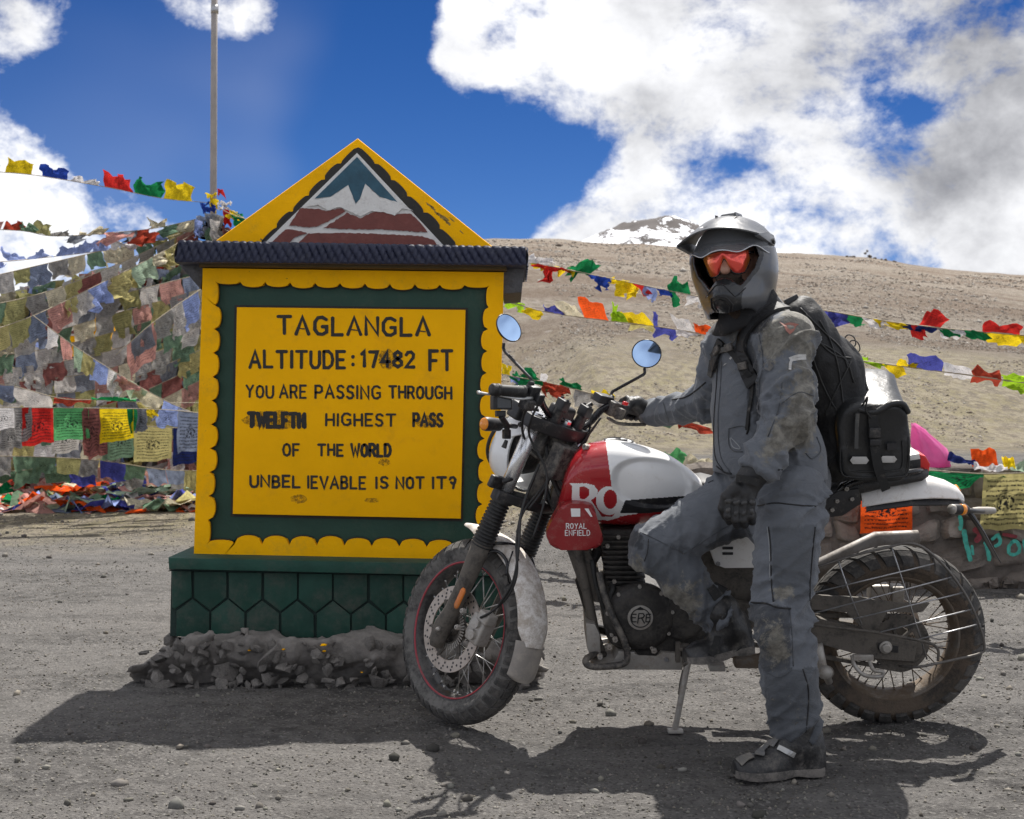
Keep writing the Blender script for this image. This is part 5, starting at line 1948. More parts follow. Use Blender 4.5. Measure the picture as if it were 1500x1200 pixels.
M['pinstripe'] = mk('red_rim_tape', (0.34, 0.035, 0.05), 0.5, var=0.25, vscale=40, dust=0.45, dcol=(0.17, 0.13, 0.12))


def plate(name, poly, v, th, mat, bev=0.003, parent=bike, rnd=0, mb=None, seg=2):
 if rnd:
  poly = smooth2(poly, rnd)
 f = [B(x, y, v) for x, y in poly]
 own = mb is None
 mb = mb or MB()
 mb.prism(f, [p + BN * th for p in f], bev, seg)
 return mb.out(name, mat, parent, autosmooth=0.7) if own else mb


def wheel(center, axis, fwd, R, rim_r, width, tyre_m, rim_m, spoke_n, lug_rows, name, seg=72, flip=1, lug_h=0.0105):
 """axis points to the far side; fwd in the wheel's plane"""
 axis, fwd = Vector(axis).normalized(), Vector(fwd).normalized()
 fwd = (fwd - axis * fwd.dot(axis)).normalized()
 up = axis.cross(fwd) if axis.cross(fwd).z > 0 else fwd.cross(axis)
 hw = width / 2
 crown = lambda t: R - 0.012 - (R - rim_r) * 0.42 * abs(t) ** 2.6      # t across, -1..1
 prof = []
 for k in range(15):
  t = -1 + 2 * k / 14
  prof.append((crown(t), t * hw))
 prof += [(rim_r + (R - rim_r) * 0.42, hw * 1.0), (rim_r + (R - rim_r) * 0.25, hw * 0.94), (rim_r + 0.010, hw * 0.78), (rim_r - 0.004, hw * 0.72),
             (rim_r - 0.006, -hw * 0.72), (rim_r + 0.010, -hw * 0.78), (rim_r + (R - rim_r) * 0.25, -hw * 0.94), (rim_r + (R - rim_r) * 0.42, -hw * 1.0)]
 ty = MB().lathe(prof, center, axis, seg, closed=True, ref=fwd).out('tyre', tyre_m, bike, smooth=True)

 def at(ang, t, lift):
  d = fwd * math.cos(ang) + up * math.sin(ang)
  return center + d * (crown(t) + lift) + axis * (t * hw)
 # tread blocks, each a raised lug
 mb = MB()
 n = lug_rows
 lugs = []
 for k in range(n):
  a0 = 2 * math.pi * k / n
  da = 2 * math.pi / n
  for s in (-1, 1):
   sk = 0.30 * da
   o_ = 0 if s < 0 else da * 0.5
   lugs.append([(a0 + o_, 0.04 * s), (a0 + o_ + da * 0.80, 0.04 * s), (a0 + o_ + da * 0.80 + sk, 0.46 * s), (a0 + o_ + sk, 0.46 * s)])
   lugs.append([(a0 + o_ + sk * 1.3, 0.53 * s), (a0 + o_ + da * 0.74 + sk * 1.3, 0.53 * s), (a0 + o_ + da * 0.70 + sk * 2, 1.0 * s), (a0 + o_ + sk * 2.2, 1.0 * s)])
 for q in lugs:
  top, bot = [], []
  m_ = 3
  g = []
  for i in range(m_):
   for j in range(m_):
    u, w = i / (m_ - 1), j / (m_ - 1)
    a = (q[0][0] * (1 - u) + q[1][0] * u) * (1 - w) + (q[3][0] * (1 - u) + q[2][0] * u) * w
    t = (q[0][1] * (1 - u) + q[1][1] * u) * (1 - w) + (q[3][1] * (1 - u) + q[2][1] * u) * w
    g.append(at(a, t, lug_h))
  low = []
  for (u, w) in ((0, 0), (.5, 0), (1, 0), (1, .5), (1, 1), (.5, 1), (0, 1), (0, .5)):
   a = (q[0][0] * (1 - u) + q[1][0] * u) * (1 - w) + (q[3][0] * (1 - u) + q[2][0] * u) * w
   t = (q[0][1] * (1 - u) + q[1][1] * u) * (1 - w) + (q[3][1] * (1 - u) + q[2][1] * u) * w
   low.append(at(a + (u - .5) * 0.006, t, -0.003))
  fs = [(0, 3, 4, 1), (1, 4, 5, 2), (3, 6, 7, 4), (4, 7, 8, 5)]
  rim_ = [0, 3, 6, 7, 8, 5, 2, 1]
  fs += [(rim_[i], rim_[(i + 1) % 8], 9 + (i + 1) % 8, 9 + i) for i in range(8)]
  mb.add(g + low, fs)
 o = mb.out('tread', M['tread'], bike)
 o['kind'] = 'stuff'
 # rim
 rp = [(rim_r + 0.006, hw * 0.66), (rim_r + 0.008, hw * 0.74), (rim_r + 0.001, hw * 0.76), (rim_r - 0.009, hw * 0.70), (rim_r - 0.013, hw * 0.45), (rim_r - 0.020, hw * 0.3), (rim_r - 0.020, -hw * 0.3),
          (rim_r - 0.013, -hw * 0.45), (rim_r - 0.009, -hw * 0.70), (rim_r + 0.001, -hw * 0.76), (rim_r + 0.008, -hw * 0.74), (rim_r + 0.006, -hw * 0.66)]
 rim = MB().lathe(rp, center, axis, seg, closed=True, ref=fwd).out('rim', rim_m, bike, smooth=True)
 # hub
 hub = MB().lathe([(0, -0.075), (0.020, -0.075), (0.022, -0.055), (0.050, -0.052), (0.052, -0.044), (0.030, -0.038), (0.026, 0), (0.030, 0.038), (0.052, 0.044), (0.050, 0.052), (0.022, 0.055), (0.020, 0.075), (0, 0.075)],
                     center, axis, 28, ref=fwd).out('hub', M['muddy_black'], bike, autosmooth=0.6)
 # spokes
 for k in range(spoke_n):
  side = 1 if k % 2 else -1
  ar = 2 * math.pi * (k + 0.5) / spoke_n
  cross = (1 if (k // 2) % 2 else -1) * math.radians(52)
  ah = ar + cross
  dh = fwd * math.cos(ah) + up * math.sin(ah)
  dr = fwd * math.cos(ar) + up * math.sin(ar)
  p0 = center + dh * 0.047 + axis * (side * 0.046)
  p1 = center + dr * (rim_r - 0.018) + axis * (side * hw * 0.12)
  pn = p0.lerp(p1, 0.93)
  mb = MB().tube([p0, pn], 0.0020, 6).tube([pn, p1], 0.0036, 6)
  sp_ = mb.out('spoke', M['spoke'] if name == 'front' else M['rim_dirty'], rim, smooth=True)
 return ty, rim, hub, up, fwd, axis


def disc(center, axis, r0, r1, th, n_holes, mat, parent, name='brake_disc'):
 axis = Vector(axis).normalized()
 e1 = axis.orthogonal().normalized()
 e2 = axis.cross(e1)
 o = MB().lathe([(r0, -th / 2), (r1, -th / 2), (r1, th / 2), (r0, th / 2)], center, axis, 72, closed=True).out(name, mat, parent, autosmooth=0.5)
 mb = MB()
 for k in range(n_holes):
  a = 2 * math.pi * k / n_holes
  for j, f in enumerate((0.25, 0.55, 0.8)):
   if (k + j) % 2 and j != 1:
    continue
   rr = r0 + (r1 - r0) * f
   aa = a + j * 0.05
   c = center + (e1 * math.cos(aa) + e2 * math.sin(aa)) * rr
   mb.lathe([(0, -th / 2 - 0.0006), (0.0042, -th / 2 - 0.0006), (0.0042, th / 2 + 0.0006), (0, th / 2 + 0.0006)], c, axis, 8)  # black discs stand proud, painting the dark of holes on a solid disc
 h = mb.out('hole_shade_dots', M['black_plastic'], o)
 h['kind'] = 'stuff'
 return o


# --- rear wheel
RW = BW(1.331, 0, 0.322)
wheel(RW, BN, -BX, 0.324, 0.222, 0.125, M['tyre_rear'], M['rim_dirty'], 36, 30, 'rear')
disc(RW + BN * 0.075, BN, 0.07, 0.12, 0.005, 30, M['disc'], bike)
MB().box(RW + BN * 0.09 + BU * 0.13 - BX * 0.03, BX * 0.035, BN * 0.03, BU * 0.028, 0.008).box(RW + BN * 0.09 + BU * 0.12 + BX * 0.035, BX * 0.022, BN * 0.026, BU * 0.032, 0.008).out('brake_caliper', M['alu_dusty'], bike, autosmooth=0.6)
# sprocket with teeth
mb = MB()
cs = RW - BN * 0.085
for k in range(38):
 a0, a1, a2 = [2 * math.pi * (k + q) / 38 for q in (0, .35, 1.0)]
 def sp(a, r, w):
  return cs + (-BX * math.cos(a) + BU * math.sin(a)) * r + BN * w
 mb.add([sp(a, r, w) for w in (-.004, .004) for a, r in ((a0, .074), (a0, .096), ((a0 + a1) / 2, .103), (a1, .096), (a2, .096), (a2, .074))],
           [(0, 1, 2, 3, 4, 5), (11, 10, 9, 8, 7, 6), (1, 7, 8, 2), (2, 8, 9, 3), (3, 9, 10, 4)])
mb.lathe([(.06, -.005), (.075, -.005), (.075, .005), (.06, .005)], cs, BN, 36, closed=True)
for k in range(6):
 a = k * math.pi / 3
 mb.tube([cs + (-BX * math.cos(a) + BU * math.sin(a)) * .02, cs + (-BX * math.cos(a + .2) + BU * math.sin(a + .2)) * .068], .007, 6)
mb.out('sprocket', M['muddy_black'], bike)
# chain: links along both runs
mb = MB()
path = [cs + (BX * math.cos(a) + BU * math.sin(a)) * 0.098 for a in np.linspace(1.65, -1.45, 22)]
front_c = BW(0.62, -0.085, 0.39)
path = [front_c + BU * 0.035, *path, front_c - BU * 0.035]
res = []
for a, b in zip(path[:-1], path[1:]):
 n = max(1, int((b - a).length / 0.0159))
 res += [a.lerp(b, k / n) for k in range(n)]
for k in range(len(res) - 1):
 a, b = res[k], res[k + 1]
 d = (b - a)
 if d.length < 1e-4:
  continue
 mb.box((a + b) / 2 - BN * 0.004, d * 0.62, BN * 0.0016, d.cross(BN).normalized() * 0.0068)
 mb.box((a + b) / 2 + BN * 0.004, d * 0.62, BN * 0.0016, d.cross(BN).normalized() * 0.0068)
o = mb.out('chain', M['muddy_black'], bike)
o['kind'] = 'stuff'

# --- swingarm, guards
plate('swingarm', [(1060, 878), (1150, 893), (1200, 906), (1282, 926), (1344, 941), (1340, 972), (1276, 964), (1196, 942), (1120, 925), (1056, 915)], -0.125, 0.03, M['muddy_black'], 0.006)
plate('swingarm', [(1060, 885), (1150, 897), (1282, 918), (1340, 930), (1336, 956), (1276, 951), (1196, 935), (1056, 912)], 0.10, 0.03, M['muddy_black'], 0.006)
ad = plate('chain_adjuster', [(1286, 942), (1316, 947), (1316, 957), (1286, 952)], -0.129, 0.006, M['black_plastic'], 0.001)
MB().lathe([(0, -.014), (.012, -.014), (.016, -.010), (.016, 0), (.022, .002), (.022, .006), (0, .006)], B(1298, 949, -0.135), BN, 24).out('axle_nut', M['alu_dusty'], bike, autosmooth=0.5)
plate('chain_guard', [(1110, 872), (1195, 872), (1265, 876), (1315, 884), (1362, 884), (1352, 896), (1342, 898), (1290, 896), (1300, 896), (1286, 921), (1272, 925), (1262, 920), (1240, 897), (1195, 893), (1110, 893)], -0.145, 0.012, M['muddy_black'], 0.003)
# heel loop under the swingarm
mb = MB()
mb.tube(catmull([B(1248, 960, -.13), B(1252, 975, -.14), B(1266, 989, -.15), B(1290, 991, -.15), B(1293, 984, -.15), B(1280, 982, -.15), B(1273, 968, -.14)], 5), 0.007, 8)
mb.box(B(1264, 963, -.135), BX * .035, BN * .008, BU * .010, 0.003)
mb.out('paddock_hook', M['alu_dusty'], bike, smooth=True)
mb = MB()
mb.tube([B(1196, 945, -.13), B(1204, 975, -.12), B(1215, 1000, -.1)], [0.022, .017, .012], 10)
mb.tube([B(1208, 985, -.15), B(1212, 985, -.04)], 0.024, 14)
mb.out('chain_roller', M['alu_dusty'], bike, smooth=True)

# --- saree guard: wire grille beside the rear wheel
gv = -0.205
g_out = MB().tube(catmull([B(1186, 834, gv), B(1250, 814, gv), B(1300, 802, gv), B(1326, 796, gv), B(1352, 802, gv), B(1386, 832, gv), B(1418, 878, gv), B(1436, 920, gv), B(1442, 946, gv), B(1436, 957, gv), B(1400, 966, gv), B(1345, 977, gv - .0), B(1318, 976, -.14)], 7), 0.0045, 8)
g = g_out.out('wire_guard', M['alu_dark'], bike, smooth=True)
for (x0, y0, x1, y1) in ((1190, 869, 1368, 826), (1190, 899, 1397, 845), (1250, 907, 1413, 868), (1290, 926, 1427, 892), (1340, 938, 1436, 914)):
 MB().tube([B(x0, y0, gv + .004), B(x1, y1, gv + .004)], 0.0024, 6).out('guard_wire', M['steel'], g, smooth=True)
for pts in (((1228, 822), (1244, 868), (1262, 915)), ((1306, 802), (1318, 838), (1332, 882), (1358, 966))):
 MB().tube([B(x, y, gv + .010) for x, y in pts], 0.0028, 6).out('guard_wire', M['steel'], g, smooth=True)
MB().tube(catmull([B(1190, 915, -.16), B(1240, 921, -.18), B(1280, 926, -.19), B(1335, 936, -.2), B(1362, 942, -.2), B(1374, 952, -.2), B(1374, 968, -.2)], 6), 0.005, 8).out('guard_stay', M['muddy_black'], g, smooth=True)

# --- silencer on the far side
mb = MB()
mb.tube([B(1120, 870, .20), B(1200, 835, .21), B(1285, 795, .22), B(1345, 790, .22)], [0.030, 0.040, 0.042, 0.034], 24, flat=(BN, 0.75))
mb.out('silencer', mk('silencer_steel', (.22, .205, .19), .5, metal=.5, dust=.55, dcol=(.17, .15, .13)), bike, autosmooth=0.7)
mb = MB().tube([B(880, 800, 0.0), B(850, 850, .04), B(870, 920, .1), B(960, 940, .14), B(1060, 900, .18), B(1130, 866, .2)], 0.019, 12)
mb.out('exhaust_pipe', M['engine'], bike, smooth=True)

# --- rear body
def arc_strip(name, stations, mat, th=0.004, parent=bike, n=11, drop=1.0):
 """stations: (centre point, half width, side drop) joined into a curved shell"""
 rings = []
 for (c, w, dr) in stations:
  top, bot = [], []
  for k in range(n):
   t = -1 + 2 * k / (n - 1)
   p = c + BN * (w * math.sin(t * 1.35) / math.sin(1.35)) - BU * (dr * abs(t) ** 2.6)
   top.append(p)
   bot.append(p - BU * th - BN * (0.6 * th * t))
  rings.append(top + bot[::-1])
 return MB().loft(rings).out(name, mat, parent, autosmooth=0.8)


arc_strip('rear_fender', [(B(1255, 708, 0), .085, .060), (B(1290, 703, 0), .085, .058), (B(1330, 697, 0), .082, .060), (B(1360, 697, 0), .074, .058), (B(1385, 704, 0), .062, .046), (B(1400, 712, 0), .05, .032), (B(1408, 722, 0), .038, .020)], M['white_dusty'])
arc_strip('inner_fender', [(B(1262, 722, 0), .074, .045), (B(1330, 716, 0), .070, .04), (B(1395, 722, 0), .045, .03), (B(1418, 741, 0), .042, .02), (B(1436, 770, 0), .042, .012), (B(1450, 797, 0), .040, .008), (B(1461, 818, 0), .036, .004)], M['black_plastic'])
plate('subframe_plate', [(1196, 760), (1204, 738), (1226, 720), (1258, 716), (1262, 738), (1234, 756)], -0.135, 0.012, M['black_plastic'], 0.003)
for x, y in ((1226, 734), (1248, 731), (1219, 747)):
 MB().bolt(B(x, y, -.138), -BN, .008, .005).out('bolt', M['alu_dusty'], bike)
mb = MB()
for pts, r in (([(1150, 770), (1200, 745), (1235, 712), (1262, 704)], .013), ([(1180, 730), (1215, 700), (1262, 690), (1300, 690)], .012), ([(1120, 880), (1180, 790), (1215, 735)], .014)):
 for v in (-.12, .12):
  mb.tube([B(x, y, v) for x, y in pts], r, 10)
mb.out('subframe', M['black_gloss'], bike, smooth=True)
MB().bolt(B(1240, 716, -.136), -BN, .009, .006).out('bolt', M['alu_dusty'], bike)
# rack rail and seat
mb = MB()
mb.tube(catmull([B(1236, 714, -.13), B(1262, 704, -.135), B(1320, 694, -.13), B(1345, 690, -.10), B(1352, 689, 0), B(1345, 692, .10), B(1262, 706, .135)], 6), .010, 10)
mb.out('rack_rail', M['black_gloss'], bike, smooth=True)
st = []
for (x, y, w, hh) in ((1006, 698, .055, .03), (1030, 697, .085, .05), (1070, 708, .115, .07), (1120, 712, .135, .08), (1170, 706, .14, .08), (1220, 692, .13, .075), (1280, 684, .12, .06), (1340, 680, .10, .045), (1352, 682, .07, .03)):
 c = B(x, y, 0)
 ring = []
 for k in range(20):
  a = 2 * math.pi * k / 20
  ring.append(c + BN * (w * math.copysign(abs(math.cos(a)) ** .6, math.cos(a))) + BU * (hh * 0.5 * math.copysign(abs(math.sin(a)) ** .6, math.sin(a)) - hh * .5 - .0))
 st.append(ring)
MB().loft(st).out('seat', M['seat'], bike, smooth=True)
# tail lamp
plate('tail_lamp_housing', [(1328, 676), (1349, 674), (1349, 696), (1330, 697)], -0.055, 0.11, M['black_plastic'], .004)
plate('tail_lamp', [(1348, 666), (1356, 668), (1363, 680), (1361, 692), (1348, 694)], -0.05, 0.10, M['redlens'], .006)
plate('tail_lamp_cap', [(1330, 667), (1347, 664), (1349, 673), (1330, 676)], -0.05, 0.10, M['white_dusty'], .006)
# indicators
def indicator(a, b, r, mat_body, name='indicator', amber_at=None):
 mb = MB().tube([a, a.lerp(b, .25), a.lerp(b, .75), b], [r * .8, r, r, r * .85], 14)
 o = mb.out(name, mat_body, bike, autosmooth=.8)
 if amber_at is not None:
  q = a.lerp(b, amber_at)
  MB().tube([q, q + (b - a).normalized() * .016], r * 1.05, 16).out('amber_lens', M['amber'], o, smooth=True)
 return o


indicator(B(1394, 746, -.16), B(1416, 747, -.13), .018, M['black_plastic'], amber_at=.55)
MB().tube([B(1393, 746, -.162), B(1397, 746, -.155)], .0165, 14).out('indicator_cap', M['alu_dusty'], bike, smooth=True)
indicator(B(1424, 748, .10), B(1456, 748, .16), .013, M['alu_dusty'])
MB().tube([B(1412, 748, -.13), B(1440, 749, .1)], .008, 8).out('indicator_stem', M['black_plastic'], bike, smooth=True)
MB().tube([B(1396, 714, .03), B(1402, 722, .03)], .016, 10).out('side_reflector', M['amber'], bike, smooth=True)
# underseat: side panel, battery box, airbox
plate('airbox', [(985, 770), (1120, 760), (1200, 765), (1195, 850), (1120, 885), (1060, 885), (985, 870)], -0.085, 0.17, M['muddy_black'], .02)
sp_ = plate('side_panel', [(1036, 796), (1046, 783), (1110, 772), (1150, 772), (1150, 832), (1062, 833), (1048, 828)], -0.15, 0.03, M['white_dusty'], .006)
for (x, y) in ((1066, 803), (1066, 811)):
 MB().box(B(x, y, -.152), BX * .018, BN * .003, BU * .0045, .002).out('slot', M['black_plastic'], sp_)
MB().bolt(B(1052, 826, -.152), -BN, .008, .004).out('screw', M['steel'], sp_)

# --- tank: lofted body; colours and lettering belong to its faces
top_o = [(822, 716), (828, 690), (838, 668), (852, 653), (880, 646), (905, 645), (940, 652), (975, 664), (1002, 681), (1018, 694), (1030, 706)]
bot_o = [(812, 752), (818, 762), (830, 764), (850, 765), (880, 768), (910, 770), (950, 768), (980, 764), (1008, 756), (1022, 744), (1034, 722)]


def tank():
 nx = 300
 txs = np.array([p[0] for p in catmull([Vector((x, y, 0)) for x, y in top_o], 12)])
 tys = np.array([p[1] for p in catmull([Vector((x, y, 0)) for x, y in top_o], 12)])
 bxs = np.array([p[0] for p in catmull([Vector((x, y, 0)) for x, y in bot_o], 12)])
 bys = np.array([p[1] for p in catmull([Vector((x, y, 0)) for x, y in bot_o], 12)])
 tt = np.linspace(0, 1, len(txs))
 s = np.linspace(0, 1, nx) ** 1.0
 tx, ty = np.interp(s, tt, txs), np.interp(s, tt, tys)
 bx_, by_ = np.interp(s, tt, bxs), np.interp(s, tt, bys)
 hw = np.interp(s, [0, .05, .15, .35, .6, .8, .95, 1], [.05, .095, .128, .150, .150, .125, .085, .06])
 n1, n2 = 130, 50
 na = n1 + n2
 u1 = np.linspace(0, 1, n1, endpoint=False)
 u2 = np.linspace(1, 0, n2, endpoint=False)
 T_ = np.concatenate([.62 * u1 + .38 * (.5 - .5 * np.cos(np.pi * u1)), .3 * u2 + .7 * (.5 - .5 * np.cos(np.pi * u2))])
 SG = np.concatenate([np.ones(n1), -np.ones(n2)])
 V = np.zeros((nx, na, 3))
 PXY = np.zeros((nx, na, 2))
 for i in range(nx):
  for j in range(na):
   t = T_[j]
   q = abs(2 * t - 1)
   w = math.sqrt(max(0, 1 - q ** (2 / .72))) ** 0.62
   wid = hw[i] * w * (0.80 + 0.34 * math.sin(min(1, t * 1.08) * math.pi * 0.62)) * (1 - 0.30 * max(0, t - .55) ** 1.5)
   px = bx_[i] + (tx[i] - bx_[i]) * t
   py = by_[i] + (ty[i] - by_[i]) * t
   v = -wid * SG[j]
   # knee recess
   rx, ry = (px - 955) / 58, (py - 708) / 36
   rec = 1 - ss(np.array(max(abs(rx) ** 2.4 + abs(ry - 0.12 * rx) ** 2.4, 0)), 0.62, 1.15)
   v *= 1 - 0.14 * float(rec)
   V[i, j] = B(px, py, v)
   PXY[i, j] = project(V[i, j])
 v = V.reshape(-1, 3)
 f = grid_faces(nx, na, wrap=True)
 pp = PXY.reshape(-1, 2)
 c = pp[f].mean(1)
 near = (np.array([j for _ in range(nx - 1) for j in range(na)]) < n1)
 x, y = c[:, 0], c[:, 1]
 # paint scheme
 white = inside([(881, 600), (1100, 600), (1100, 742), (990, 744), (912, 756), (897, 757), (905, 747), (910, 735), (900, 716), (896, 712)], x, y)
 mid = np.zeros(len(f), dtype=np.int32)
 mid[white] = 1
 blackp = inside([(916, 733), (1040, 724), (1040, 738), (985, 748), (950, 752), (908, 752)], x, y)
 mid[blackp & near] = 2
 # lettering on the near side: R and O
 R1 = inside([(834, 708), (858, 708), (870, 711), (876, 719), (874, 727), (866, 733), (876, 748), (884, 762), (870, 762), (856, 740), (852, 736), (852, 762), (837, 762), (838, 712)], x, y)
 R1 &= ~inside([(849, 713), (857, 713), (863, 717), (863, 726), (857, 731), (849, 731)], x, y)
 R1 &= ~inside([(850, 738), (856, 738), (868, 765), (850, 765)], x, y)
 dx, dy = (x - 892), (y - 733.5)
 ro = np.sqrt((dx / 19.0) ** 2 + (dy / 21.0) ** 2)
 dxi, dyi = (x - 894), (y - 731.5)
 ri = np.sqrt((dxi / 10.0) ** 2 + (dyi / 14.0) ** 2)
 O1 = (ro < 1) & (ri > 1)
 hook = inside([(868, 748), (880, 757), (897, 757), (905, 750), (908, 758), (890, 763), (870, 758)], x, y)
 reset = inside([(893, 716), (906, 716), (914, 727), (914, 742), (906, 751), (893, 751)], x, y) & (ro < 1) & (ri < 1)
 mid[near & reset] = 0
 mid[near & (R1 | O1 | hook)] = 1
 o = mesh_obj('fuel_tank', v, f, [M['red_paint'], M['white_paint'], M['decal_black']], bike, smooth=True, mids=mid)
 return o


tk = tank()
# filler cap with emblem, on the tank top
fc = B(906, 650, 0.0)
fup = (BU + BX * 0.05).normalized()
cap_ = MB().lathe([(0, .012), (.040, .012), (.050, .010), (.058, .004), (.060, -.006), (0, -.006)], fc, fup, 40).out('filler_cap', M['decal_white'], tk, smooth=True)
MB().lathe([(.046, .0135), (.052, .011), (.050, .009), (.044, .0115)], fc, fup, 40, closed=True).out('cap_ring', M['decal_black'], cap_, smooth=True)
MB().box(fc + fup * .013, BX * .030, BN * .006, fup * .0015).box(fc + fup * .0132, BX * .008, BN * .026, fup * .0015).out('cap_emblem', M['decal_black'], cap_)
# red tank guard with the maker's name
tg_poly = [(818, 747), (826, 740), (845, 738), (862, 740), (871, 747), (877, 768), (884, 790), (880, 799), (870, 805), (838, 806), (815, 805), (804, 795), (800, 782), (808, 764)]
tg = plate('tank_guard', tg_poly, -0.185, 0.06, M['red_dusty'], 0.014, rnd=3, seg=4)


def TG(d0):
 return lambda x, y, d=0.0: B(x, y, -0.185 - d)


wl = MB()
wl.prism([B(x, y, -.1865) for x, y in [(836, 745), (850, 745), (850, 757), (837, 757)]], [B(x, y, -.183) for x, y in [(836, 745), (850, 745), (850, 757), (837, 757)]])
wl.prism([B(x, y, -.1865) for x, y in [(856, 745), (862, 745), (868, 757), (865, 757)]], [B(x, y, -.183) for x, y in [(856, 745), (862, 745), (868, 757), (865, 757)]])
wl.out('letter_foot', M['decal_white'], tg)
mb = MB()
word(mb, 'ROYAL', 829.5, 859, 767, 774.5, 1.25, TG(0), slope=0.0, jit=.15)
word(mb, 'ENFIELD', 828, 864, 777, 784.5, 1.15, TG(0), slope=0.0, jit=.15)
mb.out('maker_name', M['decal_white'], tg)

# --- engine
en = MB()
for k in range(13):
 y = 776 + k * 7.3
 w = 27 - abs(k - 5) * 0.7
 cx = 907 + k * 0.8
 a = B(cx, y, -.0)
 en.box(a, BX * (w * 4.7 / F * 1.15), BN * .088, BU * .0030)
o = en.out('cooling_fins', M['engine'], bike)
MB().box(B(908, 818, 0), BX * .055, BN * .068, BU * .115, .02).out('cylinder', M['engine'], bike, autosmooth=.6)
MB().box(B(905, 780, 0), BX * .062, BN * .075, BU * .03, .012).out('cylinder_head', M['engine'], bike, autosmooth=.6)
for (x, y) in ((906, 787), (900, 852), (920, 860), (890, 800), (928, 800)):
 MB().bolt(B(x, y, -.092), -BN, .008, .006).out('bolt', M['alu_dusty'], bike)
plate('crankcase', [(896, 872), (930, 858), (975, 868), (1010, 880), (1050, 890), (1062, 915), (1040, 950), (1000, 962), (930, 958), (895, 945), (884, 910)], -0.11, 0.22, M['engine'], .018, rnd=3)
cv_c = B(937, 904, -.115)
MB().lathe([(0, -.030), (.052, -.030), (.085, -.027), (.108, -.018), (.118, -.006), (.120, .012)], cv_c, BN, 56).out('clutch_cover', M['engine'], bike, autosmooth=.9)
plate('gear_cover', [(978, 880), (1000, 876), (1024, 886), (1034, 905), (1024, 928), (1000, 938), (978, 930)], -0.128, 0.04, M['engine'], .012, rnd=3, seg=3)
for k in range(9):
 a = k * 2 * math.pi / 9 + .2
 MB().bolt(cv_c + (BX * math.cos(a) + BU * math.sin(a)) * .112 - BN * .014, -BN, .007, .006).out('bolt', M['alu_dusty'], bike)
# round emblem
em_c = B(938, 905, -.148)
em = MB().lathe([(0, -.002), (.036, -.002), (.043, -.001), (.043, .004), (0, .004)], em_c, BN, 40).out('emblem', M['alu_dusty'], bike, autosmooth=.6)
MB().lathe([(.031, -.0035), (.0345, -.0035), (.0345, 0), (.031, 0)], em_c, BN, 40, closed=True).out('emblem_ring', M['decal_black'], em)


def EM(x, y, d=0.0):
 return B(x, y, -.1515 - d)


mb = MB()
ribbon(mb, [(929, 911), (929, 899), (935, 899), (935, 905), (929, 905)], 1.3, EM, 0, 0)
mb = MB()
for st in ([(934, 913), (936, 899), (942, 899), (944, 902), (942, 905), (936, 906)], [(940, 906), (944, 913)], [(925, 900), (932, 900)], [(924, 905), (931, 905)], [(926, 911), (932, 911)], [(925, 900), (926, 911)],
           [(947, 900), (953, 900)], [(947, 905), (952, 905)], [(947, 911), (952, 911)], [(947, 900), (946, 911)]):
 ribbon(mb, st, 1.8, EM, 0, 0)
mb.out('emblem_letters', M['decal_black'], em)
mb = MB()
mb.prism([EM(x, y) for x, y in [(931, 893), (938, 889), (945, 893), (941, 894), (935, 894)]], [EM(x, y, -.001) for x, y in [(931, 893), (938, 889), (945, 893), (941, 894), (935, 894)]])
mb.out('emblem_crown', M['decal_black'], em)

# frame down tubes, oil lines, crash bar, bash plate
plate('frame_plate', [(831, 808), (866, 806), (874, 838), (888, 868), (880, 884), (866, 882), (852, 868)], -0.05, 0.10, M['muddy_black'], .008)
mb = MB()
for v in (-.05, .05):
 mb.tube([B(840, 775, v), B(858, 860, v), B(872, 930, v), B(886, 968, v), B(960, 972, v), B(1040, 960, v)], .017, 10)
mb.tube([B(846, 700, 0), B(880, 720, 0), B(1000, 745, 0), B(1080, 760, 0)], .022, 10)
mb.out('frame', M['muddy_black'], bike, smooth=True)
mb = MB()
mb.tube(catmull([B(878, 838, -.11), B(884, 868, -.13), B(898, 905, -.15), B(914, 938, -.16), B(919, 962, -.16), B(912, 973, -.16), B(880, 977, -.17), B(862, 975, -.17), B(858, 967, -.16), B(868, 960, -.12), B(885, 958, -.06)], 6), .0115, 12)
mb.out('crash_bar', M['dusty_black'], bike, smooth=True)
mb = MB()
mb.tube(catmull([B(884, 842, .0), B(892, 850, -.06), B(898, 862, -.1), B(894, 876, -.11), B(902, 905, -.12), B(908, 935, -.12)], 6), .010, 10)
mb.tube(catmull([B(868, 820, -.06), B(872, 850, -.08), B(884, 890, -.09), B(896, 930, -.1)], 5), .009, 10)
mb.out('oil_hose', M['rubber'], bike, smooth=True)
for x, y in ((901, 937), (893, 948), (879, 962)):
 MB().bolt(B(x, y, -.165), -BN, .010, .009).out('bolt', M['alu_dusty'], bike)
plate('bash_plate', [(858, 912), (872, 915), (879, 930), (880, 962), (866, 964), (860, 950)], -0.10, 0.2, M['alu_dusty'], .005)
plate('skid_plate', [(905, 954), (930, 955), (935, 962), (962, 963), (968, 955), (990, 957), (1000, 966), (1000, 982), (900, 981), (866, 980), (866, 972), (900, 970)], -0.125, 0.25, M['alu_dusty'], .005)
for x in (916, 976):
 MB().bolt(B(x, 966, -.128), -BN, .009, .006).out('bolt', M['steel'], bike)
MB().bolt(B(958, 953, -.13), -BN, .011, .008).out('bolt', M['alu_dusty'], bike)
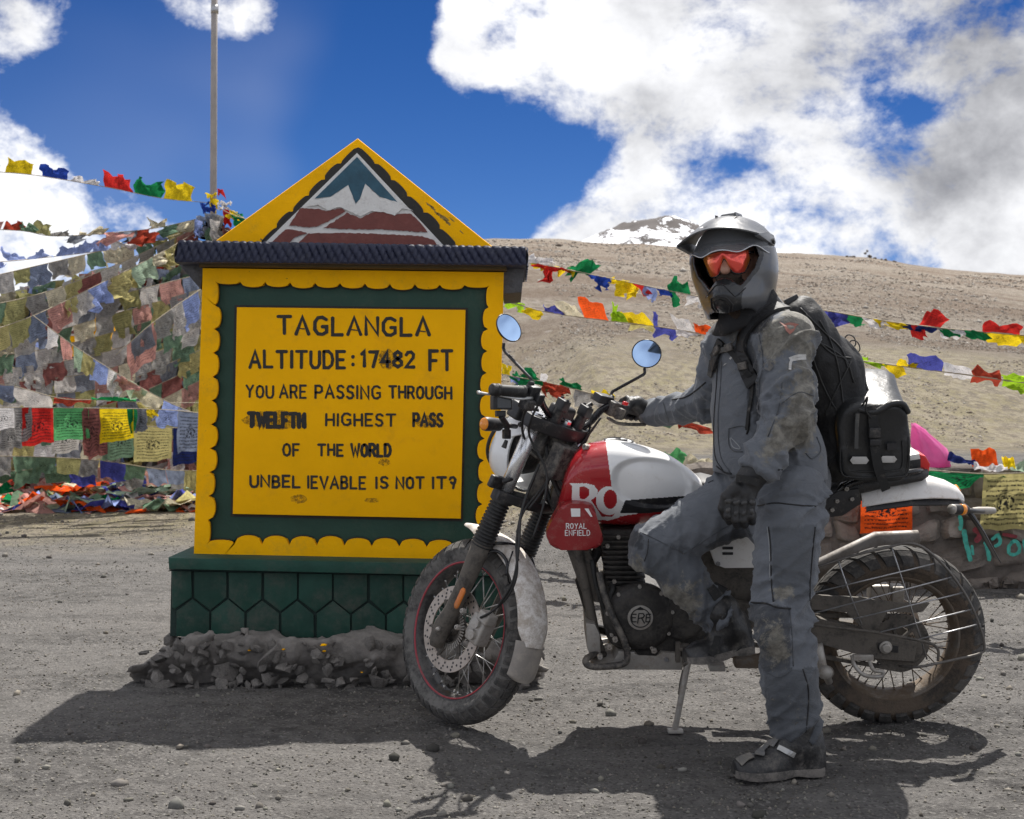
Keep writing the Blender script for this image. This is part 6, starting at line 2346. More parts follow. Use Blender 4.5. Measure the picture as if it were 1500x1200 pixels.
# gear lever, foot peg, side stand
mb = MB()
mb.box(B(993, 955, -.15), BX * .008, BN * .012, BU * .035, .004).box(B(1003, 948, -.15), BX * .015, BN * .01, BU * .012, .004)
mb.tube([B(996, 950, -.16), B(1020, 962, -.2), B(1000, 975, -.21)], .007, 8)
mb.out('gear_linkage', M['muddy_black'], bike, autosmooth=.6)
mb = MB()
mb.box(B(1048, 972, -.21), BX * .026, BN * .05, BU * .010, .003)
mb.tube([B(1035, 955, -.12), B(1046, 965, -.15), B(1048, 970, -.2)], .012, 8)
mb.out('foot_peg', M['alu_dusty'], bike, autosmooth=.6)
mb = MB()
mb.box(B(1096, 968, -.13), BX * .05, BN * .03, BU * .018, .01).tube([B(1060, 955, -.1), B(1110, 965, -.12), B(1140, 945, -.1)], .016, 10)
mb.out('stand_bracket', M['rim_dirty'], bike, autosmooth=.6)
stp = [B(1008, 968, -.13), B(1000, 1010, -.17)]
foot = G(989, 1074)
foot.z = 0.012
mb = MB().tube([stp[0], stp[1], stp[1].lerp(foot, .8), foot + Vector((0, 0, .006))], [.012, .0105, .010, .011], 10)
mb.box(foot + Vector((0, 0, -.004)), (.026, 0, 0), (0, .02, 0), (0, 0, .006), .003)
mb.out('side_stand', M['alu_dusty'], bike, autosmooth=.8)
MB().tube([B(1001, 982, -.14), B(997, 1000, -.155), B(995, 1018, -.17)], .005, 6).out('stand_spring', M['muddy_black'], bike, smooth=True)

# --- front end
nz_ = N_.z
R_F = 0.331
hub_e = 0.038
lo_, hi_ = -1.5, 0.0
for _ in range(50):
 mid_ = (lo_ + hi_) / 2
 c = FP(hub_e, 0, mid_)
 if c.z - R_F * math.sqrt(1 - nz_ ** 2) > 0.002:
  hi_ = mid_
 else:
  lo_ = mid_
FWC = FP(hub_e, 0, lo_)
S_AX = lo_
print('front hub px', project(FWC), 's', S_AX, 'rear hub', project(RW))
tyf, rimf, hubf, w_up, w_fwd, w_ax = wheel(FWC, N_, E_, R_F, 0.243, 0.108, M['tyre_front'], M['rim_black'], 36, 46, 'front', lug_h=0.006)
MB().lathe([(0.2335, -.038), (.2345, -.0405), (.2395, -.0425), (.2385, -.037)], FWC, N_, 96, closed=True, arc=None).out('rim_stripe', M['pinstripe'], rimf, smooth=True)
dd = disc(FWC - N_ * 0.068, N_, 0.108, 0.150, 0.005, 34, M['disc'], bike)
mb = MB()
for k in range(6):
 a = k * math.pi / 3 + .3
 d1 = w_fwd * math.cos(a) + w_up * math.sin(a)
 d2 = w_fwd * math.cos(a + .35) + w_up * math.sin(a + .35)
 mb.tube([FWC - N_ * .066 + d1 * .045, FWC - N_ * .067 + d2 * .112], .008, 6)
mb.lathe([(.046, -.006), (.058, -.006), (.058, .006), (.046, .006)], FWC - N_ * .068, N_, 40, closed=True)
mb.out('disc_carrier', M['muddy_black'], bike)
mb = MB()
for k in range(40):
 a = k * 2 * math.pi / 40
 d1 = w_fwd * math.cos(a) + w_up * math.sin(a)
 mb.box(FWC - N_ * .074 + d1 * .062, d1 * .010, N_ * .001, d1.cross(N_) * .0024)
o = mb.out('sensor_ring', M['alu_dusty'], bike)
o['kind'] = 'stuff'

FLE = 0.032          # fork legs ahead of the steering axis
for n in (-0.103, 0.103):
 sh_ = -1 if n < 0 else 1
 MB().tube([FP(FLE, n, 0.03), FP(FLE, n, -0.29)], .0255, 24).out('fork_stanchion', M['fork_chrome'], bike, smooth=True)
 # rubber gaiter with folds
 prof = []
 s0, s1 = -0.275, -0.455
 for k in range(57):
  t = k / 56
  prof.append((0.030 + 0.0055 * (t) + (0.0050 if k % 4 < 2 else -0.0030), s0 + (s1 - s0) * t))
 MB().lathe([(0.024, s0 + .008)] + [(r, h) for r, h in prof] + [(.03, s1 - .006)], FP(FLE, n, 0), AX_S, 28).out('fork_gaiter', M['rubber'], bike, smooth=True)
 MB().lathe([(.026, s0 + .03), (.040, s0 + .03), (.041, s0 - .012), (.030, s0 - .012)], FP(FLE, n, 0), AX_S, 24).out('gaiter_collar', M['rubber'], bike, autosmooth=.6)
 leg = MB()
 leg.tube([FP(FLE, n, -.44), FP(FLE, n, -.50), FP(FLE, n, -.60), FP(FLE + .006, n, S_AX + .07), FP(FLE + .018, n * .98, S_AX + .01), FP(FLE + .016, n * .98, S_AX - .05), FP(FLE + .012, n * .98, S_AX - .075)],
             [.036, .034, .029, .028, .034, .030, .022], 20)
 lg = leg.out('fork_leg', M['muddy_black'], bike, smooth=True)
 if n < 0:
  a, b = FB(680, 862, n - .036), FB(667, 891, n - .036)
  MB().tube([a, a.lerp(b, .12), a.lerp(b, .88), b], [.007, .013, .013, .007], 10, flat=(N_, .5)).out('orange_reflector', M['amber_dusty'], lg, smooth=True)
  for (x, y) in ((678, 895), (670, 919)):
   MB().bolt(FB(x, y, n - .034), -N_, .010, .008).out('bolt', M['alu_dusty'], lg)
  MB().tube([FB(644, 921, n - .03), FB(640, 922, n - .03)], .008, 8).out('sensor_bolt', M['alu_dusty'], lg, smooth=True)
# axle
MB().tube([FWC - N_ * .12, FWC + N_ * .12], .012, 12).out('front_axle', M['alu_dusty'], bike, smooth=True)
# caliper behind the near leg
cal = MB()
cc = FB(704, 922, -.085)
cal.box(cc, E_ * .036, N_ * .028, AX_S * .050, .010)
cal.box(cc - E_ * .018 + AX_S * .052 - N_ * .01, E_ * .028, N_ * .024, AX_S * .020, .009)
cal.box(cc + E_ * .030 - AX_S * .008, E_ * .02, N_ * .018, AX_S * .034, .008)
cal.tube([cc - N_ * .028 - E_ * .002 + AX_S * .022, cc - N_ * .040 - E_ * .002 + AX_S * .022], .018, 16)
cal.tube([cc - N_ * .028 - E_ * .004 - AX_S * .020, cc - N_ * .040 - E_ * .004 - AX_S * .020], .018, 16)
cal.out('brake_caliper', M['alu_dusty'], bike, autosmooth=.7)

# fender following the tyre
def fender(th0, th1, rad0, w, mat, name, tip=0.0, seg=30, dr=.035):
 rings = []
 for k in range(seg + 1):
  t = k / seg
  th = math.radians(th0 + (th1 - th0) * t)
  d = -w_fwd * math.sin(th) + w_up * math.cos(th)
  ww = w * min(1.0, 0.30 + 3.6 * t if tip else 1.0) * min(1.0, 0.62 + 4.5 * (1 - t))
  rr = rad0 + tip * max(0, 1 - t * 4.5) ** 1.3
  out_, in_ = [], []
  for j in range(15):
   u = -1 + 2 * j / 14
   off = N_ * (ww * math.sin(u * 1.3) / math.sin(1.3)) + d * (rr - dr * abs(u) ** 2.4 * (ww / w))
   out_.append(FWC + off)
   in_.append(FWC + off - d * .004 - N_ * (.004 * u))
  rings.append(out_ + in_[::-1])
 return MB().loft(rings).out(name, mat, bike, autosmooth=.9)


fender(-34, 70, R_F + .034, .066, M['fender_muddy'], 'front_fender', tip=.02)
fender(67, 90, R_F + .026, .062, M['flap'], 'fender_flap')
mb = MB()
for n in (-.08, .08):
 mb.tube(catmull([FP(FLE, n * 1.25, -.50), FP(-.02, n * 1.0, -.45), FP(-.07, n * .8, -.46), FP(-.10, n * .8, -.50)], 5), .006, 8)
mb.tube(catmull([FP(.03, -.10, -.455), FP(.0, -.05, -.425), FP(0, .05, -.425), FP(.03, .10, -.455)], 5), .006, 8)
mb.out('fender_stay', M['black_gloss'], bike, smooth=True)

# triple clamps
def clamp(s, h, name, w_=.03):
 mb = MB()
 outl = []
 for a in range(0, 181, 20):
  outl.append((FLE + .040 * math.sin(math.radians(a)) if 1 else 0, -.103 - .038 * math.cos(math.radians(a - 90)) if 0 else 0))
 pts = [(-.035, -.05), (-.008, -.118), (.012, -.142), (.050, -.142), (.070, -.118), (.066, -.08), (.038, -.055), (.030, 0), (.038, .055), (.066, .08), (.070, .118), (.050, .142), (.012, .142), (-.008, .118), (-.035, .05), (-.050, 0)]
 mb.prism([FP(e, n, s + h / 2) for e, n in pts], [FP(e, n, s - h / 2) for e, n in pts], .004)
 return mb.out(name, M['black_plastic'], bike, autosmooth=.7)


clamp(.012, .046, 'top_clamp')
clamp(-.262, .034, 'lower_clamp')
for n in (-.103, .103):
 MB().lathe([(0, .044), (.014, .044), (.016, .040), (.026, .040), (.026, .030), (0, .03)], FP(FLE, n, 0), AX_S, 24).out('fork_cap', M['chrome'], bike, autosmooth=.6)
MB().lathe([(0, .056), (.012, .056), (.017, .050), (.017, .036), (0, .036)], FP(0, 0, 0), AX_S, 6).out('stem_nut', M['chrome'], bike)
MB().tube([FP(0, 0, -.01), FP(0, 0, -.26)], .030, 20).out('steering_head', M['dusty_black'], bike, smooth=True)
MB().bolt(FB(858, 655, 0), -N_, .012, .008).out('head_bolt', M['alu_dusty'], bike)
plate('head_gusset', [(820, 660), (846, 652), (852, 690), (832, 730), (815, 748), (806, 740)], -.05, .10, M['dusty_black'], .006)
# handlebar
rz = MB()
for n in (-.055, .055):
 rz.tube([FP(0, n, .03), FP(-.004, n, .085)], [.022, .018], 14)
 rz.box(FP(-.006, n, .100), E_ * .022, N_ * .016, AX_S * .020, .005)
 rz.bolt(FP(.010, n, .120), AX_S, .006, .006).bolt(FP(-.022, n, .120), AX_S, .006, .006)
rz.out('bar_riser', M['black_plastic'], bike, autosmooth=.7)
hb = [FB(722, 571, -.385), FB(750, 570, -.315), FB(774, 571, -.245), FB(788, 578, -.185), FB(795, 594, -.135), FB(803, 606, -.085), FB(814, 611, -.05), FB(840, 619, .045), FB(851, 626, .085), FB(865, 618, .125), FB(882, 600, .165), FB(900, 595, .21), FB(925, 600, .29), FB(950, 606, .37)]
HB = hb
MB().tube(catmull(hb, 6), .0125, 14).out('handlebar', M['black_gloss'], bike, smooth=True)
gl = (hb[1] - hb[0]).normalized()
ga, gb = FB(724, 571, -.38), FB(768, 574, -.27)
gp = MB()
gd = (gb - ga).normalized()
prof = [(0, -.012), (.017, -.012), (.020, -.008), (.020, .004), (.0165, .006), (.021, .008), (.021, .018), (.0185, .021)]
L_ = (gb - ga).length
for k in range(24):
 t = k / 23
 prof.append((.0178 + (.0008 if k % 2 else 0), .022 + (L_ - .030) * t))
prof += [(.021, L_ - .006), (.021, L_), (.012, L_)]
gp.lathe(prof, ga, gd, 22).out('grip', M['rubber'], bike, smooth=True)
gc, ge = FB(905, 596, .225), FB(952, 606, .38)
MB().tube([gc, ge], .0178, 18).out('grip', M['rubber'], bike, smooth=True)
# switchgear
sw = MB()
sw.box(FB(779, 574, -.235), gd * .018, AX_S * .022, E_ * .020, .006).box(FB(788, 585, -.22), gd * .013, AX_S * .02, E_ * .016, .006).box(FB(772, 592, -.25), gd * .018, AX_S * .018, E_ * .022, .008)
sw.out('switchgear', M['black_plastic'], bike, autosmooth=.7)
sr = MB()
rd = (ge - gc).normalized()
sr.box(FB(897, 598, .20), rd * .020, AX_S * .026, E_ * .022, .007).box(FB(906, 605, .21), rd * .014, AX_S * .02, E_ * .02, .006)
so = sr.out('switchgear', M['dusty_black'], bike, autosmooth=.7)
MB().box(FB(916, 591, .19), rd * .010, AX_S * .006, E_ * .005, .002).out('kill_switch', M['redlens'], so, autosmooth=.7)
rv = MB().box(FB(883, 584, .17), rd * .030, E_ * .022, AX_S * .015, .005)
rv.tube([FB(866, 592, .14), FB(852, 600, .10)], .009, 10)
rv.out('fluid_reservoir', M['black_plastic'], bike, autosmooth=.7)
# levers
lv = MB().tube(catmull([FB(779, 583, -.24), FB(760, 584, -.29), FB(735, 580, -.34), FB(712, 577, -.40), FB(700, 575, -.43)], 5), [.009, .009, .0085, .008, .0078, .0075, .007, .007, .007, .007, .006, .006, .006, .006, .006, .0065, .007, .0075, .008, .009, .010], 10, flat=(AX_S, .6))
lv.out('clutch_lever', mk('lever_alloy', (0.55, 0.55, 0.54), 0.35, metal=0.7, dust=.15), bike, smooth=True)
MB().tube(catmull([FB(890, 612, .16), FB(905, 620, .21), FB(925, 622, .27), FB(945, 622, .34)], 5), .006, 8).out('brake_lever', M['dusty_black'], bike, smooth=True)
# mirrors
def mirror(cx, cy, n, wx, hy, stem, normal):
 c = FB(cx, cy, n)
 nn = Vector(normal).normalized()
 r = 0.052
 MBo = MB()
 o = MBo.lathe([(0, -.022), (.020, -.020), (.040, -.012), (.051, 0), (.0525, .004), (.050, .006), (.048, .003)], c, nn, 40).out('mirror', M['black_gloss'], bike, smooth=True)
 gm_ = bpy.data.materials.get('mirror_glass') or mk('mirror_glass', (0.42, 0.60, 0.90), 0.03, metal=1.0, var=0.0, dust=0.0)
 MB().lathe([(0, .0042), (.0485, .0042)], c, nn, 40).out('mirror_glass', gm_, o)
 MB().tube(catmull([FB(*q) for q in stem], 6), .0055, 10).out('mirror_stem', M['black_gloss'], bike, smooth=True)
 a, b = FB(*stem[-1]), FB(*stem[-2])
 MB().tube([a, a.lerp(b, .35 * .1 / max(.05, (b - a).length))], .011, 10).out('stem_boot', M['rubber'], bike, smooth=True)


mirror(744.5, 481, -.27, 16, 24, [(738, 503, -.262), (738, 512, -.262), (746, 522, -.258), (773, 550, -.245), (778, 556, -.24), (778, 566, -.238)], (0.60, -0.69, 0.40))
mirror(947, 518.5, .23, 21, 21, [(944, 540, .232), (944, 547, .23), (937, 552, .226), (904, 570, .215), (896, 576, .21), (895, 590, .205)], (-0.02, -0.97, 0.24))

# headlight group
hd_c = FP(.145, 0, -.125)
hl = MB().lathe([(0, -.085), (.030, -.082), (.062, -.060), (.082, -.025), (.088, .015), (.088, .03), (.080, .034)], hd_c, E_, 40)
ho = hl.out('headlight', M['black_plastic'], bike, smooth=True)
MB().lathe([(0, .040), (.05, .038), (.082, .030)], hd_c, E_, 40).out('headlight_glass', mk('headlight_glass', (0.7, 0.72, 0.75), 0.08, var=0.05, coat=1), ho, smooth=True)
# white cowl: a shell round the lamp, open behind
rings = []
for k, (e, rr) in enumerate(((-.045, .112), (-.030, .116), (-.01, .118), (.02, .118), (.05, .112), (.062, .100))):
 ring, inn = [], []
 for j in range(40):
  a = 2 * math.pi * j / 40
  ca, sa = math.cos(a), math.sin(a)
  up_ = (1.18 if sa > 0 else 1.12)
  lim = 1.0
  ee = e + (0.035 * sa if k < 2 else 0.0) + (.03 * (sa < -.2) * k * 0)
  p = hd_c + E_ * ee + N_ * (ca * rr * 0.92) + AX_S * (sa * rr * up_)
  ring.append(p)
 rings.append(ring)
cw = MB().loft(rings, caps=False)
inner = [[p + (hd_c + E_ * ((p - hd_c).dot(E_)) - p) * .06 for p in r] for r in rings]
cw.loft(inner, caps=False)
cw.out('headlight_cowl', M['white_paint'], bike, smooth=True)
rb = MB().lathe([(.104, .055), (.112, .058), (.110, .068), (.100, .066)], hd_c, E_, 40, closed=True)
rb.out('cowl_rim', M['black_plastic'], bike, smooth=True)
br = MB()
for n in (-.105, .105):
 pts = [(733, 613), (790, 612), (788, 632), (764, 636), (742, 640), (728, 655), (724, 640)] if n < 0 else None
 if pts:
  f_ = [FB(x, y, n) for x, y in pts]
  br.prism(f_, [p + N_ * .008 for p in f_], .002)
 else:
  q = [(.02, -.01), (.16, -.0), (.18, -.05), (.10, -.06), (.02, -.05)]
  br.prism([FP(e, n, s) for e, s in q], [FP(e, n + .008, s) for e, s in q], .002)
br.out('cowl_bracket', M['white_paint'], bike, autosmooth=.6)
MB().bolt(FB(762, 622, -.108), -N_, .009, .006).out('bolt', M['dusty_black'], bike)
fly = MB()
q0 = [FB(x, y, -.07) for x, y in [(749, 583), (755, 582), (760, 612), (745, 614)]]
fly.prism(q0, [p + N_ * .16 + E_ * .0 for p in q0], .004)
fly.out('fly_screen', M['white_paint'], bike, autosmooth=.6)
MB().box(FP(.02, -.02, .05), E_ * .022, N_ * .052, AX_S * .045, .018).out('instrument', M['black_plastic'], bike, autosmooth=.8)
MB().box(FB(766, 603, -.10), E_ * .03, N_ * .045, AX_S * .03, .01).out('instrument_housing', M['black_plastic'], bike, autosmooth=.8)
# front indicator (near), its twin, and the small lamp below
a, b = FB(709, 621, -.30), FB(741, 623, -.20)
io = MB().tube([a, a.lerp(b, .1), a.lerp(b, .7), a.lerp(b, .8), b], [.022, .024, .021, .012, .010], 18).out('indicator', M['black_plastic'], bike, autosmooth=.8)
MB().lathe([(0, -.006), (.014, -.005), (.020, -.002), (.022, .003), (.021, .005)], a, (b - a), 20).out('amber_lens', M['amber'], io, smooth=True)
MB().tube([b, FB(756, 625, -.12)], .008, 8).out('indicator_stem', M['black_plastic'], bike, smooth=True)
MB().box(FB(727, 706, -.16), N_ * .028, AX_S * .022, E_ * .012, .008).out('side_lamp', M['black_plastic'], bike, autosmooth=.8)
MB().tube([FB(735, 706, -.15), FB(755, 700, -.10)], .008, 8).out('side_lamp_stem', M['black_plastic'], bike, smooth=True)
# cables and hoses
cb = MB()
for pts, r in (([(790, 590, -.2), (778, 615, -.2), (776, 640, -.16), (800, 690, -.10), (796, 740, -.10), (780, 790, -.11)], .004),
               ([(790, 680, -.10), (768, 735, -.13), (757, 790, -.15), (757, 840, -.15), (745, 872, -.14), (722, 895, -.13), (704, 905, -.12)], .0045),
               ([(784, 695, -.10), (764, 750, -.14), (760, 800, -.16), (752, 850, -.15), (730, 888, -.14)], .0045),
               ([(880, 612, .12), (860, 640, .1), (838, 668, .05), (812, 690, -.02), (794, 720, -.08), (775, 745, -.12)], .004),
               ([(868, 606, .12), (856, 650, .1), (820, 680, 0), (796, 712, -.05), (768, 748, -.1), (757, 780, -.13)], .004),
               ([(775, 585, -.24), (765, 620, -.2), (772, 650, -.1), (800, 680, -.02), (830, 720, .0), (838, 760, .0)], .0045),
               ([(800, 650, -.03), (806, 690, -.02), (818, 720, .02), (830, 745, .03)], .009),
               ([(812, 655, 0), (800, 700, .02), (806, 735, .04), (824, 760, .05)], .008)):
 cb.tube(catmull([FB(*q) for q in pts], 6), r, 8)
o = cb.out('cable', M['rubber'], bike, smooth=True)
o['kind'] = 'stuff'
MB().tube(catmull([FP(-.075, -.06, -.42), FP(-.10, -.075, -.47), FP(-.11, -.05, -.52), FP(-.10, -.02, -.50), FP(-.085, -.03, -.44)], 6), .003, 6).out('fender_clip', M['black_gloss'], bike, smooth=True)
# electrics behind the headlamp, under the clamps
mb = MB()
mb.box(FP(-.06, 0, -.08), E_ * .03, N_ * .05, AX_S * .06, .01).box(FP(.05, -.0, -.06), E_ * .04, N_ * .05, AX_S * .05, .01)
mb.out('wiring_box', M['dusty_black'], bike, autosmooth=.8)
MB().lathe([(0, -.02), (.014, -.02), (.014, .006), (0, .006)], B(842, 690, -.06), BN, 14).out('horn', M['dusty_black'], bike, autosmooth=.6)

# action camera clamped beside the instrument: a thing of its own
ac = thing('action_camera', 'small black action camera mounted beside the left handlebar grip', 'camera', tuple(FB(733, 612, -.30)))
acc = FB(734, 590, -.31)
cx_ = (Vector((1, 0, 0)) * .92 + Vector((0, .39, 0))).normalized()
cy_ = Vector((-cx_.y, cx_.x, 0))
MB().box(acc, cx_ * .033, cy_ * .016, Vector((0, 0, .023)), .004).out('camera_body', M['black_plastic'], ac, autosmooth=.7)
MB().box(acc + cx_ * .004 - cy_ * .0165, cx_ * .024, cy_ * .001, Vector((0, 0, .017)), .0005).out('camera_screen', mk('camera_screen', (0.03, 0.036, 0.045), 0.12, var=0.05), ac)
MB().box(FB(733, 606, -.30), cx_ * .016, cy_ * .010, Vector((0, 0, .010)), .003).tube([FB(734, 610, -.30), FB(742, 622, -.26), FB(744, 640, -.22)], .010, 8).box(FB(742, 636, -.22), cx_ * .012, cy_ * .012, Vector((0, 0, .016)), .004).tube([FB(742, 645, -.22), FB(738, 656, -.22)], [.006, .009], 8).out('mount', M['black_plastic'], ac, autosmooth=.7)

# ------------------------------------------------------------------ black dry bag strapped on the tail
bagm = mk('dry_bag_tarpaulin', (0.016, 0.017, 0.018), 0.40, var=0.15, dust=0.2, dcol=(0.13, 0.13, 0.13), dscale=10, bump=1.1, bscale=16)
bag = thing('luggage_bag', 'glossy black roll top dry bag strapped across the motorcycle tail', 'bag', tuple(B(1285, 700, -.1)))


def luggage():
 base = [(1226, 640), (1228, 610), (1236, 596), (1260, 590), (1300, 588), (1326, 592), (1334, 606), (1337, 640), (1337, 672), (1332, 694), (1318, 702), (1270, 704), (1242, 700), (1228, 686)]
 rings = []
 for (v, grow, top, k) in ((-.315, .80, 0, 0), (-.318, .90, 0, 0), (-.31, .965, 0, 0), (-.28, 1.0, 0, 1), (-.23, 1.0, -8, 1), (-.16, 1.0, -12, 1), (-.08, 1.0, -19, 1), (.0, 1.0, -23, 1), (.08, .99, -23, 1), (.13, .95, -20, 1), (.15, .85, -16, 1)):
  pts = smooth2(base, 5)
  ring = []
  cx, cy = 1283, 648
  for (x, y) in pts:
   w = min(1, max(0, (648 - y) / 42)) ** .7
   yy = y + top * w
   xx = cx + (x - cx) * grow * (1 - 0.10 * w * (-top / 50))
   yy = cy + (yy - cy) * grow
   ring.append(B(xx + (v + .30) * 62, yy, -.30) + BN * (v + .30))
  rings.append(ring)
 mb = MB().loft(rings)
 v = np.array(mb.v)
 for i, p in enumerate(v):
  n = mnoise.fractal(Vector(p) * 6, 1, 2, 4)
  q = mnoise.noise(Vector(p) * 17)
  v[i] += np.array([0.008 * n, -0.010 * n - .003 * q, 0.010 * n + .003 * q])
 mb.v = [tuple(p) for p in v]
 o = mb.out('bag_body', bagm, bag, smooth=True)
 return o


luggage()


def BB(px, py, d=0.0):
 return B(px, py, -.325 - d)


# rolled top, fold and seams
mb = MB().tube(catmull([BB(1236, 606, -.03), BB(1250, 598, -.02), BB(1280, 604, 0), BB(1305, 592, 0), BB(1322, 592, 0), BB(1330, 604, -.02)], 6), [.010] * 31, 10)
mb.out('fold', bagm, bag, smooth=True)
mb = MB()
for pts in ([(1232, 640), (1232, 690), (1250, 699), (1312, 699), (1330, 690), (1331, 640)], [(1240, 646), (1241, 683), (1252, 690), (1308, 690), (1322, 682), (1322, 646)]):
 mb.tube(catmull([BB(x, y, -.012) for x, y in pts], 5), .0035, 6)
mb.out('seam', M['rubber'], bag, smooth=True)
for (x0, x1, y0, y1) in ((1245, 1273, 669, 680), (1289, 1314, 668, 678)):
 pts = [(x0 + 4, y0), (x1 - 4, y0), (x1, (y0 + y1) / 2), (x1 - 4, y1), (x0 + 4, y1), (x0, (y0 + y1) / 2)]
 mb = MB().prism([BB(x, y, .006) for x, y in pts], [BB(x, y, -.012) for x, y in pts], .002)
 mb.out('reflective_patch', mk('reflector_patch', (0.46, 0.45, 0.43), 0.5, var=.08, dust=.3), bag, autosmooth=.6)
mb = MB().prism([BB(x, y, .004) for x, y in [(1299, 650), (1314, 649), (1314, 659), (1300, 660)]], [BB(x, y, -.012) for x, y in [(1299, 650), (1314, 649), (1314, 659), (1300, 660)]])
mb.out('dark_patch', M['black_plastic'], bag)


def strap(name, pts, w, mat, parent, nrm=-BN, th=.003, off=0.0):
 """flat webbing through world points"""
 pts = catmull(pts, 5)
 mb = MB()
 ring = []
 for i, p in enumerate(pts):
  t = (pts[min(i + 1, len(pts) - 1)] - pts[max(0, i - 1)]).normalized()
  sd = t.cross(Vector(nrm)).normalized() * (w / 2)
  nn = Vector(nrm).normalized() * th
  ring.append([p - sd + nn * off, p + sd + nn * off, p + sd + nn, p - sd + nn])
 mb.loft(ring)
 return mb.out(name, mat, parent)


web = mk('black_webbing', (0.018, 0.018, 0.018), 0.85, var=.2, dust=.25, weave=.6)
strap('strap', [BB(1276, 594, -.0), BB(1279, 615, .004), BB(1281, 650, .006), BB(1284, 672, .008), BB(1288, 690, .008), BB(1298, 718, -.01)], .030, web, bag)
MB().box(BB(1281, 634, .012), BX * .018, BN * .006, BU * .016, .003).box(BB(1282, 648, .012), BX * .018, BN * .006, BU * .010, .003).out('buckle', M['black_plastic'], bag, autosmooth=.6)
strap('strap', [BB(1256, 606, .0), BB(1255, 625, .008), BB(1254, 657, .008)], .012, mk('grey_webbing', (.07, .07, .068), .85, dust=.3), bag)
MB().tube(catmull([BB(1262, 596, -.01), BB(1267, 588, .01), BB(1271, 582, .02), BB(1268, 600, .02), BB(1275, 612, .01)], 5), .003, 6).out('lash_cord', M['rubber'], bag, smooth=True)
# ------------------------------------------------------------------ the rider
from mathutils.bvhtree import BVHTree
person = thing('person', 'rider in dusty grey suit and dark helmet standing with one boot on the motorcycle peg', 'person', (float(P(1160, 1130, 4.15).x), 4.15, 0))
FD = Vector((-.78, -.62, 0)).normalized()       # where the chest faces
SD = Vector((.62, -.78, 0)).normalized()        # towards the near shoulder


def cloth(name, base=None, mudcol=(0.235, 0.22, 0.185), rough=0.82, scale=1.0):
 m = bpy.data.materials.new(name)
 m.use_nodes = True
 b = NB(m.node_tree)
 bs = b.n['Principled BSDF']
 at = b.new('ShaderNodeAttribute', attribute_name='Col')
 oc = b.new('ShaderNodeTexCoord').outputs['Object']
 v = b.lin(b.noise(oc, 11, 6, 0.6), 0.25, 0.75, 0.84, 1.15)
 c = b.new('ShaderNodeVectorMath', operation='SCALE')
 b.l.new(at.outputs['Color'], c.inputs[0])
 b.l.new(v, c.inputs['Scale'])
 n1 = b.noise(oc, 24, 9, 0.78, 0.4)
 n2 = b.noise(oc, 70, 5, 0.8)
 s = b.math('ADD', b.math('MULTIPLY', n1, 0.65), b.math('MULTIPLY', n2, 0.35))
 k = b.math('ADD', s, b.math('MULTIPLY', at.outputs['Alpha'], 0.36))
 f1 = b.math('MULTIPLY', b.smooth(k, 0.62, 0.72), 0.9)
 f0 = b.math('MULTIPLY', b.smooth(s, 0.50, 0.72), 0.22)
 f = b.math('MAXIMUM', f1, f0)
 mc = b.mix(b.smooth(b.noise(oc, 30, 6, 0.75), 0.4, 0.6), mudcol, tuple(q * 0.55 for q in mudcol))
 b.l.new(b.mix(f, c.outputs[0], mc), bs.inputs['Base Color'])
 bs.inputs['Roughness'].default_value = rough
 bs.inputs['Sheen Weight'].default_value = 0.15
 bs.inputs['Specular IOR Level'].default_value = 0.3
 bn = b.new('ShaderNodeBump')
 bn.inputs['Strength'].default_value = 0.7
 bn.inputs['Distance'].default_value = 0.010
 b.l.new(b.noise(b.scale(oc, (1, 1, 1.7)), 17, 6, 0.6, 0.8), bn.inputs['Height'])
 bn2 = b.new('ShaderNodeBump')
 bn2.inputs['Strength'].default_value = 0.35
 bn2.inputs['Distance'].default_value = 0.0012
 b.l.new(b.noise(oc, 600, 2, 0.5), bn2.inputs['Height'])
 b.l.new(bn.outputs[0], bn2.inputs['Normal'])
 b.l.new(bn2.outputs[0], bs.inputs['Normal'])
 return m


SUIT = cloth('riding_suit_cloth')
GREY = np.array((0.128, 0.139, 0.157))
LGREY = np.array((0.19, 0.21, 0.235))
DARK = np.array((0.052, 0.056, 0.064))
BLK = np.array((0.016, 0.016, 0.018))


def folds(v, n, segs, amp, seed=0):
 """cloth folds wrapping each limb: segs = (a, b, weight, joint weight at a, joint weight at b)"""
 out = np.zeros(len(v))
 wsum = np.zeros(len(v)) + 1e-6
 for (a, b, w, ja, jb) in segs:
  a, b = np.array(tuple(a)), np.array(tuple(b))
  ab = b - a
  L = np.linalg.norm(ab)
  ax = ab / L
  t = ((v - a) @ ax)
  q = v - a - t[:, None] * ax
  d = np.linalg.norm(q, axis=1)
  near = np.exp(-(np.maximum(d - 0.11, 0) / 0.03) ** 2) * np.exp(-(np.maximum(np.maximum(-t, t - L), 0) / 0.05) ** 2)
  e1 = np.cross(ax, (0.3, 0.2, 0.9))
  e1 /= np.linalg.norm(e1)
  e2 = np.cross(ax, e1)
  p = np.stack([t * 26 + (q @ e1) * 12, (q @ e1) * 7, (q @ e2) * 7], -1)
  r = np.clip(1 - np.abs(fbm(p, 2, seed)) / .22, 0, 1) ** 1.5
  p2 = np.stack([t * 13 - (q @ e2) * 11, (q @ e1) * 4.5, (q @ e2) * 4.5], -1)
  r2 = np.clip(1 - np.abs(fbm(p2, 2, seed + 5)) / .26, 0, 1) ** 1.3
  jw = 0.40 + .8 * ja * np.exp(-(t / 0.10) ** 2) + .8 * jb * np.exp(-((t - L) / 0.10) ** 2)
  out += near * w * jw * (0.42 * r + 0.8 * r2 - .3)
  wsum += near
 return out / np.maximum(wsum, 1) * amp


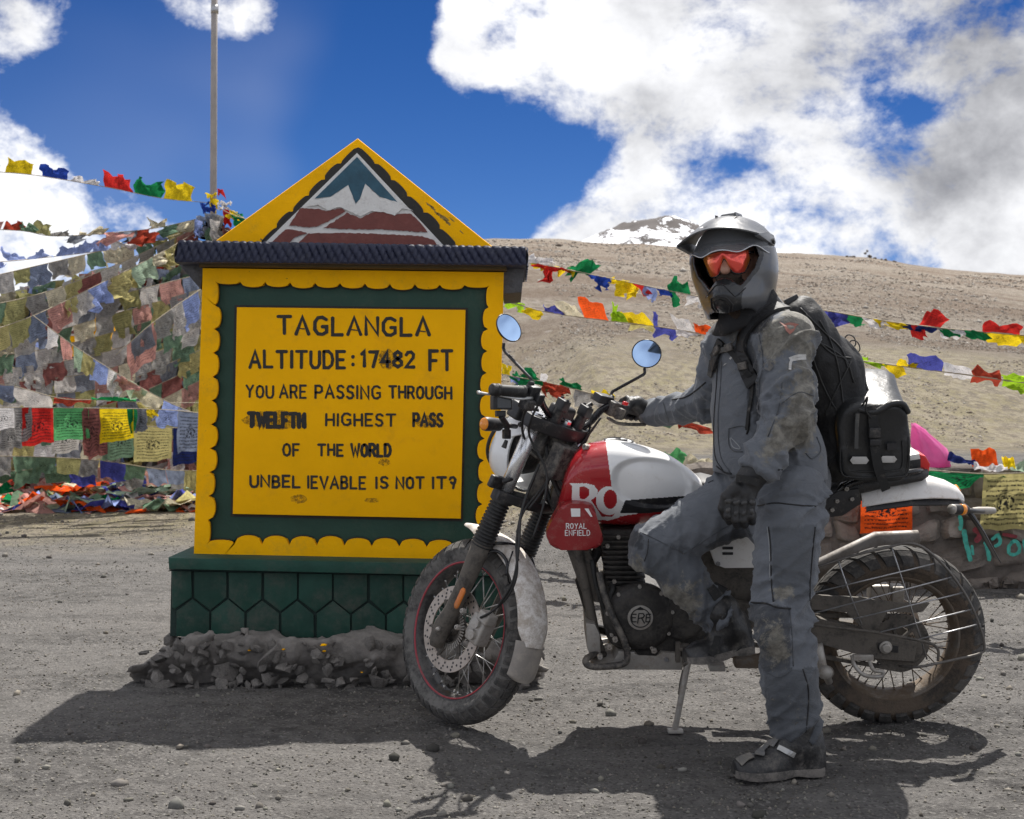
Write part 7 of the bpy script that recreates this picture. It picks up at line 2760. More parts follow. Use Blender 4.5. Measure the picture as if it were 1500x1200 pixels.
def proj_np(v):
 return np.stack([750 + v[:, 0] / v[:, 1] * F, YH - (v[:, 2] - H) / v[:, 1] * F], -1)


def blob(pp, x, y, rx, ry=None, ang=0.0):
 ry = ry or rx
 dx, dy = pp[:, 0] - x, pp[:, 1] - y
 c, s = math.cos(ang), math.sin(ang)
 u, w = dx * c + dy * s, -dx * s + dy * c
 return np.exp(-((u / rx) ** 2 + (w / ry) ** 2))


# joints
J = dict(neck=P(1112, 474, 4.37), rsh=P(1068, 508, 4.49), lsh=P(1148, 506, 4.225), rel=P(1038, 592, 4.64), rwr=P(950, 606, 4.87),
         lel=P(1152, 612, 4.13), lwr=P(1108, 690, 4.10), chest=P(1108, 540, 4.37), waist=P(1116, 630, 4.375), pelv=P(1136, 700, 4.375),
         rhip=P(1104, 722, 4.46), rkn=P(957, 800, 4.45), ran=P(1058, 906, 4.44), lhip=P(1160, 722, 4.26), lkn=P(1145, 905, 4.19), lan=P(1170, 1085, 4.15))


# ---- jacket
def jacket():
 hem0 = P(1120, 699, 4.37).z

 def fn(p):
  d = cone_d(p, P(1112, 520, 4.375), P(1112, 600, 4.375), .160, .172, (FD, .72))
  d = smin(d, cone_d(p, P(1112, 600, 4.375), P(1126, 672, 4.38), .172, .196, (FD, .74)), .03)
  d = smin(d, cone_d(p, P(1126, 672, 4.38), P(1128, 730, 4.38), .196, .204, (FD, .76)), .03)
  d = smin(d, cone_d(p, J['neck'], J['lsh'], .080, .100), .05)
  d = smin(d, cone_d(p, J['neck'], J['rsh'], .080, .088), .05)
  d = smin(d, cone_d(p, P(1108, 455, 4.375), P(1112, 490, 4.375), .080, .095), .03)
  # near arm
  la = cone_d(p, J['lsh'], J['lsh'].lerp(J['lel'], .55), .087, .078)
  la = smin(la, cone_d(p, J['lsh'].lerp(J['lel'], .5), J['lel'], .080, .068), .03)
  la = smin(la, cone_d(p, J['lel'], J['lwr'], .070, .056), .02)
  d = smin(d, la, .018)
  ra = cone_d(p, J['rsh'], J['rel'], .080, .060)
  ra = smin(ra, cone_d(p, J['rel'], J['rwr'], .059, .043), .02)
  d = smin(d, ra, .02)
  # shoulder armour
  d = smin(d, ell_d(p, J['lsh'] + Vector((.015, -.02, .02)), ((1, 0, 0), (0, 1, 0), (0, 0, 1)), (.085, .075, .085)), .02)
  hem = hem0 - p[..., 2] - 0.06 * (p[..., 0] - 0.83)
  d = np.maximum(d, hem)
  # sleeve ends cut square
  for a, b in ((J['lel'], J['lwr']), (J['rel'], J['rwr'])):
   ax = np.array(tuple((b - a).normalized()), dtype=np.float32)
   t = (p - np.array(tuple(b), dtype=np.float32)) @ ax
   near = np.sqrt(((p - np.array(tuple(b), dtype=np.float32)) ** 2).sum(-1)) - .14
   d = np.maximum(d, -np.maximum(near, -(t - 0.006)))
  return d
 v, f = isosurface(fn, (0.36, 3.90, 0.84), (1.10, 5.02, 1.56), 0.0075)
 v = relax(v, f, 1, .4)
 n = vert_normals(v, f)
 segs = [(J['lsh'], J['lel'], 1.0, .3, 1.3), (J['lel'], J['lwr'], 1.0, 1.3, .5), (J['rsh'], J['rel'], 1.0, .6, 1.2), (J['rel'], J['rwr'], .9, 1.0, .5),
   (P(1110, 500, 4.37), P(1128, 690, 4.37), .8, .2, 1.0)]
 dsp = folds(v, n, segs, .030, 3)
 big = fbm(v * 7, 2, 9) * .003 - .003
 v = v + n * (dsp + big)[:, None]
 pp = proj_np(v)
 near = v[:, 1] < 4.5
 c = np.repeat(GREY[None], len(v), 0)
 # darker side and chest panels
 m = inside([(1080, 480), (1100, 470), (1122, 560), (1118, 700), (1180, 700), (1195, 560), (1150, 540), (1110, 560), (1098, 520)], pp[:, 0], pp[:, 1])
 m = inside([(1085, 487), (1096, 480), (1112, 540), (1110, 610), (1096, 600), (1092, 530)], pp[:, 0], pp[:, 1])
 c[m] = DARK
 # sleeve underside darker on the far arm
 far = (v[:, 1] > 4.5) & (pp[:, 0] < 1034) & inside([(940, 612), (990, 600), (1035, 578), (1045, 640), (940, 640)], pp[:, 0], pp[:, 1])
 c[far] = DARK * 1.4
 c[(pp[:, 1] < 488) & (pp[:, 0] < 1128)] = BLK * 1.5
 mud = 0.95 * blob(pp, 1168, 478, 34, 40) + .8 * blob(pp, 1128, 500, 16, 26) + .7 * blob(pp, 1175, 620, 26, 34) + .7 * blob(pp, 1150, 640, 34, 26, -.5) + .5 * blob(pp, 1180, 560, 18, 40) + .35 * blob(pp, 1120, 670, 20, 20) + .25 * blob(pp, 1150, 560, 60, 60) + .25 * blob(pp, 1195, 670, 20, 25)
 mud = np.clip(mud, 0, 1) * (v[:, 1] < 4.45)
 ca = np.concatenate([c, mud[:, None]], 1)
 o = mesh_obj('jacket', v, f, SUIT, person, smooth=True, cols=ca)
 return o, v, f


jk, jv, jf = jacket()


def tree_of(v, f):
 return BVHTree.FromPolygons([Vector(p) for p in v], [tuple(int(i) for i in q) for q in f])


JT = tree_of(jv, jf)


def trousers():
 def fn(p):
  d = cone_d(p, P(1128, 690, 4.38), P(1140, 735, 4.38), .170, .165, (FD, .80))
  seat = ell_d(p, P(1160, 705, 4.44), ((1, 0, 0), (0, 1, 0), (0, 0, 1)), (.13, .13, .12))
  d = smin(d, seat, .04)
  r = cone_d(p, J['rhip'], J['rhip'].lerp(J['rkn'], .5), .112, .098)
  r = smin(r, cone_d(p, J['rhip'].lerp(J['rkn'], .5), J['rkn'], .098, .082), .02)
  sh = cone_d(p, J['rkn'], J['rkn'].lerp(J['ran'], .45), .078, .078)
  sh = smin(sh, cone_d(p, J['rkn'].lerp(J['ran'], .45), J['ran'], .078, .058), .02)
  r = smin(r, sh, .022)
  r = smin(r, ell_d(p, P(948, 806, 4.43), ((1, 0, 0), (0, 1, 0), (0, 0, 1)), (.060, .066, .080)), .012)
  l = cone_d(p, J['lhip'], J['lhip'].lerp(J['lkn'], .5), .112, .100)
  l = smin(l, cone_d(p, J['lhip'].lerp(J['lkn'], .5), J['lkn'], .100, .088), .02)
  l2 = cone_d(p, J['lkn'], J['lkn'].lerp(J['lan'], .5), .088, .086)
  l2 = smin(l2, cone_d(p, J['lkn'].lerp(J['lan'], .5), J['lan'], .090, .070), .02)
  l = smin(l, l2, .02)
  l = smin(l, ell_d(p, P(1138, 920, 4.13), ((1, 0, 0), (0, 1, 0), (0, 0, 1)), (.066, .060, .095)), .012)
  d = smin(d, l, .03)
  d = smin(d, r, .025)
  ax = np.array(tuple((J['ran'] - J['rkn']).normalized()), dtype=np.float32)
  t = (p - np.array(tuple(J['ran']), dtype=np.float32)) @ ax
  near = np.sqrt(((p - np.array(tuple(J['ran']), dtype=np.float32)) ** 2).sum(-1)) - .16
  d = np.maximum(d, -np.maximum(near, -(t - 0.012)))
  return np.maximum(d, 0.115 + 0.10 * (p[..., 0] - .86) * -1 - p[..., 2])
 v, f = isosurface(fn, (0.28, 3.92, 0.05), (1.16, 4.72, 0.99), 0.0078)
 v = relax(v, f, 1, .4)
 n = vert_normals(v, f)
 segs = [(J['lhip'], J['lkn'], .9, .8, 1.2), (J['lkn'], J['lan'], .9, 1.2, 1.0), (J['rhip'], J['rkn'], 1.0, 1.3, .2), (J['rkn'], J['ran'], 1.0, .6, 1.0)]
 dsp = folds(v, n, segs, .028, 13)
 v = v + n * (dsp + fbm(v * 6, 2, 19) * .003 - .004)[:, None]
 pp = proj_np(v)
 x, y = pp[:, 0], pp[:, 1]
 left = v[:, 1] < 4.335
 c = np.repeat(GREY[None] * .98, len(v), 0)
 rl = ~left
 # near leg: lighter front, dark stretch thigh, knee shield, calf
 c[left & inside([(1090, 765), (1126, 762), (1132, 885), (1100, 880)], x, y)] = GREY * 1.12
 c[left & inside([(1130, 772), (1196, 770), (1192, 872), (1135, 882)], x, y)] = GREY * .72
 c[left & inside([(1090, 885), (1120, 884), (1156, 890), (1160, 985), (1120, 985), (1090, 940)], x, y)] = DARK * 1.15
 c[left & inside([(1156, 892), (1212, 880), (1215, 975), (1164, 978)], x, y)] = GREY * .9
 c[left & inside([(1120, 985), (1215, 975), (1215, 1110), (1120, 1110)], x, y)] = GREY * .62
 # far leg: knee cup, shin panels
 c[rl & inside([(925, 775), (938, 780), (950, 800), (946, 812), (918, 800)], x, y)] = DARK * .8
 c[rl & inside([(915, 798), (942, 806), (940, 850), (970, 890), (1040, 895), (1060, 930), (990, 940), (920, 850)], x, y)] = DARK * 1.9
 c[rl & inside([(1030, 803), (1125, 745), (1125, 775), (1060, 805)], x, y)] = DARK
 c[rl & inside([(940, 792), (1010, 800), (1030, 830), (1060, 905), (1000, 900), (950, 850)], x, y)] = GREY * .72
 c[rl & inside([(1034, 812), (1056, 815), (1068, 860), (1060, 868), (1040, 840)], x, y)] = LGREY * 1.2
 mud = .8 * blob(pp, 1148, 868, 22, 12) + .45 * blob(pp, 1128, 920, 30, 40) + .45 * blob(pp, 1140, 960, 30, 30) + .55 * blob(pp, 930, 835, 18, 30) + .6 * blob(pp, 985, 885, 50, 26, .6) + .35 * blob(pp, 1020, 860, 50, 40) + .3 * blob(pp, 1165, 1050, 40, 50) + .55 * blob(pp, 1165, 1100, 50, 12)
 ca = np.concatenate([c, np.clip(mud, 0, 1)[:, None]], 1)
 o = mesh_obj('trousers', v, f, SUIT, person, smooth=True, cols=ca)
 return o, v, f


tr, tv, tf = trousers()
TT = tree_of(tv, tf)
EYE = Vector((0, 0, H))


def on(tree, px, py, lift=.003):
 d = Vector(((px - 750) / F, 1, -(py - YH) / F)).normalized()
 hit, nrm, idx, dist = tree.ray_cast(EYE, d)
 if hit is None:
  return None, None
 if nrm.dot(d) > 0:
  nrm = -nrm
 return hit + nrm * lift, nrm


def seam(tree, pts, r, name, mat, parent, lift=.001, n=5):
 q = []
 for p in catmull([Vector((a, b, 0)) for a, b in pts], n):
  h, _ = on(tree, p.x, p.y, lift)
  if h is not None:
   q.append(h)
 # drop outliers where the ray slips past an edge
 q2 = [q[0]] if q else []
 for p in q[1:]:
  if (p - q2[-1]).length < .06:
   q2.append(p)
 if len(q2) > 1:
  return MB().tube(q2, r, 6).out(name, mat, parent, smooth=True)


def patch(tree, poly, name, mat, parent, lift=.003, n=0):
 """a flat badge laid on the cloth"""
 pts = []
 for a, b in poly:
  h, _ = on(tree, a, b, lift)
  if h is None:
   return None
  pts.append(h)
 c = sum(pts, Vector()) / len(pts)
 mb = MB()
 mb.add([c] + pts, [(0, i + 1, (i + 1) % len(pts) + 1) for i in range(len(pts))])
 return mb.out(name, mat, parent)


def surf_strap(tree, pts, w, mat, parent, name='strap', lift=.004, th=.003, n=4):
 q, nn = [], []
 for p in catmull([Vector((a, b, 0)) for a, b in pts], n):
  h, m_ = on(tree, p.x, p.y, lift)
  if h is None:
   continue
  if q and (h - q[-1]).length > .07:
   continue
  q.append(h)
  nn.append(m_)
 rings = []
 for i, p in enumerate(q):
  t = (q[min(i + 1, len(q) - 1)] - q[max(0, i - 1)]).normalized()
  m_ = (nn[max(0, i - 1)] + nn[i] + nn[min(i + 1, len(q) - 1)]).normalized()
  sd = t.cross(m_).normalized() * (w / 2)
  rings.append([p - sd, p + sd, p + sd + m_ * th, p - sd + m_ * th])
 if len(rings) > 1:
  return MB().loft(rings).out(name, mat, parent)


zipm = mk('zip_tape', (.012, .012, .013), .7, var=.1, dust=.15)
pipem = mk('light_piping', (.30, .31, .32), .7, var=.1, dust=.2)
seamm = mk('suit_seam', (.075, .08, .088), .85, var=.1, dust=.2)
white_print = mk('white_print', (.52, .51, .49), .7, var=.1, dust=.3)
# trousers: zips and seams
seam(TT, [(1126, 772), (1129, 800), (1130, 850), (1133, 882)], .0022, 'zip', zipm, tr)
seam(TT, [(1124, 772), (1127, 800), (1128, 850)], .0016, 'piping', pipem, tr)
seam(TT, [(1194, 772), (1190, 810), (1187, 850), (1186, 880)], .0022, 'zip', zipm, tr)
seam(TT, [(1110, 741), (1135, 737), (1165, 740), (1195, 742)], .0022, 'zip', zipm, tr)
seam(TT, [(1100, 883), (1120, 884), (1140, 890), (1158, 892)], .003, 'seam', zipm, tr)
seam(TT, [(1176, 980), (1184, 1010), (1183, 1050), (1178, 1090)], .0022, 'zip', zipm, tr)
seam(TT, [(1124, 985), (1140, 992), (1156, 984), (1160, 978)], .0017, 'seam', seamm, tr)
seam(TT, [(1157, 893), (1160, 930), (1162, 976)], .0015, 'seam', seamm, tr)
seam(TT, [(1045, 704), (1010, 720), (985, 738), (960, 760), (948, 776)], .0015, 'seam', zipm, tr)
seam(TT, [(938, 780), (960, 790), (1000, 810)], .0016, 'seam', seamm, tr)
seam(TT, [(950, 790), (948, 810), (944, 822)], .0015, 'seam', zipm, tr)
seam(TT, [(1085, 760), (1050, 780), (1020, 800), (1000, 812)], .0016, 'seam', seamm, tr)
# shin straps on the far leg
for a, b in (((1040, 872), (1062, 856)),):
 surf_strap(TT, [a, ((a[0] + b[0]) / 2, (a[1] + b[1]) / 2), b], .045, web, tr, 'shin_strap')
# jacket seams, pocket, prints
seam(JT, [(1052, 512), (1050, 560), (1046, 620), (1048, 668), (1060, 690)], .002, 'zip', zipm, jk)
seam(JT, [(1058, 512), (1056, 560), (1052, 620), (1056, 668), (1070, 692)], .0018, 'seam', seamm, jk)
seam(JT, [(1112, 545), (1112, 590), (1104, 640), (1096, 660)], .0015, 'seam', seamm, jk)
seam(JT, [(1068, 628), (1085, 624), (1098, 628)], .002, 'seam', seamm, jk)
seam(JT, [(1068, 628), (1068, 650), (1074, 660), (1088, 662)], .002, 'seam', seamm, jk)
seam(JT, [(1070, 642), (1074, 655), (1085, 657), (1071, 641)], .0016, 'piping', pipem, jk)
seam(JT, [(1096, 605), (1098, 622), (1094, 636)], .0035, 'zip_pull', zipm, jk)
seam(JT, [(1050, 683), (1062, 692), (1072, 694)], .003, 'seam', zipm, jk)
seam(JT, [(1140, 688), (1165, 690), (1190, 694), (1205, 696)], .003, 'seam', zipm, jk)
seam(JT, [(1196, 640), (1202, 660), (1190, 672), (1180, 664)], .002, 'seam', seamm, jk)
seam(JT, [(1112, 490), (1118, 530), (1112, 560)], .0015, 'seam', seamm, jk)
seam(JT, [(1146, 590), (1170, 575), (1192, 580)], .0015, 'seam', seamm, jk)
seam(JT, [(1125, 640), (1140, 600), (1146, 560)], .0018, 'seam', seamm, jk)
seam(JT, [(985, 586), (1004, 582), (1020, 572), (1034, 560)], .003, 'seam', zipm, jk)
seam(JT, [(972, 590), (976, 606), (980, 620)], .0018, 'seam', seamm, jk)
patch(JT, [(1080, 508), (1086, 502), (1095, 504), (1093, 515), (1086, 518), (1090, 512), (1086, 509)], 'chest_mark', white_print, jk)
patch(JT, [(1060, 536), (1072, 521), (1074, 524), (1063, 534)], 'chest_mark', white_print, jk)
for st in ([(1157, 542), (1158, 531), (1163, 527), (1180, 525)], [(1156, 526), (1166, 522), (1180, 521)]):
 surf_strap(JT, st, .008, white_print, jk, 'sleeve_print', lift=.001, th=.0015, n=5)
patch(JT, [(1119, 533), (1127, 528), (1134, 537), (1128, 544), (1119, 540)], 'arm_badge', mk('grey_badge', (.12, .12, .12), .7, dust=.4), jk)
bm_ = mk('faded_red_badge', (.32, .12, .09), .7, dust=.35)
patch(JT, [(1141, 472), (1148, 476), (1156, 473), (1164, 474), (1170, 476), (1166, 478), (1163, 486), (1157, 490), (1151, 485), (1149, 479)], 'shoulder_emblem', bm_, jk)

# ---- gloves: hand with five fingers
GLV = mk('black_leather_glove', (.013, .013, .014), .45, var=.2, dust=.22, dcol=(.15, .14, .125), dscale=26, bump=.5, bscale=120)
ARM_ = mk('knuckle_armour', (.035, .035, .036), .35, var=.1, dust=.3, dscale=40)


def glove(parts, lo, hi, name='glove'):
 def fn(p):
  d = None
  for q in parts:
   e = cone_d(p, *q[:4], *( [q[4]] if len(q) > 4 and q[4] is not None else []))
   k = q[5] if len(q) > 5 else .006
   d = e if d is None else smin(d, e, k)
  return d
 v, f = isosurface(fn, lo, hi, .0034)
 n = vert_normals(v, f)
 v = v + n * (fbm(v * 60, 2, 3) * .0009)[:, None]
 return mesh_obj(name, v, f, GLV, person, smooth=True)


YG = 4.085
wr = P(1100, 700, 4.10)
parts = [(P(1112, 686, 4.10), wr, .046, .040), (wr, P(1088, 722, YG + .005), .038, .040, (Vector((0, 1, 0)), .62), .015), (P(1076, 722, YG + .005), P(1094, 724, YG + .008), .024, .024, None, .015)]
fx = [(1067, 735, 756, 764, .0122), (1078.5, 737, 762, 769, .0130), (1090, 738, 762, 769, .0128), (1101, 737, 757, 765, .0115)]
for k, (x, y0, y1, y2, r) in enumerate(fx):
 kn = P(x, y0, YG - .012)
 pip = P(x - 1, y1, YG - .016)
 tip = P(x + 1, y2, YG + .018)
 tip2 = P(x + 3, y2 - 12, YG + .040)
 base = P(x * .8 + 1086 * .2, y0 - 14, YG + .002)
 parts += [(base, kn, r * 1.05, r * 1.06, None, .006), (kn, pip, r * 1.02, r * .98, None, .003), (pip, tip, r * .97, r * .92, None, .003), (tip, tip2, r * .9, r * .8, None, .003)]
parts += [(P(1078, 714, YG - .005), P(1063, 728, YG - .010), .020, .0155, None, .008), (P(1063, 728, YG - .010), P(1058, 744, YG - .004), .0148, .0135, None, .004), (P(1058, 744, YG - .004), P(1062, 757, YG + .008), .0132, .0110, None, .004)]
gl_l = glove(parts, (0.60, 3.98, 0.72), (0.80, 4.22, 0.96))
mb = MB()
for k, (x, y0, y1, y2, r) in enumerate(fx):
 vs, fs = stone_mesh(300 + k, 2, .6)
 mb.add([Vector((p[0] * .0125, p[2] * .009 * 1.0, p[1] * .0115)) + P(x, y0 - 1, YG - .024) for p in vs], fs.tolist())
 mb.add([Vector((p[0] * .008, p[2] * .006, p[1] * .012)) + P(x - .5, (y0 + y1) / 2 + 2, YG - .028) for p in vs], fs.tolist())
mb.out('knuckle_guard', ARM_, gl_l, smooth=True)['kind'] = 'stuff'
strap('cuff_strap', [P(1078, 700, YG - .022), P(1092, 702, YG - .036), P(1112, 708, YG - .030)], .022, web, gl_l, nrm=Vector((0, -1, 0)))

# gripping hand: fingers wrap round the far grip
gA, gB = gc, ge
ga_d = (gB - gA).normalized()
upv = Vector((0, 0, 1)) - ga_d * ga_d.z
upv.normalize()
fwv = ga_d.cross(upv)
if fwv.x > 0:
 fwv = -fwv                       # away from the rider, towards the bike's front
hc = gA.lerp(gB, .42)
parts = []
bk_ = -fwv
palm_c = hc + upv * .020 + bk_ * .026
wr2 = J['rwr'] + (J['rwr'] - J['rel']).normalized() * .01
parts.append((J['rwr'] - (J['rwr'] - J['rel']).normalized() * .02, wr2, .036, .034, None, .01))
parts.append((wr2, palm_c, .034, .030, None, .015))
for k in range(4):
 c = hc + ga_d * (-.034 + k * .0225)
 r = (.0118, .0125, .0125, .0112)[k]
 R_ = .017 + r
 pts = []
 for a in (150, 105, 60, 20, -25, -75):
  a = math.radians(a)
  pts.append(c + (fwv * math.cos(a) + upv * math.sin(a)) * (R_ + (.006 if a > 1.5 else 0)))
 parts.append((palm_c + ga_d * (-.030 + k * .020), pts[0], .018, r * 1.1, None, .010))
 for i in range(5):
  parts.append((pts[i], pts[i + 1], r * (1.08 - .05 * i), r * (1.03 - .05 * i), None, .003))
# thumb goes round underneath
c = hc - ga_d * .055
th = [palm_c - ga_d * .03, c + bk_ * .032 - upv * .004, c + bk_ * .014 - upv * .030, c + fwv * .012 - upv * .032]
for i in range(3):
 parts.append((th[i], th[i + 1], (.018, .0145, .013)[i], (.0145, .013, .0115)[i], None, .006))
allp = [p for q in parts for p in q[:2]]
lo = [min(p[i] for p in allp) - .05 for i in range(3)]
hi = [max(p[i] for p in allp) + .05 for i in range(3)]
glove(parts, lo, hi)

# ---- boots
BOOT = mk('dusty_black_boot', (.018, .018, .019), .36, var=.25, dust=.36, dcol=(.17, .155, .135), dscale=22, bump=.5, bscale=70)
SOLE = mk('boot_sole', (.07, .066, .062), .8, var=.2, dust=.8, dcol=(.21, .19, .17), dscale=20, bump=.6)


def boot(heel, toe, ankle, shaft, up, w=.048):
 heel, toe = Vector(heel), Vector(toe)
 d = (toe - heel)
 L = d.length
 d = d.normalized()
 up = (up - d * up.dot(d)).normalized()
 sd = d.cross(up)
 o3 = (d, sd, up)

 def prof(t):      # half width of the sole
  return w * (0.72 + .28 * ss(t, .0, .12)) * (1 - .16 * np.exp(-((t - .38) / .15) ** 2)) * np.sqrt(np.clip(1 - np.clip((t - .74) / .29, 0, 1) ** 2.2, 0, 1)) + 0 * t

 def fn(p):
  q = p - np.array(tuple(heel), dtype=np.float32)
  t = (q @ np.array(tuple(d), dtype=np.float32)) / L
  s = q @ np.array(tuple(sd), dtype=np.float32)
  u = q @ np.array(tuple(up), dtype=np.float32)
  hgt = .135 - .062 * ss(t, .34, .72) - .012 * ss(t, .78, 1.0)
  hw = np.maximum(prof(np.clip(t, 0, 1)) * 1.0, .004)
  k = ((s / hw) ** 2 + (np.clip(u - .02, 0, None) / (hgt - .02)) ** 2.2)
  body = (np.sqrt(np.maximum(k, 0)) - 1) * .04
  body = np.maximum(body, .012 - u)
  body = np.maximum(body, np.maximum(-t, t - 1) * L)
  leg = cone_d(p, heel + d * (L * .26) + up * .08, ankle, .052, .054)
  leg = smin(leg, cone_d(p, ankle, shaft, .056, .062), .02)
  x = smin(body, leg, .022)
  return np.maximum(x, .012 - u)
 pts = [heel, toe, ankle, shaft]
 lo = [min(p[i] for p in pts) - .11 for i in range(3)]
 hi = [max(p[i] for p in pts) + .11 for i in range(3)]
 v, f = isosurface(fn, lo, hi, .0055)
 v = relax(v, f, 2, .5)
 n = vert_normals(v, f)
 v = v + n * (fbm(v * 22, 3, 8) * .0028)[:, None]
 o = mesh_obj('boot', v, f, BOOT, person, smooth=True)
 # sole with a heel block
 top, mid, bot = [], [], []
 N_s = 40
 for k in range(N_s):
  a = k / N_s
  if a < .5:
   t, s_ = a * 2, 1
  else:
   t, s_ = (1 - a) * 2, -1
  hw = float(prof(np.array(t))) * 1.06
  tt = t * 1.03 - .015
  lift = .010 * max(0, (t - .72) / .28) ** 2
  arch = .006 * math.exp(-((t - .36) / .08) ** 2)
  top.append(heel + d * (L * tt) + sd * (s_ * hw) + up * (.026 + lift * .5))
  mid.append(heel + d * (L * tt) + sd * (s_ * hw * 1.02) + up * (.013 + lift))
  bot.append(heel + d * (L * tt) + sd * (s_ * hw * .98) + up * (.001 + lift + arch))
 MB().loft([top, mid, bot]).out('sole', SOLE, o, autosmooth=.8)
 T = tree_of(v, f)
 return o, T, (heel, d, sd, up, L)


fY = 4.125
b1, BT1, fr1 = boot(Vector((P(1203, 1100, fY + .03).x, fY + .035, .004)), Vector((P(1074, 1100, fY - .03).x, fY - .045, .004)), P(1166, 1085, 4.145), P(1168, 1062, 4.148), Vector((0, 0, 1)), .052)
heel2 = P(1100, 955, 4.47) - Vector((0, 0, .0))
toe2 = P(1006, 976, 4.40)
b2, BT2, fr2 = boot(heel2, toe2, P(1066, 920, 4.445), P(1056, 896, 4.44), Vector((-.12, .05, 1)), .056)
STR = mk('boot_strap_grey', (.13, .13, .128), .5, var=.2, dust=.4)
surf_strap(BT1, [(1112, 1108), (1118, 1096), (1128, 1088), (1138, 1090)], .030, STR, b1, 'instep_strap')
surf_strap(BT1, [(1140, 1096), (1150, 1100), (1164, 1106)], .016, mk('buckle_alloy', (.45, .45, .44), .3, metal=.6, dust=.2), b1, 'buckle')
surf_strap(BT1, [(1082, 1118), (1092, 1112), (1102, 1108)], .030, mk('scuffed_toe', (.12, .115, .105), .6, dust=.5), b1, 'toe_patch')
surf_strap(BT2, [(1040, 960), (1048, 946), (1052, 932)], .022, web, b2, 'ankle_strap')
seam(BT2, [(1046, 962), (1070, 958), (1090, 946)], .002, 'seam', zipm, b2)

# ---- head and helmet
HC = P(1074, 388, 4.33)
HF = Vector((-.40, -.91, -.04)).normalized()
HU = Vector((-.11, .02, 1))
HU = (HU - HF * HU.dot(HF)).normalized()
HS = HF.cross(HU)
if HS.x < 0:
 HS = -HS


def HP(s, f, u):
 return HC + HS * s + HF * f + HU * u


def frame(p):
 q = p - np.array(tuple(HC), dtype=np.float32)
 return [q @ np.array(tuple(a), dtype=np.float32) for a in (HS, HF, HU)]


def poly_sdf(poly, x, y):
 d = np.full(x.shape, 1e9, dtype=np.float32)
 n = len(poly)
 for i in range(n):
  ax, ay = poly[i]
  bx, by = poly[(i + 1) % n]
  ex, ey = bx - ax, by - ay
  wx, wy = x - ax, y - ay
  t = np.clip((wx * ex + wy * ey) / (ex * ex + ey * ey), 0, 1)
  d = np.minimum(d, (wx - ex * t) ** 2 + (wy - ey * t) ** 2)
 d = np.sqrt(d)
 return np.where(inside(poly, x, y), -d, d)


OPEN = [(-.100, .015), (-.096, .046), (-.060, .056), (0, .052), (.060, .050), (.098, .042), (.104, .010), (.090, -.028), (.068, -.054), (.048, -.078), (.024, -.056), (.010, -.050), (-.010, -.050), (-.024, -.056), (-.046, -.080), (-.066, -.054), (-.088, -.028)]


def helmet():
 def outer(s, f, u):
  k = np.sqrt((s / .127) ** 2 + ((f + .012) / .152) ** 2 + (u / .146) ** 2)
  cr = (k - 1) * .115
  # lower shell, tapering to the neck
  k2 = np.sqrt((s / .118) ** 2 + ((f + .01) / .128) ** 2)
  lo_ = np.maximum((k2 - 1) * .105 + np.clip(-.03 - u, 0, 1) * .10, np.abs(u + .07) - .092)
  d = smin(cr, lo_, .05)
  # chin bar: wedge pushed forward
  q = (-u - .085)
  wch = .088 - .30 * np.clip(f - .08, 0, .2)
  ch = np.sqrt((s / np.maximum(wch, .03)) ** 2 + ((f - .070) / .118) ** 2 + ((q - .026 + (f - .07) * .10) / .070) ** 2)
  d = smin(d, (ch - 1) * .062, .028)
  return d

 def fn(p):
  s, f, u = frame(p)
  d = outer(s, f, u)
  cav = np.sqrt((s / .103) ** 2 + ((f - .0) / .126) ** 2 + ((u + .0) / .122) ** 2)
  cav = (cav - 1) * .10
  low = np.sqrt((s / .080) ** 2 + ((f - .03) / .112) ** 2)
  low = np.maximum((low - 1) * .08, np.maximum(u - .02, -u - .20))
  cav = smin(cav, low, .02)
  op = np.maximum(poly_sdf(OPEN, s, u), -(f - .012))
  d = np.maximum(d, -cav)
  d = np.maximum(d, -op)
  return d
 lo = [HC[i] - .25 for i in range(3)]
 hi = [HC[i] + .25 for i in range(3)]
 v, f = isosurface(fn, lo, hi, .0038)
 v = relax(v, f, 2, .5)
 s, ff, u = frame(v.astype(np.float32))
 od = outer(s, ff, u)
 c = np.where((od < -.010)[:, None], np.array([[.012, .012, .013]]), np.array([[.105, .108, .115]]))
 edge = (od > -.010) & (poly_sdf(OPEN, s, u) < .013) & (ff > 0)
 c[edge] = (.03, .03, .032)
 # the mask part of the chin bar is darker than the shell
 ch = (od > -.01) & (ff > .05) & inside([(-.060, -.08), (-.026, -.046), (.026, -.046), (.06, -.08), (.034, -.19), (-.034, -.19)], s, u)
 c[ch] = (.026, .027, .029)
 m = mk('helmet_shell', (0, 0, 0), .30, metal=.35, coat=.3, var=.08, vscale=10, attr='Col', dust=.18, dcol=(.17, .16, .15), dscale=16, spec=.45)
 return mesh_obj('helmet', v, f, m, person, smooth=True, cols=c), v, f


hel, hv, hf_ = helmet()
HT = tree_of(hv, hf_)
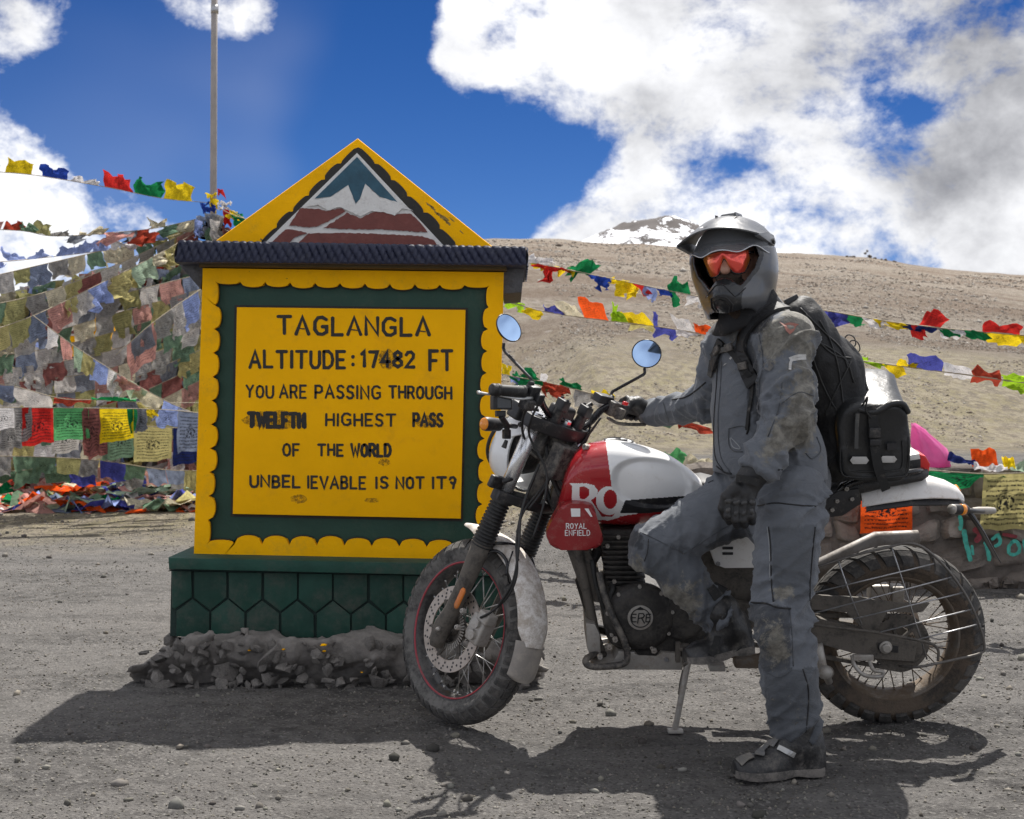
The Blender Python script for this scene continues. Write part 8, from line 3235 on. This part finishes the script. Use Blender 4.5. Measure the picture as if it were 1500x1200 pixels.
# peak
pk = MB()
rings = []
for i in range(13):
 t = -1 + 2 * i / 12
 a = abs(t)
 s = .128 * t
 front = .225 - .055 * a ** 2
 rootf = -.02
 ur, uf = .153 * math.sqrt(1 - (.86 * t) ** 2), .100 - .030 * a * a
 top, bot = [], []
 for j in range(11):
  w = j / 10
  f_ = rootf + (front - rootf) * w
  u_ = ur + (uf - ur) * w ** 1.3 + .012 * math.sin(w * math.pi) * (1 - a * a)
  top.append(HP(s * (1 - .06 * w * (1 - a)), f_, u_))
  bot.append(HP(s * .985 * (1 - .06 * w * (1 - a)), f_ - .001, u_ - (.005 if j < 10 else .004) - .010 * (1 - w) * 0))
 rings.append(top + bot[::-1])
pk.loft(rings)
pkm = mk('peak_plastic', (.12, .124, .13), .32, metal=.3, var=.12, dust=.3, dcol=(.2, .19, .18), dscale=18)
peak = pk.out('helmet_peak', pkm, hel, autosmooth=.5)
# side fins joining the peak to the shell
for sg in (-1, 1):
 mb = MB()
 mb.prism([HP(sg * .131, f_, u_) for f_, u_ in ((.165, .062), (.160, .070), (.04, .082), (-.04, .078), (-.06, .055), (-.03, .040), (.03, .050))], [HP(sg * .116, f_, u_) for f_, u_ in ((.165, .062), (.160, .070), (.04, .082), (-.04, .078), (-.06, .055), (-.03, .040), (.03, .050))], .003)
 mb.out('peak_side', pkm, hel, autosmooth=.6)
 MB().bolt(HP(sg * .132, -.012, .055), HS * sg, .009, .006).out('peak_screw', M['black_gloss'], hel)
MB().box(HP(.02, .03, .146), HS * .028, HF * .035, HU * .010, .009).out('vent', pkm, hel, autosmooth=.8)
for s in (-.012, .05):
 MB().box(HP(s, .09, .145), HS * .0018, HF * .012, HU * .006).out('vent_slot', M['black_gloss'], peak)
PKT = tree_of(np.array(pk.v), [q for q in pk.f if len(q) == 4])
for col_m, x0 in (('lgreen', 1019), ('white', 1025), ('pink', 1031)):
 patch(PKT, [(x0, 334), (x0 + 5, 332), (x0 + 6, 337), (x0 + 1, 339)], 'badge', mk('badge_' + col_m, FC[col_m], .5, dust=.3, var=.05), peak, lift=.001)

# raised clear visor
vm = mk('clear_visor', (.35, .37, .40), .12, var=.1, dust=.35, dcol=(.30, .29, .27), dscale=24, alpha=.30, spec=.8)
vis = []
uu_top, nS = .102, 33
for i in range(nS):
 t = -1 + 2 * i / (nS - 1)
 a = t * 1.28
 s, f_ = .134 * math.sin(a), .172 * math.cos(a) - .006
 zig = .038 + .010 * math.cos(t * math.pi * 3.0) - .012 * abs(t) - .012 * math.exp(-(t / .16) ** 2)
 col_ = []
 for j in range(7):
  w = j / 6
  u_ = uu_top + (zig - uu_top) * w
  k = 1 - .10 * (1 - w)
  col_.append(HP(s * (1 - .04 * (1 - w)), f_ * k, u_))
 vis.append(col_)
mb = MB()
mb.add([p for r in vis for p in r], [(i * 7 + j, (i + 1) * 7 + j, (i + 1) * 7 + j + 1, i * 7 + j + 1) for i in range(nS - 1) for j in range(6)])
vo = mb.out('visor', vm, hel, smooth=True)
MB().tube([r[-1] for r in vis], .0018, 6).out('visor_edge', mk('visor_edge', (.7, .72, .75), .2, var=.05, coat=.5), vo, smooth=True)
# chin vent
cv = []
hexo = [(1042, 437), (1052, 433), (1064, 436), (1073, 446), (1072, 458), (1062, 468), (1052, 462), (1043, 450)]
for nm, r_ in (('vent_rim', .0022),):
 hx = hexo + [hexo[0]]
 seam(HT, [(hx[i][0] + (hx[i + 1][0] - hx[i][0]) * k / 5, hx[i][1] + (hx[i + 1][1] - hx[i][1]) * k / 5) for i in range(8) for k in range(5)] + [hx[0]], r_, nm, M['black_plastic'], hel, lift=.002, n=1)
ins = [(1046, 441), (1054, 438), (1063, 441), (1069, 448), (1068, 456), (1061, 463), (1053, 457), (1047, 449)]
patch(HT, ins, 'vent_mesh', mk('vent_mesh', (.03, .03, .03), .6, var=.8, vscale=260, bump=2, bscale=260), hel, lift=.004)
seam(HT, [(1034, 436), (1038, 431), (1043, 425), (1048, 419), (1054, 417), (1060, 418), (1066, 424), (1072, 430), (1077, 434), (1084, 430), (1092, 422)], .0018, 'chin_line', M['black_gloss'], hel, lift=.001)
MB().bolt(HP(.128, -.045, -.01), HS, .006, .003).out('rivet', M['steel'], hel)

# body: one continuous skin mesh under the clothes
def body():
 axs = (HS, HF, HU)

 def fn(p):
  d = ell_d(p, HP(0, -.01, .012), axs, (.074, .092, .098))
  d = smin(d, ell_d(p, HP(0, .030, -.055), axs, (.054, .062, .060)), .03)
  d = smin(d, cone_d(p, HP(0, .088, .014), HP(0, .110, -.022), .010, .016), .010)       # nose
  for s in (-1, 1):
   d = smin(d, ell_d(p, HP(s * .034, .068, -.018), axs, (.024, .022, .022)), .015)     # cheeks
   d = np.maximum(d, -ell_d(p, HP(s * .031, .088, .018), axs, (.014, .010, .009)))     # eye sockets
   d = smin(d, ell_d(p, HP(s * .076, -.01, .0), axs, (.008, .018, .028)), .006)        # ears
  d = smin(d, cone_d(p, HP(-.032, .080, .034), HP(.032, .080, .034), .010, .010), .012)   # brow
  d = smin(d, cone_d(p, HP(-.016, .092, -.052), HP(.016, .092, -.052), .008, .008), .008)  # lips
  d = smin(d, cone_d(p, HP(0, -.01, -.07), J['neck'] + Vector((0, 0, -.03)), .058, .062), .03)
  d = smin(d, cone_d(p, J['neck'], J['chest'], .055, .10, (FD, .7)), .04)
  d = smin(d, cone_d(p, J['chest'], J['waist'], .105, .11, (FD, .7)), .04)
  d = smin(d, cone_d(p, J['waist'], J['pelv'], .11, .115, (FD, .75)), .04)
  for a, b, ra, rb in (('neck', 'lsh', .05, .055), ('neck', 'rsh', .05, .055), ('lsh', 'lel', .055, .042), ('lel', 'lwr', .042, .028), ('rsh', 'rel', .055, .042), ('rel', 'rwr', .042, .027),
                             ('pelv', 'lhip', .09, .07), ('pelv', 'rhip', .09, .07), ('lhip', 'lkn', .07, .05), ('lkn', 'lan', .048, .032), ('rhip', 'rkn', .07, .045), ('rkn', 'ran', .045, .03)):
   d = smin(d, cone_d(p, J[a], J[b], ra, rb), .02)
  for q in ((J['lwr'], P(1088, 722, YG + .005), .024, .022), (J['rwr'], palm_c, .024, .022), (J['lan'], Vector(P(1110, 1125, 4.12)), .03, .022), (J['ran'], P(1066, 940, 4.45), .03, .022), (P(1066, 940, 4.45), P(1040, 958, 4.435), .022, .02)):
   d = smin(d, cone_d(p, *q), .01)
  return d
 v, f = isosurface(fn, (0.3, 3.92, 0.0), (1.1, 5.0, 1.75), .0085)
 m = mk('skin', (.44, .24, .17), .55, var=.08, vscale=20, bump=.2, bscale=200)
 return mesh_obj('body', v, f, m, person, smooth=True)


body()
# finer face in front of it would be hidden: eyes, beard, glasses
for s in (-1, 1):
 MB().lathe([(0, -.011), (.006, -.0095), (.0105, -.004), (.011, 0), (.0105, .004), (.006, .0095), (0, .011)], HP(s * .031, .078, .018), HF, 16).out('eye', mk('eye_white', (.7, .68, .65), .2, var=.02), person, smooth=True)
hair = mk('beard_hair', (.035, .022, .014), .9, var=.3, vscale=90, bump=1.5, bscale=260)


def beard():
 axs = (HS, HF, HU)

 def fn(p):
  d = ell_d(p, HP(0, .086, -.044), axs, (.042, .026, .014))
  d = smin(d, ell_d(p, HP(0, .07, -.085), axs, (.050, .045, .040)), .02)
  d = smin(d, cone_d(p, HP(.0, .07, -.11), HP(.01, .055, -.205), .030, .016), .02)
  return d - fbm(p * 70, 2, 4) * .004
 lo = [HP(0, .06, -.12)[i] - .15 for i in range(3)]
 hi = [HP(0, .06, -.12)[i] + .15 for i in range(3)]
 v, f = isosurface(fn, lo, hi, .005)
 mesh_obj('beard', v, f, hair, person, smooth=True)


beard()
# wraparound mirror glasses
gls = []
nS, nU = 41, 9
for i in range(nS):
 t = -1 + 2 * i / (nS - 1)
 a = t * .88
 s, f_ = .094 * math.sin(a), .116 * math.cos(a) + .008 - .004
 topu = .037 - .006 * t * t
 nose = .040 * math.exp(-(t / .17) ** 2)
 botu = -.030 - .008 * math.cos((abs(t) - .5) * 4) + nose + .030 * max(0, abs(t) - .72) / .28
 gls.append([HP(s, f_ - .010 * (j / (nU - 1) - .4) ** 2 * 4, topu + (botu - topu) * j / (nU - 1)) for j in range(nU)])
mb = MB()
mb.add([p for r in gls for p in r], [(i * nU + j, (i + 1) * nU + j, (i + 1) * nU + j + 1, i * nU + j + 1) for i in range(nS - 1) for j in range(nU - 1)])
lens = bpy.data.materials.new('orange_mirror_lens')
lens.use_nodes = True
lb = NB(lens.node_tree)
bs = lb.n['Principled BSDF']
oc = lb.new('ShaderNodeTexCoord').outputs['Object']
lw = lb.new('ShaderNodeLayerWeight')
lw.inputs[0].default_value = .5
lb.l.new(lb.mix(lb.smooth(lw.outputs['Facing'], .1, .7), (.95, .10, .07), (1.0, .36, .06)), bs.inputs['Base Color'])
bs.inputs['Metallic'].default_value = .55
bs.inputs['Roughness'].default_value = .13
bs.inputs['Coat Weight'].default_value = .6
go = mb.out('glasses', lens, person, smooth=True)
lowr = MB().tube([r[-1] for r in gls], .0022, 8)
lowr.out('glasses_frame', M['black_gloss'], go, smooth=True)
MB().tube([r[0] for r in gls], .0016, 8).out('glasses_frame', M['black_gloss'], go, smooth=True)
for sg, r in ((-1, gls[0]), (1, gls[-1])):
 MB().tube([r[2], r[2] - HF * .03 + HS * (sg * .006), r[2] - HF * .06], .004, 6).out('temple_arm', M['black_gloss'], go, smooth=True)
# neck gaiter
mb = MB()
rings = []
for k, (s, f_, u_, r) in enumerate(((.03, -.01, -.10, .085), (.03, -.012, -.125, .095), (.03, -.014, -.15, .100), (.025, -.02, -.18, .106), (.02, -.02, -.21, .112))):
 ring = []
 for j in range(36):
  a = 2 * math.pi * j / 36
  rr = r * (1 + .05 * math.sin(a * 5 + k * 1.3) + .03 * math.sin(a * 9 - k))
  ring.append(HP(s + rr * math.cos(a), f_ + rr * .95 * math.sin(a), u_ + .012 * math.sin(a * 3 + k)))
 rings.append(ring)
mb.loft(rings)
mb.out('neck_gaiter', mk('black_gaiter', (.02, .02, .022), .9, var=.2, dust=.12, bump=.6, bscale=40), person, smooth=True)

# ------------------------------------------------------------------ backpack
pack = thing('backpack', 'black backpack with bungee cords worn by the rider', 'backpack', tuple(P(1222, 680, 4.5)))
PACKM = mk('black_pack_cloth', (.012, .012, .013), .62, var=.2, dust=.16, dcol=(.15, .145, .135), dscale=11, bump=1.4, bscale=24)


def packmesh():
 def fn(p):
  d = cone_d(p, P(1172, 470, 4.40), P(1206, 545, 4.48), .070, .108, (SD, 1.15))
  d = smin(d, cone_d(p, P(1206, 545, 4.48), P(1224, 612, 4.53), .108, .118, (SD, 1.15)), .04)
  d = smin(d, cone_d(p, P(1224, 612, 4.53), P(1212, 672, 4.50), .112, .070, (SD, 1.15)), .04)
  return d - .5 * 0
 v, f = isosurface(fn, (.78, 4.20, .85), (1.30, 4.85, 1.50), .0075)
 n = vert_normals(v, f)
 r = 1 - np.abs(fbm(v * np.array([9, 9, 4.5]), 3, 6)) * 3
 v = v + n * (r * .010 + fbm(v * 5, 2, 2) * .012)[:, None]
 return mesh_obj('pack_body', v, f, PACKM, pack, smooth=True), v, f


pb, pv, pf = packmesh()
PT = tree_of(pv, pf)
cordm = mk('bungee_cord', (.03, .03, .03), .6, dust=.2)
for pts in ([(1172, 452), (1190, 470), (1210, 490), (1232, 512), (1242, 540)], [(1180, 460), (1200, 500), (1222, 520), (1246, 525)], [(1194, 500), (1215, 510), (1240, 530), (1250, 560)],
   [(1200, 470), (1216, 500), (1228, 540), (1236, 600)], [(1190, 520), (1204, 560), (1225, 600), (1244, 630)], [(1246, 530), (1226, 570), (1208, 610)], [(1210, 690), (1222, 668), (1240, 650)]):
 seam(PT, pts, .0028, 'bungee_cord', cordm, pb, lift=.003)
for k, off in enumerate(((0, 0), (6, 8), (-4, 12))):
 x, y = 1234 + off[0], 500 + off[1]
 c = P(x, y, 4.44)
 MB().tube(catmull([c, c + Vector((.015, -.01, .02)), c + Vector((.035, -.01, .012)), c + Vector((.040, -.01, -.012)), c + Vector((.02, -.008, -.022)), c + Vector((.006, -.005, -.006))], 5), .0022, 6).out('cord_loop', cordm, pb, smooth=True)
c = P(1212, 480, 4.46)
MB().tube(catmull([c, c + Vector((.008, 0, .012)), c + Vector((.010, 0, .026))], 4), .003, 6).out('cord_loop', cordm, pb, smooth=True)
MB().tube(catmull([P(1256, 570, 4.44), P(1262, 562, 4.42), P(1266, 556, 4.42), P(1270, 572, 4.42)], 4), .0028, 6).tube(catmull([P(1256, 595, 4.44), P(1264, 600, 4.43), P(1263, 612, 4.43), P(1256, 608, 4.44)], 4), .003, 6).out('cord_loop', cordm, pb, smooth=True)
MB().box(P(1160, 441, 4.38), Vector((.020, 0, .010)), Vector((0, .012, 0)), Vector((-.006, 0, .012)), .003).out('top_buckle', M['black_plastic'], pb, autosmooth=.6)
# harness over the jacket
surf_strap(JT, [(1146, 452), (1122, 462), (1104, 476), (1092, 496), (1090, 520), (1100, 552), (1108, 566)], .048, PACKM, pack, 'shoulder_strap', lift=.006, th=.010)
surf_strap(JT, [(1060, 500), (1052, 520), (1046, 545)], .036, PACKM, pack, 'shoulder_strap', lift=.006, th=.009)
greyw = mk('dusty_webbing', (.060, .060, .058), .85, var=.2, dust=.35, weave=.6)
surf_strap(JT, [(1044, 520), (1056, 516), (1070, 512), (1078, 508)], .018, greyw, pack, 'chest_strap', lift=.010)
surf_strap(JT, [(1072, 510), (1080, 520), (1090, 534), (1100, 548)], .020, web, pack, 'chest_strap', lift=.016)
surf_strap(JT, [(1078, 500), (1084, 488), (1092, 476)], .022, greyw, pack, 'chest_strap', lift=.018)
surf_strap(JT, [(1046, 528), (1042, 552), (1038, 575), (1036, 596)], .026, greyw, pack, 'hanging_strap', lift=.006)
surf_strap(JT, [(1104, 552), (1102, 580), (1098, 610), (1096, 630)], .012, web, pack, 'hanging_strap', lift=.006)
for (x, y) in ((1057, 515), (1074, 509), (1092, 536)):
 h, nn = on(JT, x, y, .020)
 if h is not None:
  t = Vector((.9, -.3, .2)).normalized()
  t = (t - nn * t.dot(nn)).normalized()
  MB().box(h, t * .016, t.cross(nn) * .012, nn * .005, .003).out('buckle', M['dusty_black'], pack, autosmooth=.6)
